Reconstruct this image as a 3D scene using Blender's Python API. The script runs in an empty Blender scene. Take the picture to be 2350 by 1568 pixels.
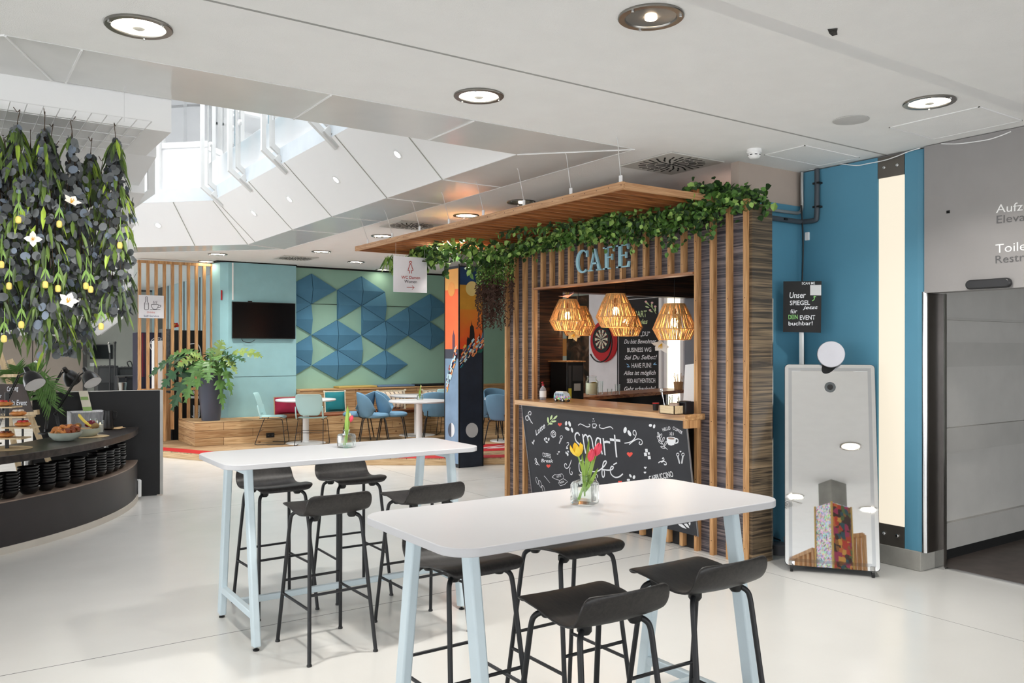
import bpy, math, random
from mathutils import Vector, Matrix, Quaternion
random.seed(7)
scene = bpy.context.scene
COL = scene.collection

# ---------------- camera, sky, exposure ----------------
F = 1924.0; CX = 1175.0; HY = 800.0; H = 1.7          # focal length in px, principal column, horizon row, eye height
CA = 1924 / math.hypot(1320, 1924); SA = 1320 / math.hypot(1320, 1924)
cam_data = bpy.data.cameras.new('camera'); cam = bpy.data.objects.new('camera', cam_data); COL.objects.link(cam)
cam_data.sensor_width = 36; cam_data.lens = F / 2350 * 36; cam_data.shift_y = 16 / 2350
cam_data.clip_start = 0.05; cam_data.clip_end = 200
cam.location = (0, 0, H); cam.rotation_euler = (math.pi / 2, 0, -math.atan2(SA, CA))
scene.camera = cam
scene.view_settings.view_transform = 'Standard'; scene.view_settings.look = 'None'
scene.view_settings.gamma = 1; scene.view_settings.use_curve_mapping = False
scene.view_settings.exposure = 0.93
world = bpy.data.worlds.new('world'); scene.world = world; world.use_nodes = True
bg = world.node_tree.nodes['Background']; bg.inputs[0].default_value = (0.95, 0.975, 1.0, 1); bg.inputs[1].default_value = 2.2

def area(name, loc, rot, sx, sy, power, col=(1, 1, 1)):
    l = bpy.data.lights.new(name, 'AREA'); l.shape = 'RECTANGLE'; l.size = sx; l.size_y = sy; l.energy = power; l.color = col
    o = bpy.data.objects.new(name, l); COL.objects.link(o); o.location = loc; o.rotation_euler = rot
    o['kind'] = 'structure'
    return o

# ---------------- geometry of the photograph: a pixel's ray meets a real plane ----------------
def ray(px, py):
    x = (px - CX) / F
    return Vector((CA * x + SA, -SA * x + CA, (HY - py) / F))
def pz(px, py, z):
    r = ray(px, py); t = (z - H) / r.z; return Vector((r.x * t, r.y * t, z))
def pX(px, py, X):
    r = ray(px, py); t = X / r.x; return Vector((X, r.y * t, H + r.z * t))
def pY(px, py, Y):
    r = ray(px, py); t = Y / r.y; return Vector((r.x * t, Y, H + r.z * t))

# ---------------- materials ----------------
def lin(c):
    return tuple(((v / 255) / 12.92 if v / 255 <= 0.04045 else ((v / 255 + 0.055) / 1.055) ** 2.4) for v in c) + (1,)
MATS = {}
def base(name):
    m = bpy.data.materials.new(name); m.use_nodes = True
    return m, m.node_tree, m.node_tree.nodes['Principled BSDF']
def nd(nt, typ, **kw):
    n = nt.nodes.new(typ)
    for k, v in kw.items(): setattr(n, k, v)
    return n
def coords(nt, scale=(1, 1, 1)):
    tc = nd(nt, 'ShaderNodeTexCoord'); mp = nd(nt, 'ShaderNodeMapping'); mp.inputs['Scale'].default_value = scale
    nt.links.new(tc.outputs['Object'], mp.inputs['Vector']); return mp.outputs['Vector']
def mat(name, c, rough=0.5, metal=0.0, bump=0.0, bscale=60, var=0.04, vscale=5, spec=0.5, coat=0.0, trans=0.0, ior=1.45, sss=0):
    if name in MATS: return MATS[name]
    m, nt, b = base(name); L = nt.links
    v = coords(nt)
    n = nd(nt, 'ShaderNodeTexNoise'); n.inputs['Scale'].default_value = vscale; n.inputs['Detail'].default_value = 4
    L.new(v, n.inputs['Vector'])
    r = nd(nt, 'ShaderNodeValToRGB'); col = lin(c)
    r.color_ramp.elements[0].position = 0.3; r.color_ramp.elements[1].position = 0.7
    r.color_ramp.elements[0].color = tuple(max(0, x * (1 - var)) for x in col[:3]) + (1,)
    r.color_ramp.elements[1].color = tuple(min(1, x * (1 + var)) for x in col[:3]) + (1,)
    L.new(n.outputs['Fac'], r.inputs['Fac']); L.new(r.outputs['Color'], b.inputs['Base Color'])
    b.inputs['Roughness'].default_value = rough; b.inputs['Metallic'].default_value = metal
    b.inputs['Specular IOR Level'].default_value = spec; b.inputs['Coat Weight'].default_value = coat
    b.inputs['Transmission Weight'].default_value = trans; b.inputs['IOR'].default_value = ior
    if bump:
        n2 = nd(nt, 'ShaderNodeTexNoise'); n2.inputs['Scale'].default_value = bscale; n2.inputs['Detail'].default_value = 3
        L.new(v, n2.inputs['Vector'])
        bp = nd(nt, 'ShaderNodeBump'); bp.inputs['Strength'].default_value = bump; bp.inputs['Distance'].default_value = 0.01
        L.new(n2.outputs['Fac'], bp.inputs['Height']); L.new(bp.outputs['Normal'], b.inputs['Normal'])
    MATS[name] = m; return m
def emit(name, c, s):
    if name in MATS: return MATS[name]
    m, nt, b = base(name)
    b.inputs['Base Color'].default_value = lin(c); b.inputs['Emission Color'].default_value = lin(c); b.inputs['Emission Strength'].default_value = s
    MATS[name] = m; return m
def wood(name, c1, c2, grain, fine=3.0, rough=0.45, pos=(0.35, 0.65), planks=None, dist=1.5, knots=False, coat=0):
    """grain: scale vector of a stretched noise; planks: (axis swizzle, width, height) for board joints"""
    m, nt, b = base(name); L = nt.links
    v = coords(nt, grain)
    n = nd(nt, 'ShaderNodeTexNoise'); n.inputs['Scale'].default_value = fine; n.inputs['Detail'].default_value = 5
    n.inputs['Distortion'].default_value = dist; L.new(v, n.inputs['Vector'])
    r = nd(nt, 'ShaderNodeValToRGB'); r.color_ramp.elements[0].position = pos[0]; r.color_ramp.elements[1].position = pos[1]
    r.color_ramp.elements[0].color = lin(c1); r.color_ramp.elements[1].color = lin(c2)
    L.new(n.outputs['Fac'], r.inputs['Fac']); out = r.outputs['Color']
    if planks:
        sw, pw, ph = planks
        tc = nd(nt, 'ShaderNodeTexCoord'); sp = nd(nt, 'ShaderNodeSeparateXYZ'); cb = nd(nt, 'ShaderNodeCombineXYZ')
        L.new(tc.outputs['Object'], sp.inputs[0])
        L.new(sp.outputs[sw[0]], cb.inputs[0]); L.new(sp.outputs[sw[1]], cb.inputs[1])
        br = nd(nt, 'ShaderNodeTexBrick'); L.new(cb.outputs[0], br.inputs['Vector'])
        br.inputs['Scale'].default_value = 1; br.inputs['Brick Width'].default_value = pw; br.inputs['Row Height'].default_value = ph
        br.inputs['Mortar Size'].default_value = 0.0035; br.inputs['Mortar Smooth'].default_value = 0.3
        br.inputs['Color1'].default_value = (1, 1, 1, 1); br.inputs['Color2'].default_value = (0.66, 0.60, 0.54, 1)
        br.inputs['Mortar'].default_value = (0.12, 0.08, 0.05, 1); br.offset = 0.37
        mx = nd(nt, 'ShaderNodeMix', data_type='RGBA', blend_type='MULTIPLY'); mx.inputs[0].default_value = 1
        L.new(out, mx.inputs[6]); L.new(br.outputs['Color'], mx.inputs[7]); out = mx.outputs[2]
    if knots:
        vo = nd(nt, 'ShaderNodeTexVoronoi'); vo.inputs['Scale'].default_value = 4.5; tc2 = coords(nt, (1, 1, 1.6)); L.new(tc2, vo.inputs['Vector'])
        rr = nd(nt, 'ShaderNodeValToRGB'); rr.color_ramp.elements[0].position = 0.06; rr.color_ramp.elements[1].position = 0.13
        rr.color_ramp.elements[0].color = (0.22, 0.12, 0.06, 1); rr.color_ramp.elements[1].color = (1, 1, 1, 1)
        L.new(vo.outputs['Distance'], rr.inputs['Fac'])
        mx = nd(nt, 'ShaderNodeMix', data_type='RGBA', blend_type='MULTIPLY'); mx.inputs[0].default_value = 0.9
        L.new(out, mx.inputs[6]); L.new(rr.outputs['Color'], mx.inputs[7]); out = mx.outputs[2]
    L.new(out, b.inputs['Base Color']); b.inputs['Roughness'].default_value = rough; b.inputs['Coat Weight'].default_value = coat
    MATS[name] = m; return m

def thin_glass(name, tint=(250, 252, 252), gloss=0.9):
    if name in MATS: return MATS[name]
    m = bpy.data.materials.new(name); m.use_nodes = True; nt = m.node_tree; nt.nodes.clear()
    out = nd(nt, 'ShaderNodeOutputMaterial'); mx = nd(nt, 'ShaderNodeMixShader'); tr = nd(nt, 'ShaderNodeBsdfTransparent'); gl = nd(nt, 'ShaderNodeBsdfGlossy'); lw = nd(nt, 'ShaderNodeLayerWeight')
    tr.inputs['Color'].default_value = lin(tint); gl.inputs['Roughness'].default_value = 0.03; gl.inputs['Color'].default_value = (1, 1, 1, 1); lw.inputs['Blend'].default_value = 0.25
    n = nd(nt, 'ShaderNodeTexNoise'); n.inputs['Scale'].default_value = 9; nt.links.new(coords(nt), n.inputs['Vector']); bp = nd(nt, 'ShaderNodeBump'); bp.inputs['Strength'].default_value = 0.08
    nt.links.new(n.outputs['Fac'], bp.inputs['Height']); nt.links.new(bp.outputs['Normal'], gl.inputs['Normal'])
    ml = nd(nt, 'ShaderNodeMath', operation='MULTIPLY'); nt.links.new(lw.outputs['Fresnel'], ml.inputs[0]); ml.inputs[1].default_value = gloss
    nt.links.new(ml.outputs[0], mx.inputs[0]); nt.links.new(tr.outputs[0], mx.inputs[1]); nt.links.new(gl.outputs[0], mx.inputs[2]); nt.links.new(mx.outputs[0], out.inputs['Surface'])
    MATS[name] = m; return m

def floor_mat():
    m, nt, b = base('epoxy_floor'); L = nt.links
    tc = nd(nt, 'ShaderNodeTexCoord'); sp = nd(nt, 'ShaderNodeSeparateXYZ'); L.new(tc.outputs['Object'], sp.inputs[0])
    n = nd(nt, 'ShaderNodeTexNoise'); n.inputs['Scale'].default_value = 0.9; n.inputs['Detail'].default_value = 6; L.new(tc.outputs['Object'], n.inputs['Vector'])
    r = nd(nt, 'ShaderNodeValToRGB'); r.color_ramp.elements[0].color = lin((211, 210, 206)); r.color_ramp.elements[1].color = lin((224, 223, 220))
    L.new(n.outputs['Fac'], r.inputs['Fac'])
    def line(out, pos, w):
        a = nd(nt, 'ShaderNodeMath', operation='SUBTRACT'); L.new(out, a.inputs[0]); a.inputs[1].default_value = pos
        c = nd(nt, 'ShaderNodeMath', operation='ABSOLUTE'); L.new(a.outputs[0], c.inputs[0])
        d = nd(nt, 'ShaderNodeMath', operation='LESS_THAN'); L.new(c.outputs[0], d.inputs[0]); d.inputs[1].default_value = w
        return d.outputs[0]
    f = line(sp.outputs[1], 5.087, 0.004)
    for o, p in ((sp.outputs[1], 9.2), (sp.outputs[0], 5.2), (sp.outputs[1], 1.6)):
        g = line(o, p, 0.0025); mxx = nd(nt, 'ShaderNodeMath', operation='MAXIMUM'); L.new(f, mxx.inputs[0]); L.new(g, mxx.inputs[1]); f = mxx.outputs[0]
    mx = nd(nt, 'ShaderNodeMix', data_type='RGBA'); L.new(f, mx.inputs[0]); L.new(r.outputs['Color'], mx.inputs[6]); mx.inputs[7].default_value = lin((120, 120, 118))
    L.new(mx.outputs[2], b.inputs['Base Color'])
    n2 = nd(nt, 'ShaderNodeTexNoise'); n2.inputs['Scale'].default_value = 3; n2.inputs['Detail'].default_value = 5; L.new(tc.outputs['Object'], n2.inputs['Vector'])
    mr = nd(nt, 'ShaderNodeMapRange'); mr.inputs['To Min'].default_value = 0.12; mr.inputs['To Max'].default_value = 0.3; L.new(n2.outputs['Fac'], mr.inputs['Value']); L.new(mr.outputs[0], b.inputs['Roughness'])
    bp = nd(nt, 'ShaderNodeBump'); bp.inputs['Strength'].default_value = 0.06; bp.inputs['Distance'].default_value = 0.02
    L.new(n2.outputs['Fac'], bp.inputs['Height']); L.new(bp.outputs['Normal'], b.inputs['Normal'])
    return m

# ---------------- mesh building ----------------
ORG = {}
class MB:
    def __init__(s): s.v = []; s.f = []; s.mi = []; s.cur = 0
    def add(s, vs, fs):
        o = len(s.v); s.v += [tuple(p) for p in vs]
        for f in fs: s.f.append([i + o for i in f]); s.mi.append(s.cur)
        return s
    def box(s, x0, x1, y0, y1, z0, z1):
        return s.add([(x0, y0, z0), (x1, y0, z0), (x1, y1, z0), (x0, y1, z0), (x0, y0, z1), (x1, y0, z1), (x1, y1, z1), (x0, y1, z1)],
                     [(0, 3, 2, 1), (4, 5, 6, 7), (0, 1, 5, 4), (1, 2, 6, 5), (2, 3, 7, 6), (3, 0, 4, 7)])
    def beam(s, a, b, w, h, up=(0, 0, 1)):
        a = Vector(a); b = Vector(b); d = (b - a).normalized(); up = Vector(up)
        if abs(d.dot(up)) > 0.98: up = Vector((1, 0, 0))
        r = d.cross(up).normalized() * (w / 2); u = r.cross(d).normalized() * (h / 2)
        vs = [p + q for p in (a, b) for q in (-r - u, r - u, r + u, -r + u)]
        return s.add(vs, [(0, 3, 2, 1), (4, 5, 6, 7), (0, 1, 5, 4), (1, 2, 6, 5), (2, 3, 7, 6), (3, 0, 4, 7)])
    def prism(s, poly, z0, z1):
        n = len(poly)
        vs = [(p[0], p[1], z0) for p in poly] + [(p[0], p[1], z1) for p in poly]
        return s.add(vs, [tuple(reversed(range(n))), tuple(range(n, 2 * n))] + [(i, (i + 1) % n, n + (i + 1) % n, n + i) for i in range(n)])
    def extr(s, pts, vec):
        n = len(pts); vec = Vector(vec); pts = [Vector(p) for p in pts]
        vs = pts + [p + vec for p in pts]
        return s.add(vs, [tuple(reversed(range(n))), tuple(range(n, 2 * n))] + [(i, (i + 1) % n, n + (i + 1) % n, n + i) for i in range(n)])
    def tube(s, pts, r, seg=8, caps=True, r2=None):
        pts = [Vector(p) for p in pts]; n = len(pts); rings = []
        t = (pts[1] - pts[0]).normalized(); a = Vector((0, 0, 1)) if abs(t.z) < 0.9 else Vector((1, 0, 0))
        u = t.cross(a).normalized()
        for i, p in enumerate(pts):
            t = (pts[min(i + 1, n - 1)] - pts[max(i - 1, 0)]).normalized()
            u = (u - t * u.dot(t)).normalized(); w = t.cross(u)
            rr = r if r2 is None else r + (r2 - r) * i / (n - 1)
            rings.append([p + (u * math.cos(k * 2 * math.pi / seg) + w * math.sin(k * 2 * math.pi / seg)) * rr for k in range(seg)])
        vs = [q for ring in rings for q in ring]; fs = []
        for i in range(n - 1):
            for k in range(seg):
                k2 = (k + 1) % seg; fs.append((i * seg + k, i * seg + k2, (i + 1) * seg + k2, (i + 1) * seg + k))
        if caps: fs += [tuple(reversed(range(seg))), tuple(range((n - 1) * seg, n * seg))]
        return s.add(vs, fs)
    def lathe(s, prof, c=(0, 0, 0), seg=24, axis=None, sx=1, sy=1):
        c = Vector(c); vs = []; fs = []; n = len(prof)
        if axis is None: q = Quaternion()
        else: q = Vector((0, 0, 1)).rotation_difference(Vector(axis).normalized())
        for (r, z) in prof:
            for k in range(seg):
                a = 2 * math.pi * k / seg; vs.append(c + q @ Vector((r * math.cos(a) * sx, r * math.sin(a) * sy, z)))
        for i in range(n - 1):
            for k in range(seg):
                k2 = (k + 1) % seg; fs.append((i * seg + k, i * seg + k2, (i + 1) * seg + k2, (i + 1) * seg + k))
        if prof[0][0] > 1e-5: fs.append(tuple(reversed(range(seg))))
        if prof[-1][0] > 1e-5: fs.append(tuple(range((n - 1) * seg, n * seg)))
        return s.add(vs, fs)
    def ball(s, c, r, seg=12, sx=1, sy=1, sz=1, axis=None):
        k = 7; prof = [(max(1e-6, r * math.sin(math.pi * i / k)), -r * sz * math.cos(math.pi * i / k)) for i in range(k + 1)]
        return s.lathe(prof, c, seg, axis, sx, sy)
    def leaf(s, p, d, nrm, L, W, fold=0.15):
        p = Vector(p); d = Vector(d).normalized(); r = d.cross(Vector(nrm)); r = r.normalized() if r.length > 1e-4 else Vector((1, 0, 0)); u = r.cross(d)
        pts = [p, p + d * L * .3 + r * W * .42 + u * fold * W, p + d * L * .65 + r * W * .36 + u * fold * W, p + d * L,
               p + d * L * .65 - r * W * .36 + u * fold * W, p + d * L * .3 - r * W * .42 + u * fold * W, p + d * L * .5]
        return s.add(pts, [(0, 1, 6), (1, 2, 6), (2, 3, 6), (3, 4, 6), (4, 5, 6), (5, 0, 6)])
    def disc(s, p, nrm, r, seg=8, e=1.0):
        q = Vector((0, 0, 1)).rotation_difference(Vector(nrm).normalized()); p = Vector(p)
        return s.add([p + q @ Vector((r * math.cos(2 * math.pi * k / seg), r * e * math.sin(2 * math.pi * k / seg), 0)) for k in range(seg)], [tuple(range(seg))])
    def build(s, name, m, parent=None, smooth=True, kind=None, label=None, bevel=0, local=False, cat=None, group=None, sub=0):
        me = bpy.data.meshes.new(name)
        o3 = Vector((0, 0, 0)) if (parent is None or local) else ORG[parent.name]
        me.from_pydata([(x - o3.x, y - o3.y, z - o3.z) for x, y, z in s.v], [], s.f)
        for mm in (m if isinstance(m, (list, tuple)) else [m]): me.materials.append(mm)
        me.polygons.foreach_set('material_index', s.mi)
        if smooth:
            me.polygons.foreach_set('use_smooth', [True] * len(s.f)); me.set_sharp_from_angle(angle=math.radians(38))
        me.update()
        o = bpy.data.objects.new(name, me); COL.objects.link(o)
        ORG[o.name] = o3
        if parent is not None: o.parent = parent
        if kind: o['kind'] = kind
        if label: o['label'] = label
        if cat: o['category'] = cat
        if group: o['group'] = group
        if bevel:
            b = o.modifiers.new('bevel', 'BEVEL'); b.width = bevel; b.segments = 2; b.limit_method = 'ANGLE'; b.angle_limit = math.radians(40)
        if sub:
            b = o.modifiers.new('sub', 'SUBSURF'); b.levels = sub; b.render_levels = sub
        return o
def root(name, label, cat, loc=(0, 0, 0), group=None, rz=0):
    o = bpy.data.objects.new(name, None); COL.objects.link(o); o.location = loc; o.rotation_euler = (0, 0, rz)
    o.empty_display_size = 0.1; o['label'] = label; o['category'] = cat
    if group: o['group'] = group
    ORG[o.name] = Vector(loc); return o
def struct(name, mb, m, smooth=False, bevel=0): return mb.build(name, m, None, smooth, kind='structure', bevel=bevel)
def kids(o): return [c for c in COL.objects if c.parent == o]
def dup(o, loc, rz=0, label=None, scale=None, parent=None, _top=True):
    c = o.copy(); COL.objects.link(c)
    if parent: c.parent = parent
    if _top:
        c.location = loc; c.rotation_euler = (0, 0, rz)
        if scale: c.scale = scale
        if label: c['label'] = label
    for k in o.children: dup(k, None, parent=c, _top=False)
    return c
def rrect(x0, x1, y0, y1, r, seg=8):
    pts = []
    for cx, cy, a0 in ((x1 - r, y0 + r, -90), (x1 - r, y1 - r, 0), (x0 + r, y1 - r, 90), (x0 + r, y0 + r, 180)):
        for k in range(seg + 1):
            a = math.radians(a0 + 90 * k / seg); pts.append((cx + r * math.cos(a), cy + r * math.sin(a)))
    return pts
def smooth_path(P, n=8):
    P = [Vector(p) for p in P]; out = []
    for i in range(len(P) - 1):
        p0 = P[max(i - 1, 0)]; p1 = P[i]; p2 = P[i + 1]; p3 = P[min(i + 2, len(P) - 1)]
        for k in range(n):
            t = k / n
            out.append(0.5 * ((2 * p1) + (p2 - p0) * t + (2 * p0 - 5 * p1 + 4 * p2 - p3) * t * t + (3 * p1 - p0 - 3 * p2 + p3) * t ** 3))
    out.append(P[-1]); return out

# a flat surface that carries writing: pixels in a measured crop meet its plane
class Face:
    def __init__(s, P, n, ox=0, oy=0, sc=1.0):
        s.P = Vector(P); s.n = Vector(n).normalized(); s.ox, s.oy, s.sc = ox, oy, sc; s.thin = 1.0
    def at(s, x, y, lift=0.002):
        r = ray(s.ox + x / s.sc, s.oy + y / s.sc); t = (s.P - Vector((0, 0, H))).dot(s.n) / r.dot(s.n)
        return Vector((0, 0, H)) + r * t + s.n * lift
    def ribbon(s, mb, pts, w, n=6, lift=0.002, closed=False):
        P = smooth_path([s.at(x, y, lift) for x, y in pts], n) if n > 1 else [s.at(x, y, lift) for x, y in pts]
        vs = []; m = len(P)
        for i, p in enumerate(P):
            t = P[min(i + 1, m - 1)] - P[max(i - 1, 0)]
            t = t.normalized() if t.length > 1e-7 else Vector((0, 1, 0)); r = t.cross(s.n).normalized() * (w * s.thin / 2); vs += [p - r, p + r]
        mb.add(vs, [(2 * i, 2 * i + 1, 2 * i + 3, 2 * i + 2) for i in range(m - 1)])
    def fill(s, mb, pts, lift=0.002):
        mb.add([s.at(x, y, lift) for x, y in pts], [tuple(range(len(pts)))])
    def ell(s, mb, cx, cy, a, b, rot=0, lift=0.002, seg=14, ring=0):
        c, q = math.cos(math.radians(rot)), math.sin(math.radians(rot)); pts = []
        for k in range(seg):
            t = 2 * math.pi * k / seg; u, v = a * math.cos(t), b * math.sin(t); pts.append((cx + u * c - v * q, cy + u * q + v * c))
        if ring: s.ribbon(mb, pts + pts[:2], ring, 1, lift)
        else: s.fill(mb, pts, lift)
    def heart(s, mb, cx, cy, r, lift=0.002):
        pts = []
        for k in range(20):
            t = 2 * math.pi * k / 20
            pts.append((cx + r * math.sin(t) ** 3, cy - r / 16 * (13 * math.cos(t) - 5 * math.cos(2 * t) - 2 * math.cos(3 * t) - math.cos(4 * t))))
        s.fill(mb, pts, lift)
    def text(s, st, a, b, cap, parent, m, shear=0.0, lift=0.002, up=None, name='lettering', arc=0.0, thick=0.0, offset=0.012):
        """baseline from crop pixel a to b (b None: natural width), cap height in crop pixels"""
        cu = bpy.data.curves.new(name, 'FONT'); cu.body = st; cu.size = 1; cu.shear = shear; cu.resolution_u = 3; cu.offset = offset; cu.extrude = thick
        o = bpy.data.objects.new(name, cu); COL.objects.link(o)
        me = bpy.data.meshes.new_from_object(o); bpy.data.objects.remove(o); bpy.data.curves.remove(cu)
        if not me.vertices: return
        xs = [v.co.x for v in me.vertices]; x0, x1 = min(xs), max(xs)
        A = s.at(a[0], a[1], lift); U = s.at(a[0], a[1] - cap, lift) - A; ch = U.length
        U = Vector(up).normalized() if up else U.normalized()
        if b: D = s.at(b[0], b[1], lift) - A; wid = D.length; D.normalize()
        else: D = U.cross(s.n).normalized(); wid = (x1 - x0) * ch / 0.70
        U2 = s.n.cross(D).normalized()
        if U2.dot(U) < 0: U2 = -U2
        sx = wid / (x1 - x0); sy = ch / 0.70; o3 = ORG[parent.name]
        for v in me.vertices:
            q = (v.co.x - x0) / (x1 - x0)
            v.co = A + D * ((v.co.x - x0) * sx) + U2 * (v.co.y * sy + arc * 4 * q * (1 - q)) + s.n * v.co.z - o3
        me.materials.append(m)
        o = bpy.data.objects.new(name, me); COL.objects.link(o); o.parent = parent; ORG[o.name] = o3
        return o
# ---------------- common materials ----------------
CZ = 3.23
M_ceil = mat('ceiling_plaster', (247, 247, 246), 0.9, bump=0.25, bscale=160, var=0.015)
M_ring = mat('gloss_panel', (222, 222, 220), 0.16, var=0.02, bump=0.02, bscale=2)
M_white = mat('white_panel', (244, 244, 244), 0.5, var=0.01)
M_whitem = mat('white_steel', (232, 232, 231), 0.35, var=0.01)
M_teal = mat('teal_paint', (150, 194, 200), 0.65, bump=0.05, var=0.04)
M_green = mat('green_paint', (150, 190, 172), 0.75, bump=0.05, var=0.06, vscale=1.5)
M_blue = mat('blue_paint', (88, 146, 172), 0.5, bump=0.03, var=0.04, vscale=2)
M_grey = mat('grey_wall', (172, 172, 164), 0.8, var=0.03)
M_taupe = mat('taupe_door', (150, 138, 128), 0.6, var=0.03)
M_fascia = mat('grey_lacquer', (150, 147, 146), 0.4, var=0.03, bump=0.02)
M_steel = mat('brushed_steel', (150, 148, 144), 0.3, 1.0, var=0.08, bump=0.03, bscale=200)
M_darksteel = mat('dark_steel', (82, 76, 72), 0.35, 0.9, var=0.1)
M_chrome = mat('chrome', (205, 205, 205), 0.12, 1.0)
M_black = mat('black_plastic', (22, 22, 23), 0.4)
M_blackm = mat('black_matt', (28, 28, 30), 0.7)
M_stone = mat('concrete', (150, 148, 142), 0.85, bump=0.3, bscale=40, var=0.12)
M_beige = mat('beige_wall', (188, 172, 160), 0.85)
M_dark = mat('dark_void', (10, 10, 11), 0.8)
M_carpet = mat('dark_vinyl', (82, 74, 70), 0.5, var=0.2, vscale=9)
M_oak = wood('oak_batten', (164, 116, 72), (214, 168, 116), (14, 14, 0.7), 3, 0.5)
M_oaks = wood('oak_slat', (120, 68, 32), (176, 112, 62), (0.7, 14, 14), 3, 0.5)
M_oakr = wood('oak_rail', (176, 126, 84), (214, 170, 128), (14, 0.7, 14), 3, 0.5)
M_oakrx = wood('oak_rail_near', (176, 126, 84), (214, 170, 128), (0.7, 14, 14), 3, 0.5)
M_zebY = wood('zebrano_front_bluish_sheen', (58, 57, 66), (140, 128, 128), (0.5, 0.5, 26), 3.2, 0.35, (0.42, 0.68), dist=0.6)  # brown wood greyed: bluish reflected light is put into its colour
M_pine = wood('reclaimed_pine', (182, 140, 94), (228, 196, 150), (0.7, 0.7, 14), 2.2, 0.7, planks=((0, 2), 1.3, 0.126), knots=True)
M_piney = wood('reclaimed_pine_end', (182, 140, 94), (228, 196, 150), (0.7, 0.7, 14), 2.2, 0.7, planks=((1, 2), 1.1, 0.126), knots=True)
M_deck = wood('deck_boards', (158, 126, 90), (206, 178, 140), (0.8, 9, 9), 2.2, 0.6, planks=((0, 1), 1.5, 0.14))
M_glass = thin_glass('clear_glass', (251, 253, 252), .8)
M_red = mat('red_paint', (190, 26, 34), 0.5, var=0.05)

# ---------------- room shell ----------------
mb = MB(); mb.add([(-14, -12, 0), (14, -12, 0), (14, 26, 0), (-14, 26, 0)], [(0, 1, 2, 3)])
struct('floor', mb, floor_mat())

outer = [(0.275, 4.77), (4.41, 4.77), (4.41, 12.61), (2.0, 15.02), (-1.2, 15.02), (-3.6, 12.62), (-3.6, 8.64)]
def inset(poly, d):
    n = len(poly); out = []
    for i in range(n):
        a, b, c = Vector(poly[i - 1]), Vector(poly[i]), Vector(poly[(i + 1) % n])
        e1 = (b - a).normalized(); e2 = (c - b).normalized(); n1 = Vector((-e1.y, e1.x)); n2 = Vector((-e2.y, e2.x))
        k = (n1 + n2) / (1 + n1.dot(n2)); out.append((b.x + k.x * d, b.y + k.y * d))
    return out
inner = inset(outer, 0.645); top_i = inset(inner, 0.56)
# ceiling: rectangle with the atrium cut out, as quads from the hole to the rim
mb = MB(); n = len(outer)
rim = [(0.275, -12), (14, -12), (14, 26), (2.0, 26), (-1.2, 26), (-14, 26), (-14, -12)]
vs = [(p[0], p[1], CZ) for p in outer] + [(p[0], p[1], CZ) for p in rim]
fs = [(i, (i + 1) % n, n + (i + 1) % n, n + i) for i in range(n)]
mb.add(vs, fs); mb.add([(x, y, CZ + 0.3) for x, y, z in vs], [tuple(reversed(f)) for f in fs])
struct('ceiling', mb, M_ceil)
# shadow joints in the plaster
mb = MB(); mb.box(-4, 6.2, 3.782, 3.80, CZ - 0.001, CZ + 0.01); struct('trim_9', mb, mat('joint_grey', (168, 168, 166), 0.9))
# glossy panel ring around the atrium
mb = MB()
for i in range(n):
    a, b, c, d = outer[i], outer[(i + 1) % n], inner[(i + 1) % n], inner[i]
    mb.extr([(*a, CZ - 0.004), (*b, CZ - 0.004), (*c, CZ - 0.004), (*d, CZ - 0.004)], (0, 0, 0.03))
struct('trim_1', mb, M_ring)
mb = MB()
for x in (-0.75, 0.61, 1.955, 2.965): mb.box(x - 0.005, x + 0.005, 4.775, 5.415, CZ - 0.010, CZ - 0.004)
for y in (6.6, 7.73, 9.18, 10.48): mb.box(3.77, 4.405, y - 0.006, y + 0.006, CZ - 0.008, CZ - 0.004)
for i in range(n): mb.beam((*outer[i], CZ - 0.006), (*inner[i], CZ - 0.006), 0.012, 0.006)
for i in range(1, n):
    a, b = outer[i], outer[(i + 1) % n]; mb.beam((*a, CZ - 0.003), (*b, CZ - 0.003), 0.012, 0.008)
struct('trim_2', mb, M_white)
# sloping soffit of the gallery, fascia band and parapet
mb = MB()
for i in range(n):
    a, b, c, d = inner[i], inner[(i + 1) % n], top_i[(i + 1) % n], top_i[i]
    mb.add([(*a, CZ), (*b, CZ), (*c, CZ + 0.555), (*d, CZ + 0.555)], [(0, 1, 2, 3)])
struct('trim_3', mb, mat('soffit_white', (252, 252, 252), 0.5, var=0.003))
mb = MB()
def soff(u, i):  # seam across the sloping soffit
    a, b, c, d = (Vector((*inner[i], CZ)), Vector((*inner[(i + 1) % n], CZ)), Vector((*top_i[(i + 1) % n], CZ + .555)), Vector((*top_i[i], CZ + .555)))
    e = (b - a).normalized(); p = a + e * u; nn = Vector((-e.y, e.x, 0)) * 0.56 + Vector((0, 0, 0.555))
    mb.beam(p + Vector((0, 0, -0.003)), p + nn + Vector((0, 0, -0.003)), 0.009, 0.008)
for y in (6.6, 7.73, 9.18, 10.48, 12.0): soff(y - inner[1][1], 1)
for u in (0.85,): soff(u, 2)
for i in (1, 2, 3): mb.beam((*inner[i], CZ), (*top_i[i], CZ + .555), 0.012, 0.012)
struct('trim_4', mb, mat('seam_grey', (170, 170, 160), 0.8))
band = inset(top_i, 0.0); par = inset(top_i, -0.12)
mb = MB()
for i in range(n):
    a, b = top_i[i], top_i[(i + 1) % n]
    mb.add([(*a, CZ + .555), (*b, CZ + .555), (*b, CZ + .74), (*a, CZ + .74)], [(0, 1, 2, 3)])
    c, d = par[(i + 1) % n], par[i]
    mb.add([(*a, CZ + .74), (*b, CZ + .74), (*c, CZ + .74), (*d, CZ + .74)], [(0, 1, 2, 3)])
struct('trim_5', mb, mat('pale_blue_band', (214, 222, 228), 0.5))
mb = MB()
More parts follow.
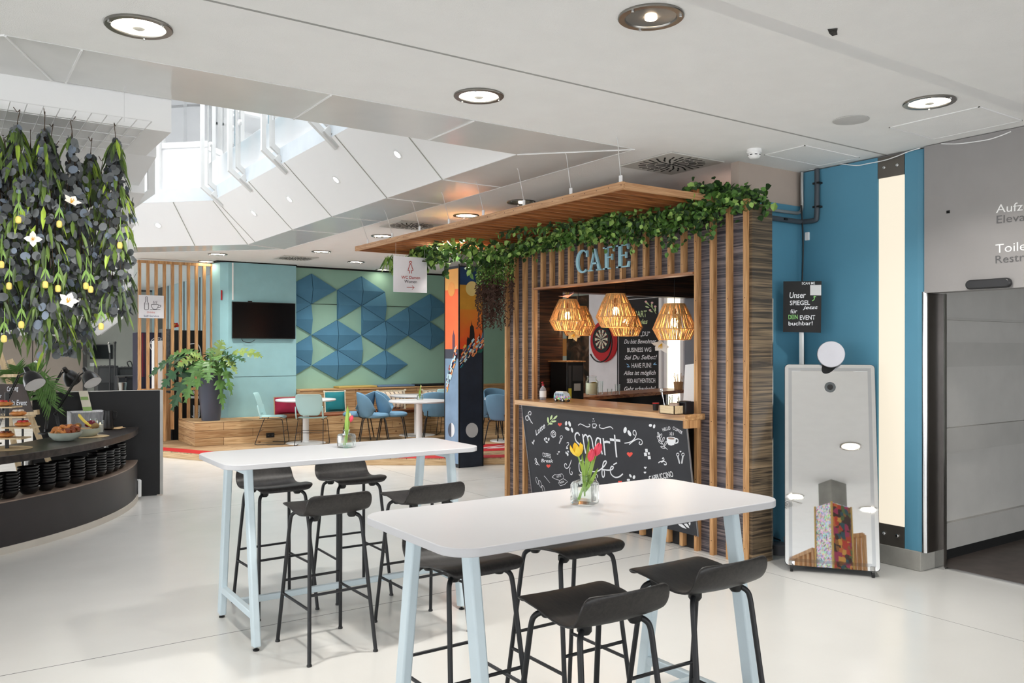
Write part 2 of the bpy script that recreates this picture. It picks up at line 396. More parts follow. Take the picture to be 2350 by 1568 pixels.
for i in (0, 1, 2, 3, 4, 5):
    a, b = par[i], par[(i + 1) % n]
    mb.beam((*a, CZ + 1.05), (*b, CZ + 1.05), 0.04, 0.62); mb.beam((*a, CZ + 1.38), (*b, CZ + 1.38), 0.08, 0.08)
struct('trim_6', mb, M_white)
# upper storey far wall with dark shop windows, added slab and side walls that cut sky light, roof girders
mb = MB(); far = inset(outer, -2.2)
for i in (1, 2, 3, 4):
    a, b = far[i], far[(i + 1) % n]
    mb.beam((*a, CZ + 0.45), (*b, CZ + 0.45), 0.1, 0.5); mb.beam((*a, CZ + 3.2), (*b, CZ + 3.2), 0.1, 0.5)
    mb.beam((*a, CZ + 2.4), (*b, CZ + 2.4), 0.1, 1.2)
    for k in range(0, 9):
        p = Vector(a).lerp(Vector(b), k / 8); mb.beam((*p, CZ + 0.3), (*p, CZ + 3.3), 0.12, 0.12)
up_o = inset(outer, -3.0); up_i = inset(outer, 0.9)
for i in range(n):
    a, b, c, d = up_o[i], up_o[(i + 1) % n], up_i[(i + 1) % n], up_i[i]
    mb.extr([(*a, CZ + 3.4), (*b, CZ + 3.4), (*c, CZ + 3.4), (*d, CZ + 3.4)], (0, 0, 0.1))  # added roof slab, its narrower opening lets in less sky light
for i in (0, 5, 6):
    a, b = far[i], far[(i + 1) % n]; mb.beam((*a, CZ + 1.7), (*b, CZ + 1.7), 0.1, 3.4)  # added solid walls, out of view, blocking light from the sides
struct('wall_upper_and_sky_blockers', mb, M_white)
mb = MB()
for i in (1, 2, 3):
    a, b = far[i], far[(i + 1) % n]; mb.beam((*a, CZ + 1.5), (*b, CZ + 1.5), 0.04, 1.0)
struct('window_1', mb, mat('dark_glazing', (62, 70, 84), 0.1, var=0.3, vscale=2))
mb = MB()
for k in range(5):
    mb.beam((-4 + k * 2.2, 5, CZ + 4.2), (-2 + k * 2.2, 16, CZ + 2.6), 0.14, 0.26)
for y in (7, 10, 13): mb.beam((-5, y, CZ + 4.2), (6, y, CZ + 4.2), 0.12, 0.2)
struct('trim_7', mb, M_whitem)

# walls of the lounge
mb = MB(); mb.box(5.30, 12.5, 15.05, 15.15, 0, CZ - 0.02); struct('wall_back', mb, M_green)
mb = MB(); mb.box(5.44, 12.5, 15.03, 15.055, CZ - 0.03, CZ); mb.box(5.44, 12.5, 15.040, 15.052, 2.530, 2.538); struct('trim_8', mb, M_dark)
mb = MB(); mb.prism([(4.02, 15.3), (4.09, 15.0), (4.2, 14.88), (5.42, 14.88), (5.42, 15.3)], 0, CZ - 0.02); struct('wall_tv', mb, M_teal)
mb = MB(); mb.box(4.3, 5.42, 14.876, 14.879, 1.2, 1.204); mb.box(4.0, 5.43, 14.87, 15.32, CZ - 0.02, CZ - 0.004); struct('trim_10', mb, M_dark)
mb = MB(); mb.box(12.4, 12.5, -12, 3.7, 0, CZ); struct('wall_far_right', mb, M_grey)
# blue corner by the lift
mb = MB()
mb.prism([(6.18, 4.58), (6.18, 3.86), (6.26, 3.86), (6.26, 4.58)], 0.15, CZ - 0.01)
mb.prism([(6.18, 3.632), (6.18, 3.53), (6.186, 3.49), (6.21, 3.466), (6.26, 3.46), (6.26, 3.632)], 0.15, CZ - 0.01)
mb.box(5.4, 6.26, 4.58, 4.68, 0.0, 2.93)
struct('wall_right', mb, M_blue)
mb = MB(); mb.box(5.4, 6.26, 4.60, 4.68, 2.93, CZ); struct('wall_right_upper', mb, M_beige)
mb = MB(); mb.box(6.17, 6.40, 3.50, 4.58, 0, 0.15); struct('baseboard_right', mb, M_stone, bevel=0.006)
mb = MB(); mb.box(6.22, 6.40, 3.48, 4.6, 0.15, CZ); struct('wall_right_core', mb, M_fascia)
# lit glass strip in the blue wall
r = root('light_strip', 'tall glowing warm white glass light strip with steel end plates set in blue wall', 'light', (6.19, 3.745, 0.15))
mb = MB(); mb.box(6.185, 6.20, 3.640, 3.852, 0.315, 3.05)
md = emit('warm_diffuser', (255, 243, 220), 0.46); md.node_tree.nodes['Principled BSDF'].inputs['Base Color'].default_value = (0.16, 0.15, 0.13, 1); mb.build('diffuser', md, r)
for z0, z1, zz in ((0.15, 0.315, 0.24), (3.05, 3.215, 3.13)):
    mb = MB(); mb.box(6.178, 6.20, 3.636, 3.856, z0, z1); pl = mb.build('end_plate', mat('plate_grey', (112, 107, 100), 0.4, 0.7), r)
    for y in (3.69, 3.80):
        mb = MB(); mb.lathe([(0.013, 0), (0.013, 0.01), (0.009, 0.014)], (6.178, y, zz), 12, (-1, 0, 0)); mb.build('bolt', M_chrome, pl)
# lift lobby front
mb = MB(); mb.box(6.15, 6.30, -6, 3.46, 2.12, CZ - 0.005); struct('wall_lift_front', mb, M_fascia)
mb = MB(); mb.box(6.30, 12.4, 3.60, 3.70, 0, CZ); struct('wall_corridor', mb, mat('pale_grey_wall', (186, 184, 180), 0.6))
mb = MB()
mb.box(6.5, 12.4, 3.575, 3.60, 0.0, 0.09); struct('baseboard_corridor', mb, M_dark)
mb = MB()
for z0, z1 in ((0.09, 0.30), (0.86, 1.06), (1.93, 1.95)): mb.box(6.5, 12.4, 3.56, 3.60, z0, z1)
mb.box(6.5, 12.4, 3.58, 3.6, 1.55, 1.75)
struct('trim_11', mb, mat('rail_grey', (176, 174, 170), 0.5))
mb = MB(); mb.box(6.43, 12.4, -8, 3.6, 0.0, 0.006); struct('floor_corridor', mb, M_carpet)
mb = MB(); mb.box(6.405, 6.435, -8, 3.47, 0.0, 0.008); struct('threshold_trim', mb, M_chrome)
r = root('lift_door_frame', 'brushed steel door jamb with rounded chrome edge at the lift lobby opening', 'door frame', (6.3, 3.46, 0))
mb = MB(); mb.lathe([(0.022, 0.15), (0.022, 2.13)], (6.185, 3.475, 0), 16); mb.build('chrome_edge', M_chrome, r)
mb = MB(); mb.box(6.19, 6.37, 3.452, 3.48, 0.15, 2.12); mb.build('dark_panel', M_darksteel, r)
mb = MB(); mb.box(6.37, 6.385, 3.43, 3.60, 0, 2.12); mb.build('chrome_edge', M_chrome, r)
mb = MB(); mb.box(6.385, 6.43, 3.44, 3.60, 0, 2.12); mb.build('jamb', M_steel, r)
mb = MB(); mb.box(6.43, 6.47, 3.46, 3.60, 0.02, 2.12); mb.build('rubber_seal', M_darksteel, r)

# platform of the lounge
edge = [(2.55, 14.5), (2.916, 13.866), (3.22, 13.25), (3.56, 12.70), (4.25, 11.98), (5.13, 11.28), (6.05, 10.62), (6.85, 10.20), (8.2, 9.75), (12.4, 9.2)]
mb = MB(); mb.prism(edge + [(12.4, 15.05), (5.3, 15.05), (5.3, 14.9), (4.1, 14.9), (4.1, 15.4), (2.4, 15.4)], 0.088, 0.10)
struct('platform_floor', mb, M_deck)
mb = MB(); mb.prism(edge + [(12.4, 15.0), (2.4, 15.0)], 0.001, 0.088); struct('platform_riser', mb, wood('riser_pine', (186, 150, 108), (222, 192, 150), (.7, .7, 14), 2.2, .7))
def strip(pts, w, z, h=0.003):
    m = MB(); P = [Vector((*p, 0)) for p in pts]
    L = []; R = []
    for i, p in enumerate(P):
        t = (P[min(i + 1, len(P) - 1)] - P[max(0, i - 1)]).normalized(); q = Vector((-t.y, t.x, 0)); L.append(p + q * 0.02); R.append(p + q * (0.02 + w))
    vs = [(q.x, q.y, z) for i in range(len(P)) for q in (L[i], R[i])] + [(q.x, q.y, z + h) for i in range(len(P)) for q in (L[i], R[i])]
    k = 2 * len(P)
    for i in range(len(P) - 1):
        a = 2 * i; m.add([vs[a], vs[a + 1], vs[a + 3], vs[a + 2], vs[k + a], vs[k + a + 1], vs[k + a + 3], vs[k + a + 2]],
              [(0, 3, 2, 1), (4, 5, 6, 7), (0, 1, 5, 4), (1, 2, 6, 5), (2, 3, 7, 6), (3, 0, 4, 7)])
    return m
sm = smooth_path([(*p, 0) for p in edge], 5)
m1 = strip([(p.x, p.y) for p in sm], 0.30, 0.1005)
m1.prism([(6.5, 11.1), (8.3, 10.7), (9.0, 11.2), (7.3, 11.9)], 0.1005, 0.1035)
struct('trim_12', m1, M_red)
mb = MB()
for a, b in (((6.4, 11.2), (8.4, 11.35)), ((6.5, 11.45), (8.4, 10.95)), ((5.9, 11.0), (8.2, 11.6))): mb.beam((*a, 0.106), (*b, 0.106), 0.04, 0.003)
struct('trim_13', mb, M_white)

# back-left service area
mb = MB(); mb.box(-6, 4.75, 23.5, 23.6, 0, CZ); struct('wall_rear_left', mb, M_grey)
mb = MB(); mb.box(4.66, 4.76, 15.3, 23.5, 0, CZ); struct('wall_rear_side', mb, mat('frosted_blue', (176, 204, 212), 0.4))
mb = MB()
for y in (16.1, 17.3, 18.6, 20.0, 21.6): mb.box(4.645, 4.66, y, y + 0.04, 0, CZ)
mb.box(4.64, 4.66, 21.9, 22.9, 1.2, CZ); mb.box(4.64, 4.66, 17.0, 17.25, 2.1, 3.1)
mb.box(-6, 4.66, 23.48, 23.5, CZ - 0.05, CZ)
struct('trim_14', mb, mat('window_frame_dark', (86, 86, 84), 0.5))
mb = MB(); mb.box(4.63, 4.645, 17.0, 17.25, 1.25, 2.1); mb.build('window_slit', emit('daylight_slit', (255, 250, 238), 1.6), None, kind='structure')
k0 = pY(0, 800, 23.3).x; k1 = pY(190, 800, 23.3).x; km = pY(75, 800, 23.3).x
for i, (x0, x1) in enumerate(((k0 - 0.6, km - 0.01), (km + 0.01, k1))):
    r = bpy.data.objects.new('door_%d' % (i + 1), None); COL.objects.link(r); r.location = (x0, 23.3, 0); ORG[r.name] = Vector(r.location); r['kind'] = 'structure'
    mb = MB(); mb.box(x0, x1, 23.3, 23.36, 0, 2.9); mb.build('door_leaf', M_taupe, r)
    if i: mb = MB(); mb.lathe([(0.045, 0), (0.045, 0.03), (0.03, 0.045)], pY(82, 831, 23.3), 14, (0, -1, 0)); mb.build('door_knob', M_chrome, r)
mb = MB(); mb.box(k1, k1 + 0.09, 23.25, 23.4, 0, CZ); struct('trim_15', mb, mat('frame_grey', (70, 68, 66), 0.5))

# right side of the lounge seen through the kiosk
mb = MB(); mb.box(9.2, 9.35, 7.2, 11.08, 0, CZ); struct('wall_white_stub', mb, mat('white_wall', (226, 226, 230), 0.6))
mb = MB(); mb.box(10.6, 10.7, 6.0, 15.05, 0, CZ); struct('wall_lounge_right', mb, mat('pale_green_wall', (186, 194, 182), 0.7))
mb = MB(); a = pX(1533, 700, 9.17); b = pX(1563, 700, 9.17); mb.box(9.17, 9.2, b.y, a.y, 0.2, 2.9)
mb.build('window_2', emit('window_glow', (255, 244, 216), 1.0), None, kind='structure')
mb = MB()
for q in (a.y, b.y - 0.06, a.y + 0.12): mb.box(9.15, 9.2, q, q + 0.06, 0.1, 3.0)
struct('trim_16', mb, M_white)

# ---------------- ceiling fittings ----------------
M_lamp = emit('lamp_warm', (255, 243, 220), 9.0)
def downlight(lit):
    r = root('downlight', 'x', 'ceiling light', (0, 0, 0), None)
    mb = MB(); mb.lathe([(0.118, 0), (0.150, 0), (0.152, -0.008), (0.148, -0.012), (0.120, -0.012), (0.116, -0.004), (0.116, 0)], (0, 0, 0), 36); mb.build('steel_ring', M_steel, r, local=True)
    mb = MB(); mb.lathe([(0.116, -0.004), (0.116, 0)], (0, 0, 0), 32)
    mb.build('diffuser', M_lamp if lit else mat('grey_glass', (120, 120, 118), 0.2, var=0.1), r, local=True)
    mb = MB(); mb.lathe([(0.028, -0.004), (0.028, -0.014), (0.02, -0.018), (0.0001, -0.018)], (0, 0, 0), 16)
    mb.build('centre_cap', mat('frosted_cap', (230, 226, 215), 0.3) if lit else emit('led_small', (255, 225, 190), 8), r, local=True)
    for k in range(3):
        a = 2.1 * k + 1.2; mb = MB(); mb.lathe([(0.007, -0.01), (0.007, -0.018), (0.003, -0.02)], (0.134 * math.cos(a), 0.134 * math.sin(a), 0), 8); mb.build('screw', M_chrome, r, local=True)
    return r
lit0 = downlight(True); dim0 = downlight(False)
LIT = [((0.79, 4.28), 'glowing round downlight with steel ring, nearest the top left corner of the ceiling'),
       ((2.70, 4.29), 'glowing round downlight with steel ring between the panel edge and the long ceiling joint'),
       ((5.07, 2.82), 'glowing round downlight with steel ring above the grey lift lobby front'),
       ((5.01, 8.23), 'glowing round downlight just above the near edge of the hanging slatted canopy'),
       ((4.98, 10.37), 'glowing round downlight at the far left tip of the slatted canopy, below a ceiling vent'),
       ((3.75, 13.88), 'glowing round downlight nearest the corner of the atrium, left of the lounge vent'),
       ((3.91, 15.17), 'glowing round downlight right above the oak slat screen top rail'),
       ((4.99, 12.58), 'glowing round downlight right of the lounge ceiling vent'),
       ((6.10, 13.75), 'glowing round downlight over the blue wall panels, left of the small ladies sign'),
       ((7.14, 14.82), 'glowing round downlight closest to the green wall, beside the hanging grass tuft'),
       ((7.18, 12.66), 'glowing round downlight between the ladies sign and the painted pillar'),
       ((1.8, 0.2), 'glowing round downlight reflected highest in the tall mirror'),
       ((-0.4, -0.6), 'glowing round downlight reflected at the left of the mirror above the vent'),
       ((-0.05, -1.8), 'glowing round downlight reflected right of the patterned pillar in the mirror')]
for i, ((x, y), l) in enumerate(LIT):
    o = lit0 if i == 0 else dup(lit0, (0, 0, 0)); o.location = (x, y, CZ); o['label'] = l; o['group'] = 'lit ceiling downlights'; o.rotation_euler = (0, 0, i * 0.7)
DIM = [((2.71, 2.82), 'unlit grey glass downlight with one small bright lamp, top centre of the ceiling'),
       ((6.05, 4.96), 'dark downlight with small warm lamp right of the big ceiling vent above the kiosk corner'),
       ((5.02, 7.15), 'dark round fitting in the ceiling behind the canopy rail, between two wires'),
       ((3.0, 18.2), 'dark round fitting in the ceiling behind the oak slat screen')]
for i, ((x, y), l) in enumerate(DIM):
    o = dim0 if i == 0 else dup(dim0, (0, 0, 0)); o.location = (x, y, CZ); o['label'] = l; o['group'] = 'unlit ceiling downlights'
# light that the downlights give to the room
def lamp_light(x, y, p):
    l = bpy.data.lights.new('downlight_glow', 'AREA'); l.shape = 'DISK'; l.size = 0.22; l.energy = p; l.color = (1, 0.97, 0.92); l.spread = math.radians(130)
    o = bpy.data.objects.new('downlight_glow', l); COL.objects.link(o); o.location = (x, y, CZ - 0.03); o['kind'] = 'structure'
for (x, y), l in LIT[:11]:
    if y < 14.5: lamp_light(x, y, 12)
for x, y in ((6.05, 4.96), (2.71, 2.82)): lamp_light(x, y, 8)
for x, y in ((2.6, 17.6), (0.6, 17.6), (2.6, 20.6), (0.2, 20.6), (-2.4, 20.6)):  # added downlights, out of view, to brighten the enclosed back-left area
    o = dup(lit0, (x, y, CZ)); o['label'] = 'added round downlight, out of view, brightening the service area behind the slat screen'; o['group'] = 'added service area downlights'; lamp_light(x, y, 13)

# sloping-soffit spots
p0 = Vector((3.765, 9, CZ)); nn = Vector((-0.555, 0, -0.56)).normalized()
sl = None
for px, py, l in ((913, 354, 'largest, highest of the small round spots in the white sloping atrium panels'), (772, 412, 'small round spot in the white sloping panels, second from the top'),
               (665, 457, 'small round spot in the white sloping panels, third from the top'), (583, 489, 'small round spot in the white sloping panels, lowest of the long row'),
               (363, 517, 'small round spot in the leftmost white sloping panel behind the hanging leaves')):
    if px == 363:
        a = Vector((*inner[2], CZ)); e = (Vector((*inner[3], CZ)) - a).normalized(); n2 = (Vector((-e.y, e.x, 0)) * -0.555 + Vector((0, 0, 0.56)))
        n2 = -(Vector((-e.y, e.x, 0)) * 0.555 + Vector((0, 0, -0.56))); n2 = Vector((-e.y * 0.555, e.x * 0.555, -0.56)).normalized(); q0 = a
    else: n2 = nn; q0 = p0
    r_ = ray(px, py); t = (q0 - Vector((0, 0, H))).dot(n2) / r_.dot(n2); P = Vector((0, 0, H)) + r_ * t
    if sl is None:
        sl = root('recessed_spot', l, 'ceiling light', P, 'small spots in the sloping atrium panels')
        mb = MB(); mb.lathe([(0.035, 0.002), (0.055, 0.003), (0.055, 0.008), (0.037, 0.009), (0.035, 0.002)], (0, 0, 0), 20); mb.build('white_ring', M_white, sl, local=True)
        mb = MB(); mb.lathe([(0.035, 0.001), (0.035, 0.004)], (0, 0, 0), 16); mb.build('lens', emit('spot_lens', (255, 252, 244), 5), sl, local=True)
        o = sl
    else: o = dup(sl, P)
    o.location = P; o.rotation_mode = 'QUATERNION'; o.rotation_quaternion = Vector((0, 0, 1)).rotation_difference(n2); o['label'] = l

# swirl vents
def vent(x, y, s, l, rz=0):
    r = root('ceiling_vent', l, 'vent', (x, y, CZ), 'square swirl vents')
    mb = MB(); mb.box(-s, s, -s, s, -0.012, -0.002); mb.build('plate', mat('vent_plate', (205, 203, 198), 0.4), r, local=True, bevel=0.002)
    mb = MB()
    for ring, (r0, r1, k) in enumerate(((0.05, 0.13, 12), (0.14, 0.20, 24), (0.21, 0.27, 24))):
        for j in range(k):
            a = 2 * math.pi * (j + 0.5 * ring) / k; d = Vector((math.cos(a), math.sin(a), 0)); q = Vector((-d.y, d.x, 0)) * 0.3
            mb.beam((d * r0) + Vector((0, 0, -0.0125)), (d * r1 + q * 0.06) + Vector((0, 0, -0.0125)), 0.014, 0.003)
    mb.box(-.05, .05, -.006, .006, -.0145, -.0115); mb.box(-.006, .006, -.05, .05, -.0145, -.0115); mb.build('slots', M_dark, r, local=True); return r
vent(5.0, 4.96, 0.30, 'large square swirl vent above the near corner of the slatted canopy')
vent(4.86, 9.28, 0.30, 'square swirl vent above the far half of the slatted canopy')
vent(4.99, 13.74, 0.30, 'square swirl vent over the lounge, left of the round downlights')
vent(-0.9, -0.6, 0.30, 'square swirl vent seen reflected in the tall mirror')

mb = MB(); mb.lathe([(0.085, -0.002), (0.115, -0.002), (0.115, -0.006), (0.09, -0.009), (0.0001, -0.012)], (5.04, 3.34, CZ), 32)
mb.build('ceiling_speaker', mat('speaker_grille', (205, 204, 202), 0.6, bump=0.4, bscale=400), None, label='flat round white ceiling speaker left of the downlight by the lift front', cat='speaker')
r = root('smoke_detector', 'white domed smoke detector hanging from the ceiling above the kiosk', 'smoke detector', (5.18, 4.26, CZ))
mb = MB(); mb.lathe([(0.055, 0), (0.058, -0.02), (0.05, -0.03), (0.045, -0.03)], (5.18, 4.26, CZ), 24); mb.build('mount', M_white, r)
mb = MB(); mb.lathe([(0.045, -0.03), (0.048, -0.05), (0.036, -0.066), (0.015, -0.072), (0.0001, -0.072)], (5.18, 4.26, CZ), 24); mb.build('sensor_dome', M_white, r)
mb = MB()
for k in range(8):
    a = k * math.pi / 4; mb.beam((5.18 + 0.0475 * math.cos(a), 4.26 + 0.0475 * math.sin(a), CZ - 0.045), (5.18 + 0.0475 * math.cos(a + .4), 4.26 + 0.0475 * math.sin(a + .4), CZ - 0.045), 0.002, 0.006)
mb.build('slots', M_dark, r)
for nm, pts, l in (('a', ((1790, 352), (1895, 345), (1985, 363), (1870, 378)), 'square access panel in the ceiling above the grey and black pipes'),
                   ('b', ((2040, 292), (2235, 250), (2345, 275), (2145, 318)), 'larger rectangular access panel in the ceiling beside the grey lift front')):
    P = [pz(*q, CZ) for q in pts]; x0, x1 = min(q.x for q in P), max(q.x for q in P); y0, y1 = min(q.y for q in P), max(q.y for q in P)
    if x1 > 6.1: x0 -= x1 - 6.08; x1 = 6.08
    r = root('access_panel', l, 'ceiling panel', ((x0 + x1) / 2, (y0 + y1) / 2, CZ), 'ceiling access panels')
    mb = MB()
    for c in ((x0, x1, y0, y0 + .008), (x0, x1, y1 - .008, y1), (x0, x0 + .008, y0, y1), (x1 - .008, x1, y0, y1)): mb.box(*c, CZ - 0.006, CZ - 0.0005)
    mb.build('frame', M_white, r)
    mb = MB(); mb.box(x0 + .012, x1 - .012, y0 + .012, y1 - .012, CZ - 0.003, CZ - 0.0005); mb.build('lid', M_ceil, r)
mb = MB(); mb.add([pz(*q, CZ - 0.002) for q in ((1899, 67), (1917, 66), (1921, 72), (1922, 80), (1910, 83), (1903, 77))], [(0, 1, 2, 3, 4, 5)])
mb.extr([pz(*q, CZ - 0.002) for q in ((1910, 66), (1922, 65), (1921, 71), (1912, 72))], (0, 0, -0.004))
mb.build('ceiling_hole', mat('broken_plaster', (60, 58, 56), 0.9, var=0.8, vscale=60), None, kind='structure')
# ================= cafe kiosk =================
KX = 5.25
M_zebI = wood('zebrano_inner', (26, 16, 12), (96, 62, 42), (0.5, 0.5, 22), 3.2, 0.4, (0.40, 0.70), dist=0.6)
M_zebS = wood('zebrano_side', (52, 44, 36), (140, 120, 94), (0.5, 0.5, 20), 3.0, 0.4, (0.40, 0.72), dist=0.8)
ks = root('cafe_kiosk', 'dark striped wood cafe kiosk with upright oak battens and a wide serving hatch', 'kiosk', (5.4, 6.1, 0))
def part(mb, name, m, parent=ks, **k): return mb.build(name, m, parent, **k)
mb = MB(); mb.box(5.30, 5.34, 7.26, 7.80, 0, 2.84); part(mb, 'front_panel', M_zebY)
mb = MB(); mb.box(5.30, 5.34, 4.39, 4.92, 0, 2.84); part(mb, 'front_panel', M_zebY)
mb = MB(); mb.box(5.30, 5.34, 4.92, 7.26, 2.345, 2.84); part(mb, 'lintel_panel', M_zebY)
mb = MB(); mb.box(5.30, 5.34, 4.92, 7.26, 0.0, 1.10); part(mb, 'plinth_panel', M_blackm)
mb = MB(); mb.box(5.28, 5.52, 4.36, 4.39, 0, 2.845); mb.box(5.34, 5.52, 4.39, 4.56, 0, 2.84); part(mb, 'side_panel', M_zebS)
mb = MB(); mb.box(5.517, 5.524, 4.354, 4.37, 0, 2.1); part(mb, 'edge_trim', M_chrome)
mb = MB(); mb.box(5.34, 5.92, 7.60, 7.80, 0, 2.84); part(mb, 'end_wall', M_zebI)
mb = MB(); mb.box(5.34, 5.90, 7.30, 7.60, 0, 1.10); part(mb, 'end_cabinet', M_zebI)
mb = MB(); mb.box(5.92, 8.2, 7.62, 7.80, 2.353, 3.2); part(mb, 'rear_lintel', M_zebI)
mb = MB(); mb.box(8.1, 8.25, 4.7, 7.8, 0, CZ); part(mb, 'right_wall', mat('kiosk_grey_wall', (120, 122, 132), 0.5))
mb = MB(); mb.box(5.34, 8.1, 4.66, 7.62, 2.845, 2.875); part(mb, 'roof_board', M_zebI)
mb = MB(); mb.box(5.235, 5.345, 4.95, 7.24, 2.325, 2.345); part(mb, 'lintel_trim', mat('copper_trim', (168, 122, 92), 0.35, 0.6))
for i in range(16):
    y = 4.93 + i * (7.26 - 4.93) / 15
    z0 = 0.0 if i in (0, 15) else 2.345
    mb = MB(); mb.box(KX, 5.30, y - 0.0175, y + 0.0175, z0, 2.84); part(mb, 'batten', M_oak)
for i in range(1, 14):
    y = 4.93 + i * (7.26 - 4.93) / 14; mb = MB(); mb.box(KX, 5.30, y - 0.0175, y + 0.0175, 0.012, 1.09); part(mb, 'batten', M_oak)
for y in (4.41, 4.585, 4.757, 7.435, 7.61, 7.78):
    mb = MB(); mb.box(KX, 5.30, y - 0.0175, y + 0.0175, 0.0, 2.84 if y != 4.41 else 2.88); part(mb, 'batten', M_oak)
mb = MB()
for i in range(16):
    y = 4.93 + i * (7.26 - 4.93) / 15
    for z in (2.42, 2.60, 2.72): mb.lathe([(0.004, 0), (0.004, 0.0006)], (KX, y, z), 6, (-1, 0, 0))
for y in (4.41, 4.585, 4.757, 4.93, 7.26, 7.435, 7.61, 7.78):
    for z in (0.12, 0.6, 1.1, 1.6, 2.1): mb.lathe([(0.004, 0), (0.004, 0.0006)], (KX, y, z), 6, (-1, 0, 0))
part(mb, 'screw_holes', M_dark)

# serving counter and rear counter
ct = root('serving_counter', 'long light oak serving counter top across the kiosk hatch', 'counter', (5.2, 6.1, 1.1))
mb = MB(); mb.box(5.06, 5.72, 4.87, 7.33, 1.105, 1.155); mb.build('counter_top', wood('oak_top', (176, 128, 82), (216, 172, 122), (9, 0.7, 9), 2.5, 0.3, coat=0.3), ct, bevel=0.004)
mb = MB(); mb.box(5.07, 5.24, 4.87, 4.90, 1.04, 1.105); mb.build('end_block', M_oak, ct)
mb = MB(); mb.extr([(6.45, 7.93, 1.06), (9.15, 8.60, 1.06), (9.05, 9.10, 1.06), (6.35, 8.45, 1.06)], (0, 0, 0.045))
rc = mb.build('rear_counter', wood('walnut_top', (110, 56, 32), (186, 128, 84), (0.8, 9, 9), 2.5, 0.35), None, label='reddish wooden rear counter inside the kiosk carrying glasses and the drinks jar', cat='counter')
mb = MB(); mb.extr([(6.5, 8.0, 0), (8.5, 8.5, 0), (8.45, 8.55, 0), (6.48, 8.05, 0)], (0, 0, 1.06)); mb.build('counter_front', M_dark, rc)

# chalkboard below the counter
bd = Vector((0.14, 0, -0.976)).normalized(); bn = Vector((-0.976, 0, -0.14)).normalized()
cb = root('chalkboard', 'large leaning chalkboard under the counter with smart café lettering and coffee doodles', 'chalkboard', (5.15, 6.07, 0.13))
mb = MB(); a = Vector((5.10, 4.89, 1.104)); b = Vector((5.10, 7.25, 1.104)); c = Vector((5.24, 7.25, 0.13)); d = Vector((5.24, 4.89, 0.13))
mb.extr([a, b, c, d], -bn * 0.008); mb.build('board', mat('chalkboard_black', (52, 53, 58), 0.65, var=0.06, vscale=8), cb, smooth=False)
mb = MB(); mb.beam(a, b, 0.012, 0.012); mb.beam(a, d, 0.008, 0.012); mb.beam(b, c, 0.008, 0.012); mb.build('frame', mat('alu_edge', (150, 150, 152), 0.4, 0.6), cb)
W = Face(a, bn, 1200, 920, 5.875); W.thin = 0.72; M_ch = mat('chalk_white', (236, 238, 242), 0.8); M_chr = mat('chalk_red', (236, 92, 80), 0.8); M_chg = mat('chalk_green', (206, 226, 170), 0.8); M_chb = mat('chalk_brown', (150, 128, 118), 0.8)
mb = MB(); R = lambda pts, w=0.012, n=6, lift=0.002: W.ribbon(mb, pts, w, n, lift)
# smart
R([(768, 470), (745, 435), (715, 445), (705, 490), (722, 545), (765, 590), (798, 650), (790, 700), (765, 715), (742, 695), (735, 665)], .024)
R([(808, 450), (822, 560), (848, 712)], .024); R([(812, 500), (840, 460), (868, 480), (885, 560), (900, 690)], .022); R([(872, 500), (900, 470), (930, 520), (948, 620), (965, 720)], .022)
R([(1045, 520), (1010, 500), (985, 550), (982, 630), (1000, 690), (1030, 690), (1045, 640)], .022); R([(1045, 505), (1052, 620), (1072, 722)], .024)
R([(1085, 505), (1098, 620), (1110, 735)], .026); R([(1100, 560), (1135, 552), (1178, 565)], .03, 3)
R([(1238, 458), (1250, 600), (1266, 762)], .026, 3); R([(1175, 522), (1245, 530), (1315, 540)], .032, 3)
# cafe
R([(830, 830), (790, 800), (760, 850), (765, 940), (800, 975), (850, 950)], .016); R([(900, 880), (860, 870), (850, 930), (875, 960), (905, 930), (915, 880), (925, 945), (960, 955)], .016)
R([(960, 955), (1010, 950), (1080, 900), (1125, 840), (1120, 812), (1090, 830), (1075, 900), (1068, 980), (1080, 1030), (1100, 1010), (1100, 950), (1080, 925)], .018)
R([(1080, 925), (1150, 935), (1205, 925), (1222, 895), (1200, 885), (1182, 920), (1190, 985), (1240, 1030), (1300, 1025), (1350, 985)], .018); R([(1222, 862), (1270, 836)], .016, 2)
# swirls
R([(135, 308), (80, 230), (75, 170), (95, 142), (112, 160), (105, 190), (88, 185)]); R([(115, 300), (100, 250), (70, 205), (40, 215), (42, 250), (65, 265), (75, 245)])
R([(748, 332), (775, 312), (820, 330), (865, 352), (900, 345), (905, 320), (890, 315)]); R([(1218, 382), (1185, 352), (1130, 360), (1080, 375), (1040, 360), (1032, 330), (1045, 325)])
R([(1372, 572), (1440, 560), (1500, 520), (1530, 450), (1515, 402), (1490, 410), (1490, 450), (1510, 465)]); R([(1435, 590), (1490, 545), (1550, 515), (1600, 530), (1612, 570), (1590, 592), (1568, 575), (1580, 550)])
R([(1830, 838), (1850, 822), (1880, 815), (1905, 795), (1895, 768), (1880, 785)]); R([(1870, 832), (1900, 815), (1930, 830), (1935, 858), (1912, 862), (1905, 845)])
R([(655, 798), (640, 850), (610, 905), (575, 905), (562, 865), (580, 845), (595, 870)]); R([(640, 900), (630, 940), (640, 985), (662, 995), (668, 965), (655, 955)])
R([(225, 872), (195, 835), (165, 800), (172, 775), (185, 790), (185, 830)]); R([(165, 850), (190, 825), (205, 850), (180, 860)])
R([(950, 1000), (985, 990), (1010, 1010), (1005, 1035)]); R([(965, 1005), (985, 1040), (992, 1085)])
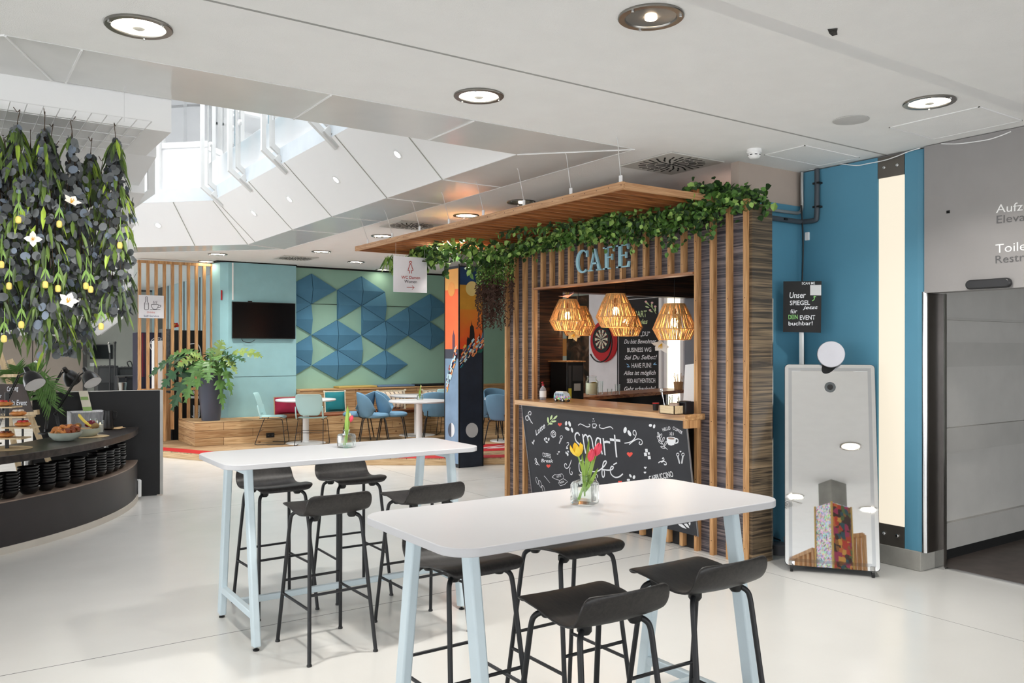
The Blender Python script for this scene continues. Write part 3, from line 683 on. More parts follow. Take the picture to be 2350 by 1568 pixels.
# spiral, spoons, cups
R([(415, 500), (385, 470), (385, 425), (415, 405), (442, 430), (440, 475), (418, 488), (400, 465), (402, 435), (420, 430), (428, 450), (415, 462)])
for (x, y, h, dx) in ((520, 490, 80, -25), (2090, 725, 110, 22), (2160, 725, 110, -14)):
    W.ell(mb, x, y, 17, 20, 20, ring=.008); R([(x - 5, y + 18), (x - 5 + dx, y + h), (x + 5 + dx, y + h), (x + 5, y + 18)], .008, 3)
R([(940, 315), (945, 350), (965, 362), (985, 348), (990, 315), (940, 312)], .01); R([(988, 320), (998, 335), (984, 345)], .008); R([(940, 365), (988, 368)], .008, 2); R([(945, 270), (947, 282)], .008, 2); R([(965, 265), (966, 280)], .008, 2)
R([(1985, 425), (1990, 445), (1985, 465)], .008); R([(2005, 420), (2010, 445), (2004, 470)], .008); R([(2027, 425), (2032, 448), (2024, 470)], .008)
R([(2058, 510), (2090, 520), (2090, 560), (2055, 575)], .014)
W.fill(mb, [(1940, 500), (1955, 488), (2000, 484), (2045, 490), (2064, 508), (2060, 560), (2040, 595), (2000, 605), (1965, 595), (1945, 560)])
# leaves: outline branch and beans, sugar cubes
R([(1830, 440), (1860, 530), (1905, 610), (1952, 658)], .008)
for x, y, r_ in ((1832, 455, 70), (1862, 475, 110), (1830, 505, 60), (1895, 520, 110), (1855, 560, 40), (1925, 575, 115), (1890, 628, 20)): W.ell(mb, x, y, 32, 11, r_, ring=.007)
for x, y, a_, b_, q in ((585, 305, 30, 16, 95), (632, 312, 38, 16, 75), (600, 378, 36, 20, 35), (664, 395, 36, 14, 75), (1380, 395, 42, 22, 100), (1438, 438, 44, 20, 65), (1722, 332, 22, 20, 0), (1772, 345, 28, 15, 100),
                     (297, 522, 20, 10, 80), (318, 505, 18, 10, 60), (350, 520, 22, 11, 100), (322, 555, 18, 11, 30), (135, 570, 22, 8, 60), (150, 545, 20, 8, 100), (598, 640, 14, 12, 0), (612, 685, 14, 9, 60), (585, 700, 16, 9, 80), (605, 722, 22, 12, 80),
                     (1452, 1012, 26, 14, 60), (1500, 1030, 26, 18, 100), (1425, 1068, 22, 16, 0), (800, 1010, 20, 12, 80), (770, 1120, 18, 12, 80), (735, 1135, 14, 10, 60)): W.ell(mb, x, y, a_, b_, q)
for x, y, s_ in ((1668, 670, 20), (1655, 722, 22), (1700, 710, 16), (1706, 765, 22)): W.fill(mb, [(x - s_, y - s_), (x + s_ * .7, y - s_ * 1.1), (x + s_, y + s_), (x - s_ * .7, y + s_ * 1.1)])
R([(592, 570), (615, 562), (618, 590), (590, 625), (612, 640)], .01)
for x, y, s_ in ((952, 244, 10), (488, 690, 13), (470, 718, 11), (1652, 902, 19), (1648, 968, 17), (2127, 685, 13)): W.heart(mb, x, y, s_)
# ribbon banner
R([(395, 1030), (430, 995), (460, 1000), (530, 985), (548, 1010), (545, 1050), (500, 1075), (440, 1055), (395, 1030)], .007, 1); R([(545, 1050), (580, 1070), (605, 1090), (560, 1130), (505, 1145), (480, 1110), (500, 1075)], .007, 1)
for i in range(7): R([(288 + i * 12, 1015 + i * 15), (300 + i * 11, 1022 + i * 13)], .01, 2)
for x, y in ((195, 1080), (235, 1120), (278, 1190)): W.ell(mb, x, y, 50, 15, 75, ring=.007)
R([(1005, 1140), (960, 1110), (940, 1125)], .01); R([(1025, 1140), (1000, 1115), (945, 1112)], .01)
for q in ((1465, 1490), (1500, 1480), (1525, 1470)):   # the leaf at the foot of the board
    pass
mb.build('chalk_drawing', M_ch, cb, smooth=False)
mb = MB(); W.heart(mb, 500, 320, 28); W.heart(mb, 1443, 722, 40); W.heart(mb, 346, 880, 28); W.heart(mb, 1312, 1098, 26); mb.build('chalk_hearts', M_chr, cb, smooth=False)
mb = MB(); R([(338, 330), (370, 290), (415, 240)], .008)
for x, y, q, a_ in ((342, 262, 85, 42), (385, 225, 110, 34), (440, 225, 135, 36), (420, 278, -10, 34), (375, 310, 0, 28)): W.ell(mb, x, y, a_, 13, q)
mb.build('chalk_leaves', M_chg, cb, smooth=False)
mb = MB(); W.ell(mb, 2003, 508, 46, 14, 6, lift=.003); mb.build('chalk_coffee', M_chb, cb, smooth=False)
W.text('Latte', (180, 470), (310, 355), 62, cb, M_ch, shear=.4, up=(0, -.45, .9))
W.text('COFFEE', (270, 752), (382, 775), 55, cb, M_ch); W.text('Break', (250, 828), (415, 835), 44, cb, M_ch, shear=.3)
W.text('HELLO', (1890, 412), (1995, 385), 42, cb, M_ch, up=(0, .2, 1)); W.text('COFFEE', (2020, 382), (2148, 452), 42, cb, M_ch, up=(0, -.35, 1))
W.text('CAPPUCCINO', (1715, 1090), (2035, 1022), 72, cb, M_ch); W.text('HOT &', (462, 1040), (520, 1022), 24, cb, M_ch); W.text('FRESH', (500, 1122), (560, 1100), 24, cb, M_ch)
W2 = Face(a, bn, 1420, 1180, 6.528); mb = MB()
W2.fill(mb, [(890, 150), (950, 150), (985, 180), (1018, 222), (960, 205), (915, 178)]); W2.fill(mb, [(975, 145), (1020, 140), (1045, 170), (1062, 215), (1020, 195)]); W2.fill(mb, [(1045, 135), (1075, 120), (1078, 150), (1066, 178)])
mb.build('chalk_drawing', M_ch, cb, smooth=False)

# CAFE letters
cf = root('cafe_letters', 'pale blue capital letters reading CAFE fixed on the kiosk battens', 'sign', (5.22, 6.1, 2.4))
FL = Face((5.235, 6, 2.5), (-1, 0, 0), 1150, 400, 3.1354); M_pb = mat('pale_blue_letter', (160, 204, 218), 0.45)
CF = Face((5.235, 6, 2.5), (-1, 0, 0))
def serif(name, lo_l, lo_r, capT, capB, shapes):
    """letter drawn in a unit box u 0..1, v 0..1 between left and right edges on the sign plane"""
    A = CF.at(*lo_l, 0); B = CF.at(*lo_r, 0); zt, zb = capT, capB
    mb = MB()
    for sh in shapes:
        mb.extr([(5.235, A.y + (B.y - A.y) * u, zb + (zt - zb) * v) for u, v in sh], (-0.02, 0, 0))
    mb.build(name, M_pb, cf, smooth=False)
zb = CF.at(1330, 624, 0).z; zt = CF.at(1340, 577, 0).z
zb, zt = 2.448, 2.66
Cpts = [];
def arc(cx, cy, rx, ry, a0, a1, k=18): return [(cx + rx * math.cos(math.radians(a0 + (a1 - a0) * i / k)), cy + ry * math.sin(math.radians(a0 + (a1 - a0) * i / k))) for i in range(k + 1)]
quadsC = []
oa = arc(.52, .5, .50, .54, 52, 308); ia = arc(.56, .5, .34, .46, 52, 308)
for i in range(18): quadsC.append([oa[i], oa[i + 1], ia[i + 1], ia[i]])
quadsC += [[(.82, .98), (.90, .98), (.90, .68), (.80, .68)]]
serif('letter_c', (1324, 600), (1354, 600), zt, zb, quadsC)
serif('letter_a', (1352, 600), (1383, 600), zt, zb, [[(.44, 1), (.56, 1), (.92, .04), (.74, .04)], [(.44, 1), (.5, .9), (.2, .04), (.12, .04)], [(.25, .3), (.72, .3), (.70, .38), (.28, .38)], [(0, 0), (.32, 0), (.32, .06), (0, .06)], [(.62, 0), (1, 0), (1, .06), (.62, .06)]])
serif('letter_f', (1387, 600), (1412, 600), zt, zb, [[(.18, 0), (.42, 0), (.42, 1), (.18, 1)], [(.0, .94), (1, .94), (1, 1), (0, 1)], [(.92, .76), (1, .76), (1, .96), (.88, .96)], [(.4, .5), (.8, .5), (.8, .56), (.4, .56)], [(.76, .4), (.84, .4), (.84, .66), (.76, .66)], [(0, 0), (.62, 0), (.62, .06), (0, .06)]])
serif('letter_e', (1417, 600), (1447, 600), zt, zb, [[(.18, 0), (.40, 0), (.40, 1), (.18, 1)], [(.0, .94), (.94, .94), (.94, 1), (0, 1)], [(.86, .78), (.94, .78), (.94, .96), (.82, .96)], [(.4, .5), (.74, .5), (.74, .56), (.4, .56)], [(.7, .4), (.78, .4), (.78, .66), (.7, .66)], [(0, 0), (.96, 0), (1, .24), (.9, .24), (.84, .06), (0, .06)]])

# slatted canopy on wires
cn = root('slatted_canopy', 'oak slatted canopy hung from the ceiling on thin wires in front of the kiosk', 'canopy', (4.8, 7.1, 2.9))
y = 4.715; i = 0
while y < 9.56:
    x1 = 5.62 if i == 0 else (5.40 if y < 7.3 else 5.55)
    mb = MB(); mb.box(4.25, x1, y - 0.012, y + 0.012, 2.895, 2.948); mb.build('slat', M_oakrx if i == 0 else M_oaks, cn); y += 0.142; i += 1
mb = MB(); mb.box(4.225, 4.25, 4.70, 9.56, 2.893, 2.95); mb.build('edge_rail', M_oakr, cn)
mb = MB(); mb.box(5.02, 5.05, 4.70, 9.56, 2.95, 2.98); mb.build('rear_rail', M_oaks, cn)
mb = MB()
for k in range(i): mb.lathe([(0.004, 0), (0.004, 0.0006)], (4.225, 4.715 + 0.142 * k, 2.925), 6, (-1, 0, 0))
mb.build('screw_holes', M_dark, cn)
for yy in (4.57, 5.17, 5.83, 6.49, 7.13, 7.75, 8.40, 9.05):
    mb = MB(); mb.tube([(4.05, yy, CZ), (4.06, yy, CZ - 0.012), (4.09, yy + .03, CZ - 0.03), (4.235, yy + 0.16, 2.99)], 0.003, 6); w = mb.build('suspension_wire', mat('grey_wire', (220, 220, 220), 0.4), cn)
    mb = MB(); mb.box(4.228, 4.242, yy + 0.145, yy + 0.175, 2.945, 3.0); mb.build('bracket', M_white, w, bevel=0.003)

# wicker pendants
M_rat = wood('rattan', (196, 140, 78), (236, 190, 128), (9, 9, 9), 6, 0.6)
nt = M_rat.node_tree; b_ = nt.nodes['Principled BSDF']; b_.inputs['Subsurface Weight'].default_value = 0.0
def pendant():
    r = root('wicker_pendant_lamp', 'x', 'lamp', (0, 0, 0)); rnd = random.Random(3)
    mb = MB(); rings = [(0.095, 0.165), (0.145, 0.065), (0.198, -0.065), (0.145, -0.165)]
    def strand(r0, z0, r1, z1, a0, a1, w):
        p = Vector((r0 * math.cos(a0), r0 * math.sin(a0), z0)); q = Vector((r1 * math.cos(a1), r1 * math.sin(a1), z1))
        mb.beam(p, q, w, 0.003, up=Vector((math.cos(a0), math.sin(a0), 0)))
    for bi in range(3):
        (r0, z0), (r1, z1) = rings[bi], rings[bi + 1]; k = (104, 128, 112)[bi]
        for j in range(k):
            a0 = 2 * math.pi * j / k + rnd.uniform(-.02, .02); strand(r0, z0, r1, z1, a0, a0 + rnd.uniform(-.09, .09), rnd.uniform(.005, .0085))
    for rr, z in rings: mb.tube([(rr * math.cos(2 * math.pi * k / 32), rr * math.sin(2 * math.pi * k / 32), z) for k in range(33)], 0.004, 6, caps=False)
    mb.build('shade', M_rat, r, local=True)
    mb = MB(); mb.ball((0, 0, -0.005), 0.034, 14, sz=1.25); mb.build('bulb', emit('bulb_warm', (255, 214, 150), 14), r, local=True)
    mb = MB(); mb.lathe([(0.02, 0.035), (0.022, 0.10), (0.012, 0.12), (0.005, 0.13)], (0, 0, 0), 14); mb.build('socket', mat('brown_socket', (96, 60, 38), 0.5), r, local=True)
    mb = MB(); mb.tube([(0, 0, .12), (0, 0, .2)], 0.003, 6); mb.build('cord', M_black, r, local=True)
    return r
pd0 = pendant(); cordm = M_black
PD = [((5.60, 7.10, 2.060), 'wicker pendant lamp with a pink flower on top, leftmost of the front three'), ((5.60, 6.33, 2.080), 'wicker pendant lamp in the middle of the hatch, largest looking and highest'),
      ((5.60, 5.52, 1.945), 'wicker pendant lamp hanging lowest at the right end of the hatch'), ((6.05, 7.48, 2.015), 'wicker pendant lamp half hidden behind the leftmost one'), ((6.77, 7.47, 2.015), 'wicker pendant lamp half hidden behind the middle one')]
for i, (p, l) in enumerate(PD):
    o = pd0 if i == 0 else dup(pd0, p); o.location = p; o['label'] = l; o['group'] = 'wicker pendant lamps'; o.rotation_euler = (0, 0, i * .9)
    for k in o.children:
        if k.name.startswith('cord'): k.scale = (1, 1, 1); 
    mb = MB(); mb.tube([(p[0], p[1], p[2] + .15), (p[0], p[1], 2.85)], 0.003, 6); c_ = mb.build('cord', M_black, o, local=True)
    for v in c_.data.vertices: v.co = v.co - Vector(p)
    l_ = bpy.data.lights.new('pendant_glow', 'POINT'); l_.energy = 1.8; l_.color = (1, 0.82, 0.6); l_.shadow_soft_size = 0.04
    lo = bpy.data.objects.new('pendant_glow', l_); COL.objects.link(lo); lo.location = (p[0], p[1], p[2] - 0.06); lo['kind'] = 'structure'

def paper_flower(name, label, c, s, colr, axis=(0, 0, 1), group='paper flowers on the lamps', n=5, mid=(240, 190, 60)):
    r = root(name, label, 'flower', c, group); q = Vector((0, 0, 1)).rotation_difference(Vector(axis).normalized()); c = Vector(c)
    for k in range(n):
        a = 2 * math.pi * k / n; d = q @ Vector((math.cos(a), math.sin(a), 0.45)); mb = MB(); mb.leaf(c, d, q @ Vector((0, 0, 1)), s, s * .8, .1)
        mb.build('petal', colr, r)
    mb = MB()
    for k in range(6): a = k; mb.tube([c, c + (q @ Vector((math.cos(a) * .2, math.sin(a) * .2, .5))) * s], s * .03, 5)
    mb.build('stamens', mat('stamen_%d' % mid[1], mid, 0.6), r); return r
M_pinkp = mat('pink_petal', (236, 196, 200), 0.7); M_whitep = mat('white_petal', (244, 240, 234), 0.7); M_creamp = mat('cream_petal', (246, 222, 160), 0.7)
paper_flower('silk_flower', 'pink silk flower lying on top of the leftmost wicker lamp', (5.60, 7.10, 2.245), .11, M_pinkp, (-.3, 0, 1), None)
paper_flower('silk_flower', 'cream silk flower hanging under the wicker lamp nearest the dartboard', (5.75, 7.18, 1.86), .09, M_creamp, (-.6, -.3, -.7), None)
paper_flower('silk_flower', 'white and yellow silk flower dangling below the rightmost wicker lamp', (5.50, 5.58, 1.745), .10, M_whitep, (-.6, -.2, -.7), None)

# things on the counter
def P(px, py, z): return pz(px, py, z)
TZ = 1.155
b = P(1246, 918, TZ); r = root('soap_dispenser', 'clear pump bottle with red nozzle at the left end of the serving counter', 'bottle', b)
mb = MB(); mb.lathe([(0.032, 0), (0.036, 0.008), (0.036, 0.10), (0.028, 0.125), (0.013, 0.14), (0.013, 0.15)], b, 20); mb.build('bottle', mat('milky_plastic', (206, 206, 214), 0.2, trans=.5), r)
mb = MB(); mb.lathe([(0.0365, 0.03), (0.0365, 0.095)], b, 20); mb.build('paper_label', M_white, r)
mb = MB(); mb.lathe([(0.014, 0.15), (0.014, 0.165), (0.004, 0.168), (0.004, 0.185)], b, 12); mb.beam(b + Vector((0, 0, .188)), b + Vector((-.03, -.02, .184)), .012, .01); mb.build('pump', mat('crimson_plastic', (180, 30, 46), .4), r)
# toy camper van
b = P(1290, 922, TZ); r = root('toy_van', 'small toy camper van with flower pattern standing on the serving counter', 'toy', b)
def van():
    mb = MB(); prof = [(-.105, .02), (-.105, .062), (-.095, .085), (-.078, .094), (.06, .094), (.085, .082), (.105, .05), (.108, .02)]
    mb.extr([(b.x - .038, b.y + u * -.9 , b.z + v) for u, v in prof], (.076, 0, 0)); o = mb.build('body', van_mat(), r, bevel=.006)
    mb = MB(); mb.box(b.x - .03, b.x + .03, b.y - .05, b.y + .07, b.z + .094, b.z + .104); mb.build('roof_rack', M_white, r, bevel=.002)
    mb = MB()
    for k in range(4): mb.box(b.x - .0395, b.x - .038, b.y - .072 + k * .038, b.y - .042 + k * .038, b.z + .06, b.z + .084)
    mb.build('windows', mat('toy_glass', (70, 90, 110), .1), r)
    for sx in (-1, 1):
        for sy in (-1, 1):
            mb = MB(); mb.lathe([(.019, -.008), (.019, .008)], (b.x + sx * .034, b.y + sy * .058, b.z + .019), 16, (1, 0, 0)); w = mb.build('wheel', M_black, r)
            mb = MB(); mb.lathe([(.011, .0085), (.009, .0105)], (b.x + sx * .034, b.y + sy * .058, b.z + .019), 12, (sx, 0, 0)); mb.build('hub_cap', M_white, w)
def van_mat():
    m, nt, bb = base('flower_pattern'); v = coords(nt, (1, 1, 1)); vo = nd(nt, 'ShaderNodeTexVoronoi'); vo.inputs['Scale'].default_value = 90; nt.links.new(v, vo.inputs['Vector'])
    hs = nd(nt, 'ShaderNodeHueSaturation'); hs.inputs['Saturation'].default_value = 1.1; nt.links.new(vo.outputs['Color'], hs.inputs['Color'])
    tc = nd(nt, 'ShaderNodeTexCoord'); sp = nd(nt, 'ShaderNodeSeparateXYZ'); nt.links.new(tc.outputs['Object'], sp.inputs[0])
    g = nd(nt, 'ShaderNodeMath', operation='GREATER_THAN'); nt.links.new(sp.outputs[2], g.inputs[0]); g.inputs[1].default_value = .058
    mx = nd(nt, 'ShaderNodeMix', data_type='RGBA'); nt.links.new(g.outputs[0], mx.inputs[0]); nt.links.new(hs.outputs['Color'], mx.inputs[6]); mx.inputs[7].default_value = lin((200, 220, 235))
    nt.links.new(mx.outputs[2], bb.inputs['Base Color']); bb.inputs['Roughness'].default_value = .25; return m
van()
b = P(1505, 942, TZ); mb = MB(); mb.lathe([(.024, 0), (.029, .06), (.027, .062), (.022, .004), (.0001, .004)], b, 18)
r = mb.build('shot_cup', M_black, None, label='small black cup with red rim on the serving counter left of the wooden box', cat='cup'); ORG[r.name] = Vector((0, 0, 0))
mb = MB(); mb.lathe([(.0285, .057), (.0305, .066), (.026, .066)], b, 18); mb.build('rim', M_red, r)
# wooden cutlery box with jars
b = P(1541, 950, TZ); r = root('cutlery_box', 'pale wooden box of jars and spoons at the right end of the serving counter', 'box', b)
mb = MB()
for c in ((-.055, .055, -.085, -.079), (-.055, .055, .079, .085), (-.055, -.049, -.085, .085), (.049, .055, -.085, .085), (-.055, .055, -.085, .085)):
    z1 = .07 if c != (-.055, .055, -.085, .085) else .006; mb.box(b.x + c[0], b.x + c[1], b.y + c[2], b.y + c[3], b.z, b.z + z1)
mb.build('box', wood('pale_box', (206, 180, 140), (228, 206, 168), (9, .7, 9), 3, .6), r)
j = b + Vector((0, -.03, .007)); jr = root('storage_jar', 'glass storage jar of brown sugar with lid standing in the wooden counter box', 'jar', j)
mb = MB(); mb.lathe([(.042, 0), (.045, .01), (.045, .10), (.038, .118), (.038, .125)], j, 22); mb.build('jar', M_glass, jr)
mb = MB(); mb.lathe([(.040, .003), (.041, .085), (.0001, .088)], j, 20); mb.build('sugar', mat('brown_sugar', (188, 160, 144), .9), jr)
mb = MB(); mb.lathe([(.042, .125), (.045, .13), (.043, .14), (.0001, .143)], j, 20); mb.build('lid', M_glass, jr)
mb = MB(); mb.tube([j + Vector((.0, -.045, .12)), j + Vector((0, -.06, .13)), j + Vector((0, -.06, .10)), j + Vector((0, -.046, .09))], .0025, 6); mb.build('clasp', M_chrome, jr)
for dx, dy, t, l in ((-.02, .05, .02, 'steel spoon leaning out of the wooden counter box, nearest the jar'), (.01, .065, .05, 'steel spoon leaning furthest left out of the wooden counter box')):
    s0 = b + Vector((dx, dy, .01)); s1 = s0 + Vector((-.02, t, .17)); r2 = root('spoon', l, 'spoon', s0)
    mb = MB(); mb.tube([s0, s1], .003, 6); mb.build('handle', M_chrome, r2); mb = MB(); mb.ball(s1 + Vector((0, 0, .015)), .012, 10, sx=.4, sz=1.6); mb.build('bowl', M_chrome, r2)
g = b + Vector((.01, .035, .007)); mb = MB(); mb.lathe([(.026, 0), (.028, .15), (.026, .15), (.024, .006), (.0001, .006)], g, 18); mb.build('drinking_glass', M_glass, None, label='tall clear glass in the wooden box left of the sugar jar', cat='glass')
b = P(1573, 950, TZ); r = root('napkin_dispenser', 'black square napkin dispenser at the right corner of the serving counter', 'napkin holder', b)
mb = MB(); mb.box(b.x - .05, b.x + .05, b.y - .052, b.y + .052, b.z, b.z + .105); mb.build('case', mat('black_gloss', (24, 25, 30), .3), r, bevel=.006)
mb = MB(); mb.box(b.x - .03, b.x + .03, b.y - .035, b.y + .035, b.z + .103, b.z + .108); mb.build('napkins', M_blackm, r)
mb = MB(); mb.box(b.x - .052, b.x - .05, b.y + .03, b.y + .05, b.z + .03, b.z + .085); mb.build('sticker', M_white, r)
mb = MB(); q = Vector((5.50, 4.985, TZ)); mb.extr([(5.45, 5.08, TZ), (5.45, 5.27, TZ), (5.45, 5.24, TZ + .40), (5.45, 5.08, TZ + .42)], (.03, 0, 0)); mb.box(5.42, 5.55, 5.08, 5.28, TZ, TZ + .01)
mb.build('menu_stand', M_white, None, label='tall white panel standing at the right end of the hatch beside the napkin holder', cat='stand')

# items at the back of the kiosk
def appliance():
    x0, x1, y0, y1, z0 = 5.72, 5.96, 7.27, 7.57, 1.10
    r = root('coffee_machine', 'tall black coffee machine with open rear panel at the left inside the kiosk', 'machine', (6.15, 7.4, z0))
    mb = MB(); mb.box(x0, x1, y0, y1, z0, z0 + .45); mb.build('housing', M_black, r, bevel=.008)
    mb = MB(); mb.box(x0 + .02, x0 + .06, y0 - .004, y0, z0 + .05, z0 + .41); mb.box(x0 + .08, x1 - .02, y0 - .004, y0, z0 + .24, z0 + .41); mb.build('rear_panel', mat('graphite', (52, 52, 54), .5), r)
    mb = MB(); mb.box(x0 + .10, x0 + .19, y0 - .006, y0, z0 + .13, z0 + .21); mb.build('rating_plate', mat('plate_silver', (160, 160, 158), .4), r)
    mb = MB(); mb.box(x0 + .02, x0 + .06, y0 - .008, y0, z0 + .02, z0 + .16); mb.build('yellow_label', mat('label_yellow', (206, 196, 70), .5), r)
    mb = MB(); mb.box(x0 - .02, x1 + .02, y0 - .01, y1 + .02, z0 + .45, z0 + .462); mb.build('tray', M_oak, r)
    mb = MB(); mb.box(5.905, 6.0, 7.25, 7.6, 0, 1.10); mb.build('back_cabinet', M_blackm, None, label='black cabinet carrying the coffee machine inside the kiosk', cat='cabinet')
appliance()
j = pz(1358, 906, 1.105); r = root('drink_dispenser', 'big glass jar of pale green lemonade with lemon slices on the rear counter', 'jar', j)
mb = MB(); mb.lathe([(.075, 0), (.082, .02), (.082, .17), (.06, .20), (.06, .22)], j, 24); mb.build('jar', M_glass, r)
mb = MB(); mb.lathe([(.07, .006), (.076, .02), (.076, .15), (.0001, .152)], j, 22); mb.build('lemonade', mat('lemonade', (232, 238, 214), .15), r)
for k in range(4): mb = MB(); mb.disc(j + Vector((-.03 + .02 * k, -.02, .155)), (.1 * k, .2, 1), .03, 12); mb.build('lemon_slice', mat('lemon', (226, 190, 60), .5), r)
mb = MB(); mb.lathe([(.062, .22), (.064, .24), (.0001, .245)], j, 20); mb.build('lid', M_glass, r)
for dx, dy, h, l in ((.20, .06, .17, 'tall clear carafe on the rear counter right of the lemonade jar'), (.33, .10, .13, 'clear tumbler on the rear counter, furthest right of the glasses'), (.27, .02, .07, 'small clear glass on the rear counter between carafe and tumbler')):
    g = pz(1300 + dx * 300 + 18, 905, 1.105); mb = MB(); mb.lathe([(.03, 0), (.034, h), (.032, h), (.028, .006), (.0001, .006)], g, 18); mb.build('drinking_glass', M_glass, None, label=l, cat='glass')
b = pz(1557, 894, 1.105); mb = MB(); mb.lathe([(.06, 0), (.07, .11), (.066, .11), (.056, .006), (.0001, .006)], b, 18); r = mb.build('stirrer_pot', M_oak, None, label='wooden pot of stirrers at the right end of the rear counter', cat='pot')
for k in range(7):
    a_ = k * .9; mb = MB(); mb.tube([b + Vector((.02 * math.cos(a_), .02 * math.sin(a_), .02)), b + Vector((.07 * math.cos(a_), .07 * math.sin(a_), .2 + .02 * (k % 3)))], .004, 5); mb.build('stirrer', mat('stirrer_wood', (200, 160, 110), .7), r)
# dartboard
dc = pX(1382, 779, 9.17); rc_ = pX(1386, 783, 9.18)
r = root('dartboard', 'round black and white dartboard in a red foam surround on the white wall', 'dartboard', (9.19, dc.y, dc.z))
mb = MB(); mb.lathe([(.34, 0), (.35, .015), (.34, .03), (.24, .03)], (9.20, rc_.y, rc_.z), 40, (-1, 0, 0)); mb.build('red_surround', M_red, r)
mb = MB(); mb.lathe([(.225, 0), (.225, .05), (.0001, .05)], (9.20, dc.y, dc.z), 40, (-1, 0, 0)); mb.build('board', M_black, r)
def ring(mbw, mbb, r0, r1, x, flip=0):
    for k in range(20):
        a0 = math.radians(18 * k - 9); a1 = a0 + math.radians(18)
        pts = [(x, dc.y + rr * math.sin(a), dc.z + rr * math.cos(a)) for rr, a in ((r0, a0), (r1, a0), (r1, (a0 + a1) / 2), (r1, a1), (r0, a1))]
        (mbw if (k + flip) % 2 else mbb).add(pts, [(0, 1, 2, 3, 4)])
w, g_ = MB(), MB(); ring(w, MB(), .016, .100, 9.148); ring(w, MB(), .106, .162, 9.148); w.build('cream_segments', mat('sisal_cream', (226, 218, 196), .8), r, smooth=False)
w, g_ = MB(), MB(); ring(w, g_, .100, .106, 9.147); ring(w, g_, .162, .169, 9.147); w.build('green_ring', mat('dart_green', (40, 120, 70), .7), r, smooth=False); g_.build('red_ring', M_red, r, smooth=False)
for k, nn_ in enumerate((20, 1, 18, 4, 13, 6, 10, 15, 2, 17, 3, 19, 7, 16, 8, 11, 14, 9, 12, 5)):
    pass
mb = MB(); mb.tube([(9.12, dc.y + .30 * math.sin(a_), dc.z - .06 + .32 * math.cos(a_)) for a_ in [i * .2 + 2.2 for i in range(20)]], .012, 8); mb.build('cable_loop', M_black, None, label='black cable loop hanging around the lower left of the dartboard', cat='cable')
# menu chalkboard on the far wall
MP = Vector((9.195, 9.8, 2)); WF = Face((9.17, 9.8, 2), (-1, 0, 0), 1200, 640, 4.9)
tl, tr = pX(1418, 686, 9.19), pX(1519, 687, 9.19)
mn = root('menu_chalkboard', 'tall black chalkboard with white handwritten German lines behind the kiosk', 'chalkboard', (9.18, (tl.y + tr.y) / 2, 1.0))
mb = MB(); mb.box(9.172, 9.20, tr.y, tl.y, 0.9, 2.53); mb.build('board', mat('chalk_dark', (30, 30, 32), .7, var=.1), mn)
mb = MB()
for q in (tr.y + .04, tl.y - .04): mb.box(9.170, 9.172, q - .004, q + .004, .95, 2.49)
mb.box(9.170, 9.172, tr.y + .04, tl.y - .04, 2.485, 2.493); mb.build('chalk_border', M_ch, mn)
for st, x0, x1, yb, cap, m_, sh in (('SMART', 1215, 1395, 432, 70, M_chg, 0), ('Rules', 1270, 1405, 510, 55, M_chg, .3), ('"SAG „DU“', 1210, 1430, 648, 52, M_ch, 0), ('Du bist Bewohner', 1140, 1500, 730, 48, M_ch, .3), ('BUSINESS WG', 1175, 1445, 825, 48, M_ch, 0),
                             ('Sei Du Selbst!', 1143, 1510, 908, 46, M_ch, .3), ('HAVE FUN!', 1225, 1445, 1002, 52, M_ch, 0), ('Alles ist möglich', 1135, 1495, 1082, 46, M_ch, .3), ('SEID AUTHENTISCH', 1172, 1490, 1172, 48, M_ch, 0), ('Geht schaukeln!', 1142, 1495, 1262, 48, M_ch, .3)):
    WF.text(st, (x0, yb), (x1, yb - 4), cap, mn, m_, shear=sh, lift=.003)
mb = MB(); mb2 = MB()
for x, y, q in ((1180, 965, 35), (1188, 990, 0), (1480, 955, -40), (1490, 965, 0)): WF.ell(mb, x, y, 18, 5, q, .003)
mb.build('chalk_marks', mat('chalk_blue', (140, 190, 230), .8), mn)
WF.ribbon(mb2, [(1500, 395), (1450, 320), (1380, 270)], .008, 5, .003); WF.ribbon(mb2, [(1470, 350), (1450, 290), (1455, 265)], .006, 5, .003)
for x, y, q in ((1400, 318, 20), (1440, 365, 25), (1490, 345, 90), (1452, 300, 80), (1405, 280, 50)): WF.ell(mb2, x, y, 24, 8, q, .003)
mb2.build('chalk_leaves', M_chg, mn)
mb = MB()
for x, y in ((1385, 258), (1455, 270), (1432, 352), (1490, 312)): WF.ell(mb, x, y, 14, 12, 0, .004)
mb.build('chalk_blossoms', mat('chalk_pink', (236, 190, 190), .8), mn)
# mural and wood box beyond
a_ = pX(1300, 745, 10.58); b_ = pX(1370, 700, 10.58)
m_mur, nt, bb = base('landscape_print'); v = coords(nt, (1, 1, 1)); nz = nd(nt, 'ShaderNodeTexNoise'); nz.inputs['Scale'].default_value = 3; nz.inputs['Detail'].default_value = 8; nz.inputs['Distortion'].default_value = 1.2; nt.links.new(v, nz.inputs['Vector'])
rr = nd(nt, 'ShaderNodeValToRGB'); e = rr.color_ramp; e.elements[0].color = lin((24, 18, 14)); e.elements[0].position = .36; e.elements[1].color = lin((150, 116, 92)); e.elements[1].position = .68
x_ = e.elements.new(.5); x_.color = lin((72, 44, 26)); nt.links.new(nz.outputs['Fac'], rr.inputs['Fac']); nt.links.new(rr.outputs['Color'], bb.inputs['Base Color'])
mb = MB(); mb.box(10.56, 10.6, pX(1375, 700, 10.58).y, pX(1302, 700, 10.58).y, .4, 2.75); mb.build('landscape_picture', m_mur, None, label='dark brown rocky landscape picture on the wall left of the dartboard', cat='picture')
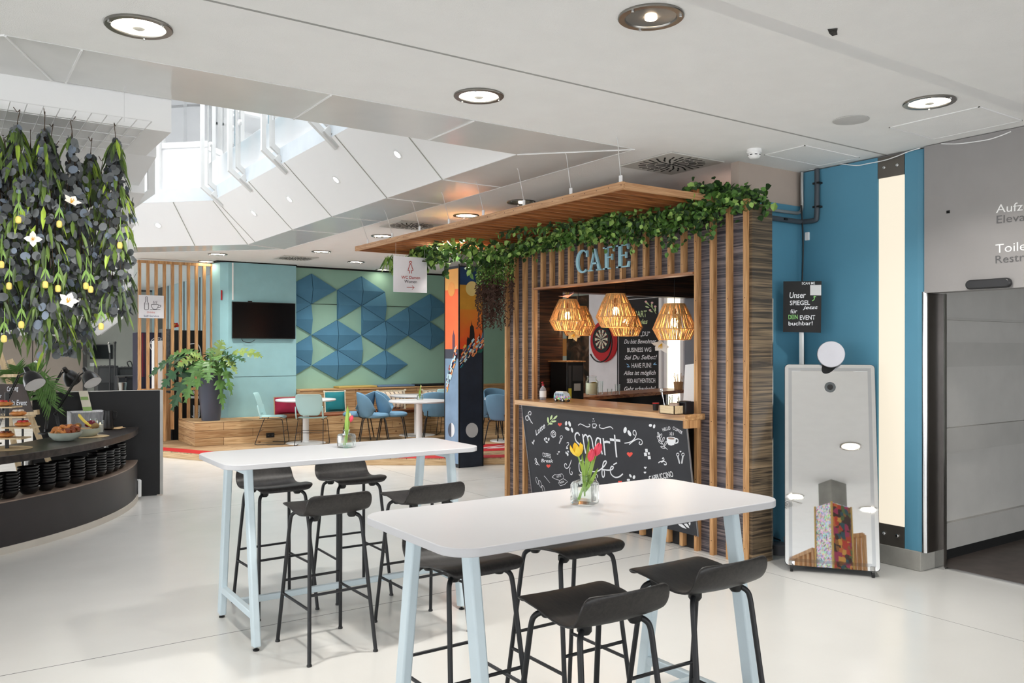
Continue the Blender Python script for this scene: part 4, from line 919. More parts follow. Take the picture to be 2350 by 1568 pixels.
mb = MB(); mb.box(10.57, 10.6, pX(1302, 700, 10.58).y + .01, pX(1270, 700, 10.58).y + .5, 1.55, 1.9); mb.build('wall_board', mat('orange_ply', (206, 140, 74), .6), None, label='orange plywood board on the wall above the coffee machine', cat='board')

# ---------- greenery on the canopy ----------
GREENS = [mat('leaf_green', (78, 118, 48), .5, var=.2, vscale=20), mat('leaf_light', (150, 184, 96), .5, var=.15, vscale=20), mat('leaf_dark', (38, 66, 30), .55, var=.2, vscale=20)]
def foliage(mb, path, n, spread, L, W, rnd, droop=.4, tones=(5, 2, 4)):
    path = [Vector(p) for p in path]; seg = [(path[i + 1] - path[i]).length for i in range(len(path) - 1)]; tot = sum(seg)
    for _ in range(n):
        t = rnd.random() * tot; i = 0
        while t > seg[i] and i < len(seg) - 1: t -= seg[i]; i += 1
        p = path[i].lerp(path[i + 1], t / seg[i]); p = p + Vector((rnd.gauss(0, spread[0]), rnd.gauss(0, spread[1]), rnd.gauss(0, spread[2])))
        d = Vector((rnd.uniform(-1, .6), rnd.uniform(-1, 1), rnd.uniform(-1, 1) - droop)); nn2 = Vector((rnd.uniform(-1, 0), rnd.uniform(-1, .2), rnd.uniform(0, 1)))
        mb.cur = rnd.choices((0, 1, 2), tones)[0]; s = rnd.uniform(.7, 1.3); mb.leaf(p, d, nn2, L * s, W * s)
rnd = random.Random(11)
def ivy(label, path, n, spread, L, W, tones=(5, 2, 4), droop=.4, trails=0, tlen=.3):
    r = root('ivy_garland', label, 'plant', path[0])
    mb = MB(); foliage(mb, path, n, spread, L, W, rnd, droop, tones)
    sm_ = MB(); sm_.tube(path, .006, 5)
    for _ in range(trails):
        i = rnd.randrange(len(path) - 1); p = Vector(path[i]).lerp(Vector(path[i + 1]), rnd.random()); ln = rnd.uniform(.4, 1) * tlen
        q = [p, p + Vector((-.03, rnd.uniform(-.06, .06), -ln * .5)), p + Vector((rnd.uniform(-.08, .02), rnd.uniform(-.1, .1), -ln))]; sm_.tube(q, .002, 4); foliage(mb, q, int(ln * 70), (.02, .02, .02), L, W, rnd, .8, tones)
    mb.build('leaves', GREENS, r, smooth=False); sm_.build('vine', mat('vine_stem', (70, 74, 38), .7), r)
ivy('bushy pothos garland with round light leaves on the canopy underside above the painted pillar', [(4.95, 9.3, 2.83), (4.75, 8.6, 2.86), (4.75, 8.0, 2.82), (5.1, 7.6, 2.74)], 620, (.06, .10, .06), .075, .06, (5, 4, 3), trails=10, tlen=.3)
ivy('ivy garland running along the top of the kiosk hatch above the CAFE letters', [(5.12, 7.7, 2.76), (5.1, 7.0, 2.78), (5.05, 6.3, 2.80), (5.0, 5.7, 2.84)], 950, (.05, .10, .05), .055, .042, (5, 3, 3), trails=9, tlen=.18)
ivy('thick ivy garland spilling from the canopy onto the right end of the kiosk front', [(5.0, 5.9, 2.80), (5.1, 5.3, 2.78), (5.18, 4.8, 2.82), (5.3, 4.5, 2.88)], 1250, (.07, .14, .06), .05, .042, (6, 2, 4), trails=9, tlen=.3)
ivy('ivy tuft climbing over the top of the canopy edge at the kiosk corner', [(5.05, 4.76, 2.97), (5.3, 4.72, 3.0), (5.46, 4.52, 2.92), (5.35, 4.36, 2.80)], 420, (.06, .05, .035), .06, .06, (5, 1, 5))
ivy('sparse ivy sprig lying across the canopy slats above the long garland', [(4.72, 7.1, 2.88), (4.8, 6.6, 2.87), (4.9, 6.0, 2.86)], 90, (.03, .05, .02), .06, .04, (4, 2, 5))
r = root('hanging_grass', 'bright green trailing grass tuft at the far left end of the canopy', 'plant', (4.75, 9.45, 2.85)); mb = MB()
for k in range(110):
    p = Vector((4.75 + rnd.gauss(0, .10), 9.35 + rnd.gauss(0, .12), 2.84)); d = Vector((rnd.uniform(-.6, .6), rnd.uniform(-.6, .6), -1)); mb.cur = rnd.choice((0, 1, 1)); mb.leaf(p, d, (rnd.uniform(-1, 1), -1, 0), rnd.uniform(.12, .30), .03)
mb.build('leaves', GREENS, r, smooth=False)
r = root('hanging_fern', 'long trailing fern with brown withered ends at the left corner of the kiosk', 'plant', (5.1, 7.75, 2.7)); mb = MB(); sm_ = MB()
M_brown = mat('withered_leaf', (74, 52, 42), .8, var=.3, vscale=30)
for k in range(120):
    p = Vector((5.1 + rnd.gauss(0, .05), 7.78 + rnd.gauss(0, .15), 2.74 + rnd.uniform(-.05, .05))); ln = rnd.uniform(.35, .85); q = p + Vector((rnd.uniform(-.08, .02), rnd.uniform(-.06, .06), -ln)); sm_.tube([p, q], .0015, 3)
    for s in range(int(ln * 55)):
        t = s / (ln * 55); c_ = p.lerp(q, t); mb.cur = (0 if rnd.random() < .7 else 1) if c_.z > 2.46 + rnd.uniform(-.08, .08) else 3
        if c_.z > 2.6: mb.cur = rnd.choice((0, 2, 0))
        mb.leaf(c_, (rnd.uniform(-1, 1), rnd.uniform(-1, 1), -.6), (0, -1, .3), .034, .018)
mb.build('fronds', GREENS + [M_brown], r, smooth=False); sm_.build('stems', M_brown, r)

# ladies sign
sp_ = 7.9
a1 = pY(903, 587, 8.6); a2 = pY(980, 673, 8.6)
sg = root('toilet_sign', 'square white sign with a red woman symbol reading WC Damen Women', 'sign', (a1.x, 8.6, a1.z))
mb = MB(); mb.box(a1.x, a2.x, 8.6, 8.606, a2.z, a1.z); mb.build('panel', mat('sign_white', (232, 232, 238), .5), sg, bevel=.002)
S = Face((0, 8.6, 2), (0, -1, 0), 800, 300, 3.615); M_sr = mat('sign_red', (178, 62, 58), .6); M_sg = mat('sign_grey', (70, 70, 78), .6)
S.text('WC Damen', (437, 1228), (592, 1232), 24, sg, M_sr); S.text('Women', (462, 1262), (566, 1266), 24, sg, M_sg)
mb = MB(); S.ell(mb, 513, 1093, 9, 9, 0, ring=.008); S.ribbon(mb, [(505, 1112), (500, 1135), (492, 1160), (504, 1162), (505, 1185)], .008, 2); S.ribbon(mb, [(521, 1112), (526, 1135), (535, 1160), (522, 1162), (521, 1185)], .008, 2); S.ribbon(mb, [(505, 1112), (521, 1112)], .008, 1)
S.ribbon(mb, [(482, 1301), (544, 1302)], .006, 1); S.ribbon(mb, [(526, 1286), (544, 1302), (526, 1318)], .006, 1); mb.build('pictogram', M_sr, sg, smooth=False)
mb = MB()
for x in (a1.x + .03, a2.x - .03): mb.tube([(x, 8.603, a1.z), (x, 8.603, 2.9)], .0012, 5)
mb.build('thread', M_white, sg)
# ================= high tables and bar stools =================
M_top = mat('white_laminate', (203, 203, 206), 0.32, var=0.01, spec=0.4)
M_leg = mat('pale_blue_steel', (206, 221, 228), 0.4, var=0.01)
def table(x0, x1, y0, y1, label, rz=0):
    cx, cy = (x0 + x1) / 2, (y0 + y1) / 2
    r = root('high_table', label, 'table', (cx, cy, 0), 'white high tables'); hx, hy = (x1 - x0) / 2, (y1 - y0) / 2
    mb = MB(); mb.prism(rrect(-hx, hx, -hy, hy, 0.11, 10), 1.02, 1.05); mb.build('tabletop', M_top, r, local=True, bevel=0.003)
    for s in (-1, 1):
        X = s * (hx - 0.16)
        for t in (-1, 1):
            a = Vector((X, t * 0.20, 1.02)); b = Vector((X, t * 0.355, 0.02)); mb = MB(); mb.beam(a, b, 0.042, 0.062, up=(0, 1, 0)); mb.build('leg', M_leg, r, local=True, bevel=0.008)
            mb = MB(); mb.lathe([(0.018, 0), (0.018, 0.006), (0.007, 0.01), (0.007, 0.03)], (X, t * 0.355, 0), 14); mb.build('foot', M_black, r, local=True)
        mb = MB(); mb.box(X - 0.02, X + 0.02, -0.19, 0.19, 0.97, 1.02); mb.build('top_rail', M_leg, r, local=True, bevel=0.004)
        mb = MB(); mb.box(X - 0.018, X + 0.018, -0.318, 0.318, 0.165, 0.205); mb.build('cross_rail', M_leg, r, local=True, bevel=0.004)
    mb = MB(); mb.box(-(hx - 0.178), hx - 0.178, -0.018, 0.018, 0.167, 0.203); mb.build('long_rail', M_leg, r, local=True, bevel=0.004)
    r.rotation_euler = (0, 0, rz); return r
table(1.325, 2.985, 4.69, 5.42, 'white high table with pale blue legs, further from the camera, holding the two tulip vase', -0.008)
table(1.365, 3.02, 2.31, 3.06, 'white high table with pale blue legs, nearest the camera, with the yellow flower', 0.0)

M_seat = wood('black_ash', (26, 24, 24), (46, 42, 40), (12, 1.2, 12), 5, 0.42, dist=1.0)
M_tube = mat('black_tube', (30, 31, 34), 0.45, var=.05)
def make_stool():
    r = root('bar_stool', 'x', 'bar stool', (0, 0, 0))
    prof = [(.202, .786, .150), (.200, .798, .172), (.186, .811, .188), (.155, .817, .197), (.10, .812, .201), (.05, .802, .202), (0, .790, .202), (-.06, .781, .202), (-.11, .779, .201), (-.15, .788, .200), (-.174, .810, .199), (-.186, .840, .198), (-.192, .872, .193), (-.194, .893, .180), (-.195, .902, .158)]
    nx = 12; V = []; 
    for th in (0, -.011):
        for y, z, w in prof:
            for i in range(nx + 1):
                u = -1 + 2 * i / nx; back = min(1, max(0, (z - .79) / .1)) if y < -.14 else 0
                yy = y - 0.022 * (1 - u * u) * back + (0.0 if back else 0); zz = z + .012 * u * u * (1 - back) * (1 if y < .1 else .3)
                V.append((u * w, yy + (th * back * -1 if False else 0) - (th * min(1, back * 1.4)) * -1, zz + th * (1 - min(1, back * 1.2))))
    n = len(prof); m = nx + 1; f = []
    for k in range(2):
        o = k * n * m
        for i in range(n - 1):
            for j in range(nx):
                q = (o + i * m + j, o + i * m + j + 1, o + (i + 1) * m + j + 1, o + (i + 1) * m + j); f.append(q if k == 1 else tuple(reversed(q)))
    o = n * m
    rim = [(0, j) for j in range(nx + 1)] + [(i, nx) for i in range(1, n)] + [(n - 1, j) for j in range(nx - 1, -1, -1)] + [(i, 0) for i in range(n - 2, 0, -1)]
    for a in range(len(rim)):
        i, j = rim[a]; i2, j2 = rim[(a + 1) % len(rim)]; f.append((i * m + j, i2 * m + j2, o + i2 * m + j2, o + i * m + j))
    mb = MB(); mb.add(V, f); s_ = mb.build('seat', M_seat, r, local=True); sm2 = s_.modifiers.new('sub', 'SUBSURF'); sm2.levels = 1; sm2.render_levels = 1
    s_.data.set_sharp_from_angle(angle=math.radians(70))
    for sx in (-1, 1):
        for sy in (-1, 1):
            pts = smooth_path([(sx * .10, sy * .10, .765), (sx * .13, sy * .12, .762), (sx * .150, sy * .137, .742), (sx * .156, sy * .146, .70)], 5) + [Vector((sx * .195, sy * .2375, .012))]
            mb = MB(); mb.tube(pts, .0108, 10); lg = mb.build('leg', M_tube, r, local=True)
            mb = MB(); mb.lathe([(.014, 0), (.014, .008), (.011, .014)], (sx * .195, sy * .2375, 0), 12); mb.build('foot_cap', M_black, lg, local=True)
            mb = MB(); mb.lathe([(.0001, .745), (.018, .747), (.026, .758), (.026, .778)], (sx * .11, sy * .108, 0), 14); mb.build('seat_mount', M_black, r, local=True)
    def at(sx, sy, z):
        t = (.70 - z) / (.70 - .012); return Vector((sx * (.156 + .039 * t), sy * (.146 + .0915 * t), z))
    for sy in (-1, 1): mb = MB(); mb.tube([at(-1, sy, .362), at(1, sy, .362)], .008, 8); mb.build('footrest', M_tube, r, local=True)
    for sx in (-1, 1): mb = MB(); mb.tube([at(sx, -1, .288), at(sx, 1, .288)], .008, 8); mb.build('footrest', M_tube, r, local=True)
    return r
st0 = make_stool()
for i, (x, y, rz, l) in enumerate([
    (1.83, 4.545, 0.02, 'black plywood bar stool at the near side of the further table, left of its neighbour'),
    (2.44, 4.535, 0.0, 'black plywood bar stool at the near side of the further table, partly behind nearer top'),
    (1.84, 5.45, math.pi + .04, 'black plywood bar stool beyond the further table, seen behind its left legs'),
    (2.39, 5.47, math.pi - .02, 'black plywood bar stool beyond the further table, nearest its tulip vase'),
    (1.895, 2.275, -0.03, 'black plywood bar stool in the foreground, lowest and most central in the photo'),
    (2.48, 2.33, -0.03, 'black plywood bar stool in the foreground at the right end of the nearest table'),
    (1.855, 3.07, math.pi, 'black plywood bar stool mostly hidden under the left end of the nearest table'),
    (2.415, 3.06, math.pi, 'black plywood bar stool beyond the nearest table, its seat showing below the table edge')]):
    o = st0 if i == 0 else dup(st0, (x, y, 0)); o.location = (x, y, 0); o.rotation_euler = (0, 0, rz); o['label'] = l; o['group'] = 'black bar stools'

# vases with tulips
M_water = thin_glass('water_glass', (252, 254, 253), .4)
M_stem = mat('tulip_green', (150, 182, 84), .5, var=.12); M_pink = mat('tulip_pink', (228, 74, 96), .5, var=.12, vscale=30); M_yel = mat('tulip_yellow', (248, 212, 70), .5, var=.06); M_cream = mat('tulip_cream', (244, 232, 180), .5)
def vase(loc, s, label, rz=0):
    r = root('glass_vase', label, 'vase', loc, None, 0); c = Vector(loc); mb = MB()
    def loop(h, z): return [(c.x + q[0], c.y + q[1], c.z + z) for q in [(a * math.cos(rz) - b * math.sin(rz), a * math.sin(rz) + b * math.cos(rz)) for a, b in rrect(-h, h, -h, h, h * .25, 4)]]
    def circ(rr, z): return [(c.x + rr * math.cos(t + rz), c.y + rr * math.sin(t + rz), c.z + z) for t in [math.radians(-78.75 + 0) + 2 * math.pi * (k - .0) / 20 for k in range(20)]]
    L = [loop(.043 * s, 0), loop(.046 * s, .006 * s), loop(.046 * s, .078 * s), loop(.040 * s, .088 * s), circ(.019 * s, .094 * s), circ(.019 * s, .108 * s), circ(.026 * s, .114 * s), circ(.022 * s, .112 * s), circ(.015 * s, .106 * s), circ(.016 * s, .094 * s), loop(.037 * s, .084 * s), loop(.040 * s, .074 * s), loop(.040 * s, .012 * s)]
    k = 20; V = [p for l in L for p in l]; f = [tuple(reversed(range(k))), tuple(range((len(L) - 1) * k, len(L) * k))]
    for i in range(len(L) - 1):
        for j in range(k): f.append((i * k + j, i * k + (j + 1) % k, (i + 1) * k + (j + 1) % k, (i + 1) * k + j))
    mb.add(V, f); mb.build('glass', M_glass, r, local=False)
    mb = MB(); mb.prism([(p[0], p[1]) for p in loop(.0395 * s, 0)], c.z + .013 * s, c.z + .058 * s); mb.build('water', M_water, r); return r
def tulip(label, basep, mid, tip, size, mcol, openness=0.0, leaves=(), cat='flower'):
    r = root('tulip', label, cat, basep); mb = MB(); P_ = smooth_path([basep, mid, tip], 6); mb.tube(P_, .0032, 7); mb.build('stem', M_stem, r)
    ax = (Vector(tip) - Vector(mid)).normalized(); q = Vector((0, 0, 1)).rotation_difference(ax)
    for k in range(6):
        a = k * math.pi / 3; rr = 1 if k % 2 else .92; mb = MB(); rows = []
        for (t, w, rad) in ((0, .25, .12), (.25, .62, .40 + .2 * openness), (.55, .66, .44 + .5 * openness), (.82, .42, .30 + .85 * openness), (1, .03, .14 + 1.05 * openness)):
            row = []
            for u in (-1, -.5, 0, .5, 1):
                aa = a + u * w * .95 / (.55 + rad); row.append(Vector(tip) + q @ Vector((math.cos(aa) * rad * rr * size * .62, math.sin(aa) * rad * rr * size * .62, t * size * (1 - .25 * openness))))
            rows.append(row)
        V = [p for row in rows for p in row]; f = [(i * 5 + j, i * 5 + j + 1, (i + 1) * 5 + j + 1, (i + 1) * 5 + j) for i in range(4) for j in range(4)]; mb.add(V, f); mb.build('petal', mcol, r)
    if openness > .3:
        mb = MB(); mb.ball(Vector(tip) + ax * size * .2, size * .12, 8, sz=2); mb.build('pistil', M_stem, r)
    for (b, t_, w) in leaves:
        b = Vector(b); t_ = Vector(t_); d = t_ - b; mb = MB(); nrm = Vector((-.6, -.8, .1)); sd = d.cross(nrm).normalized(); V = []; n_ = 7
        for i in range(n_ + 1):
            t = i / n_; p = b + d * t + nrm * (.02 * math.sin(math.pi * t)); ww = w * math.sin(math.pi * min(1, t * .92 + .08)) ** .7
            V += [p - sd * ww, p + nrm * -.004, p + sd * ww]
        mb.add(V, [(i * 3 + j, i * 3 + j + 1, i * 3 + j + 4, i * 3 + j + 3) for i in range(n_) for j in range(2)]); mb.build('leaf', M_stem, r)
TT = 1.0505
v = pz(1342, 1156, TT); vase(v, 1.06, 'square clear glass vase of water on the nearest table', .5)
def off(v, dpx, h, dd=0):   # right of camera by dpx metres, up by h, away by dd
    return (v[0] + CA * dpx + SA * dd, v[1] - SA * dpx + CA * dd, v[2] + h)
tulip('open yellow tulip leaning left in the vase on the nearest table', off(v, -.022, .014), off(v, -.004, .10), off(v, -.028, .20, -.02), .062, M_yel, .55, [(off(v, 0, .03), off(v, -.012, .215), .007)])
tulip('pink tulip in the middle of the vase on the nearest table', off(v, -.028, .015, .01), off(v, .002, .10), off(v, .020, .178, -.01), .056, M_pink, 0, [(off(v, -.005, .05), off(v, .02, .275, .02), .008)])
tulip('pink tulip leaning furthest right in the vase on the nearest table', off(v, -.024, .016, .02), off(v, .012, .10), off(v, .046, .20, 0), .058, M_pink, .05, [(off(v, .0, .05), off(v, .058, .26, .02), .008), (off(v, .002, .05), off(v, .056, .15), .008)])
v = pz(795, 1027, TT); vase(v, 1.0, 'square clear glass vase of water on the further high table', .4)
tulip('red tulip nodding right in the vase on the further high table', off(v, -.018, .015), off(v, 0, .11), off(v, .022, .165, 0), .050, M_pink, 0, [(off(v, -.005, .04), off(v, .018, .26, .01), .009)])
tulip('cream tulip bud beside the red tulip on the further high table', off(v, -.01, .015, .01), off(v, 0, .11), off(v, .012, .182, .01), .045, M_cream, 0, [(off(v, 0, .03), off(v, .010, .28), .012), (off(v, .0, .03), off(v, .025, .21), .008)])
# ================= lounge =================
M_felt = mat('blue_felt', (78, 128, 158), 0.85, var=0.05, bump=.05, bscale=300)
YW = 15.05
cX = {-1: 5.26, 0: 5.768, 1: 6.275, 2: 6.775, 3: 7.28, 4: 7.782, 5: 8.284, 6: 8.79}
TR = [('R', 0, 0), ('L', 0, 0), ('L', 0, 1), ('R', -1, 0), ('L', 0, 2), ('R', -1, 2), ('L', 2, 0), ('R', 2, 0), ('R', 1, 0), ('L', 3, 0), ('R', 2, 1), ('L', 3, 1), ('R', 3, 1), ('L', 4, 1), ('R', 4, 1),
      ('L', 5, 0), ('R', 5, 0), ('L', 5, 1), ('R', 5, 1), ('L', 1, 1), ('R', 1, 1), ('L', 2, 2), ('L', 1, 2), ('R', 1, 2), ('L', 3, 2), ('R', 3, 2)]
colname = {-1: 'seam hidden by the TV wall', 0: 'the first seam beside the TV wall', 1: 'the second seam from the TV', 2: 'the third seam from the TV', 3: 'the fourth seam from the TV', 4: 'the fifth seam from the TV', 5: 'the seam by the pillar'}
rows = ('top', 'middle', 'bottom')
for d, c, k in TR:
    zt = (3.10 if c % 2 == 0 else 2.814) - .572 * k; zb = zt - .572; x0 = cX[c]; x1 = cX[c + 1] if d == 'R' else cX[c - 1]; g = .006; s = 1 if d == 'R' else -1
    x0 += s * .005; x1 -= s * .008; zt -= g; zb += g; zm = (zt + zb) / 2
    A, B, C_, M = (x0, zt), (x0, zb), (x1, zm), (x0, zm)
    Y0, Y1, Y2 = YW, YW - .035, YW - .105
    V = [(A[0], Y0, A[1]), (B[0], Y0, B[1]), (C_[0], Y0, C_[1]), (A[0], Y1, A[1]), (B[0], Y1, B[1]), (C_[0], Y1, C_[1]), (M[0], Y2, M[1])]
    mb = MB(); mb.add(V, [(3, 5, 6), (6, 5, 4), (0, 3, 6, 4, 1), (0, 2, 5, 3), (1, 4, 5, 2)])
    mb.build('felt_wall_tile', M_felt, None, smooth=False, label='blue felt triangle pointing %s, %s row, on %s' % ('right' if d == 'R' else 'left', rows[k], colname[c]), cat='wall panel', group='blue felt triangle wall panels')
# television
r = root('television', 'black flat television on the teal wall reflecting two lamps', 'television', (4.88, 14.86, 2.2))
tl_, br_ = pY(533, 692, 14.82), pY(678, 778, 14.82)
mb = MB(); mb.box(tl_.x, br_.x, 14.82, 14.86, br_.z, tl_.z); mb.build('bezel', M_black, r, bevel=.003)
mb = MB(); mb.box(tl_.x + .012, br_.x - .012, 14.817, 14.82, br_.z + .015, tl_.z - .012); mb.build('screen', mat('tv_screen', (8, 8, 10), .18, var=0), r)
mb = MB(); mb.tube(smooth_path([(4.42, 14.85, br_.z), (4.45, 14.84, br_.z - .05), (4.56, 14.84, br_.z - .07), (4.66, 14.85, br_.z - .02)], 5), .005, 6); mb.build('cable', M_black, r)
mb = MB(); mb.box(4.535, 4.60, 14.83, 14.87, tl_.z, tl_.z + .02); mb.build('camera', M_black, r)
mb = MB(); mb.box(4.26, 4.285, 14.865, 14.88, 2.55, 3.2); mb.build('cable_channel', M_white, None, label='thin white vertical cable duct above the television', cat='cable duct')
mb = MB(); mb.box(4.095, 4.115, 14.95, 14.97, 2.55, 2.72); mb.build('fire_sign', M_red, None, label='small red and white fire notice on the teal wall edge', cat='sign')

# bench: plinth with seat and backrest ledge, stepped in reclaimed boards
bf = lambda x: 14.15 + (x - 3.46) * .0 if x < 5 else 14.15
r = root('timber_bench', 'long bench built of reclaimed pine boards with a backrest ledge under the green wall', 'bench', (7, 14.5, .1))
mb = MB(); mb.prism([(3.46, 14.15), (10.55, 14.15), (10.55, 14.86), (4.22, 14.86), (3.46, 15.28)], .101, .489)
mb.prism([(5.43, 14.85), (10.55, 14.85), (10.55, 15.04), (5.43, 15.04)], .101, .489); mb.build('seat_plinth', [M_pine], r, smooth=False)
mb = MB(); mb.box(5.43, 10.55, 14.72, 15.045, .49, .93); mb.build('backrest', M_pine, r, smooth=False)
mb = MB(); mb.box(5.43, 10.55, 14.70, 15.045, .93, .95); mb.build('ledge_board', wood('pine_top', (190, 146, 96), (214, 176, 128), (.7, 14, 14), 2.4, .6), r, smooth=False)
mb = MB(); mb.box(4.95, 10.5, 14.16, 14.70, .49, .535); mb.build('seat_cushion', mat('brown_leather', (128, 74, 44), .55, var=.2, vscale=4), r, bevel=.015)
p_ = pY(620, 999, 14.15); mb = MB(); mb.box(p_.x - .07, p_.x + .07, 14.135, 14.15, p_.z - .04, p_.z + .04); so = mb.build('wall_socket', M_black, None, label='black double power socket in the bench front behind the pale blue chair', cat='socket', bevel=.003); ORG[so.name] = Vector((0, 0, 0))
mb = MB()
for dx in (-.035, .035): 
    for q, w in ((0, .004), (-.012, .003), (.012, .003)): mb.box(p_.x + dx + q - w, p_.x + dx + q + w, 14.132, 14.135, p_.z - .012 + abs(q) * .8, p_.z + .008)
mb.build('pin_holes', mat('socket_grey', (90, 90, 92), .5), so)
# cushions
def pillow(label, x0, x1, z0, z1, y, m, name='cushion', fringe=None, tilt=.12):
    r = root(name, label, 'cushion', ((x0 + x1) / 2, y, z0)); n_ = 9; V = []; F_ = []
    for side in (-1, 1):
        for i in range(n_):
            for j in range(n_):
                u, w = -1 + 2 * i / (n_ - 1), -1 + 2 * j / (n_ - 1); th = .07 * ((1 - u ** 4) * (1 - w ** 4)) ** .6
                pin = 1 - .05 * (1 - abs(w)) * abs(u); pin2 = 1 - .05 * (1 - abs(u)) * abs(w)
                x = (x0 + x1) / 2 + u * (x1 - x0) / 2 * pin; z = (z0 + z1) / 2 + w * (z1 - z0) / 2 * pin2; V.append((x, y + side * th + (z - z0) * tilt, z))
    o = n_ * n_
    for i in range(n_ - 1):
        for j in range(n_ - 1):
            q = (i * n_ + j, (i + 1) * n_ + j, (i + 1) * n_ + j + 1, i * n_ + j + 1); F_.append(q); F_.append(tuple(reversed([k + o for k in q])))
    mb = MB(); mb.add(V, F_); mb.build('cover', m, r)
    if fringe:
        mb = MB(); pts = []
        for a, b in (((x0, z0), (x1, z0)), ((x1, z0), (x1, z1)), ((x1, z1), (x0, z1)), ((x0, z1), (x0, z0))):
            for t in range(24):
                p = Vector((a[0] + (b[0] - a[0]) * t / 24, 0, a[1] + (b[1] - a[1]) * t / 24)); c_ = Vector(((x0 + x1) / 2, 0, (z0 + z1) / 2)); d = (p - c_).normalized()
                w = fringe[1] if not (fringe[2] and t in (0, 1, 23)) else fringe[1] * 2.2
                mb.beam(Vector((p.x, y + (p.z - z0) * tilt, p.z)) - d * .01, Vector((p.x, y + (p.z - z0) * tilt, p.z)) + d * w, .012, .006, up=(0, 1, 0))
        mb.build('fringe', fringe[0], r)
    return r
def cz(px0, px1, py0, py1, y): a = pY(px0, py0, y); b = pY(px1, py1, y); return a.x, b.x, .537, a.z
M_crm = mat('cream_trim', (232, 226, 206), .8)
x0, x1, z0, z1 = cz(628, 690, 912, 944, 14.55); pillow('maroon velvet cushion on the bench left of the round table top', x0, x1, z0, z1, 14.50, mat('maroon', (140, 22, 56), .8, var=.15, vscale=8), fringe=(mat('gold_trim', (176, 150, 116), .8), .008, 0))
x0, x1, z0, z1 = cz(743, 789, 902, 939, 14.6); pillow('teal cushion with cream edging on the bench right of the pale blue chair', x0, x1, z0, z1 + .02, 14.52, mat('petrol', (22, 118, 128), .8, var=.1), fringe=(M_crm, .014, 1))
def weave():
    m, nt, bb = base('woven_cream'); v = coords(nt, (1, 1, 1)); w = nd(nt, 'ShaderNodeTexWave', bands_direction='X'); w.inputs['Scale'].default_value = 3.4; w.inputs['Distortion'].default_value = .6; nt.links.new(v, w.inputs['Vector'])
    n_ = nd(nt, 'ShaderNodeTexNoise'); n_.inputs['Scale'].default_value = 70; nt.links.new(v, n_.inputs['Vector'])
    a = nd(nt, 'ShaderNodeMath', operation='MULTIPLY'); nt.links.new(w.outputs['Fac'], a.inputs[0]); nt.links.new(n_.outputs['Fac'], a.inputs[1])
    rr = nd(nt, 'ShaderNodeValToRGB'); rr.color_ramp.elements[0].position = .38; rr.color_ramp.elements[0].color = lin((232, 216, 194)); rr.color_ramp.elements[1].position = .46; rr.color_ramp.elements[1].color = lin((110, 98, 98))
    nt.links.new(a.outputs[0], rr.inputs['Fac']); nt.links.new(rr.outputs['Color'], bb.inputs['Base Color']); bb.inputs['Roughness'].default_value = .9; return m
M_wv = weave()
x0, x1, z0, z1 = cz(868, 924, 903, 933, 14.6); pillow('cream patterned cushion with fringes behind the blue tub chairs', x0, x1, z0, z1 + .03, 14.52, M_wv, fringe=(M_crm, .03, 1))
x0, x1, z0, z1 = cz(970, 1016, 900, 930, 14.6); pillow('cream patterned cushion with fringes behind the round table pair', x0, x1, z0, z1 + .02, 14.52, M_wv, fringe=(M_crm, .03, 1))
for px0, px1, m, l in ((771, 858, mat('mustard_pad', (184, 160, 92), .8), 'mustard yellow flat seat pad lying on the bench ledge'), (860, 944, mat('slate_pad', (98, 122, 150), .8), 'slate blue flat seat pad lying on the bench ledge'), (950, 1040, mat('black_pad', (16, 18, 24), .8), 'black flat seat pad lying on the bench ledge beside the pillar')):
    a = pz(px0, 893, .95); b = pz(px1, 893, .95); mb = MB(); x_0, x_1 = pY(px0, 890, 14.9).x, pY(px1, 890, 14.9).x; mb.box(x_0, x_1, 14.74, 15.03, .951, .99)
    mb.build('seat_pad', m, None, label=l, cat='seat pad', group=None, bevel=.012)

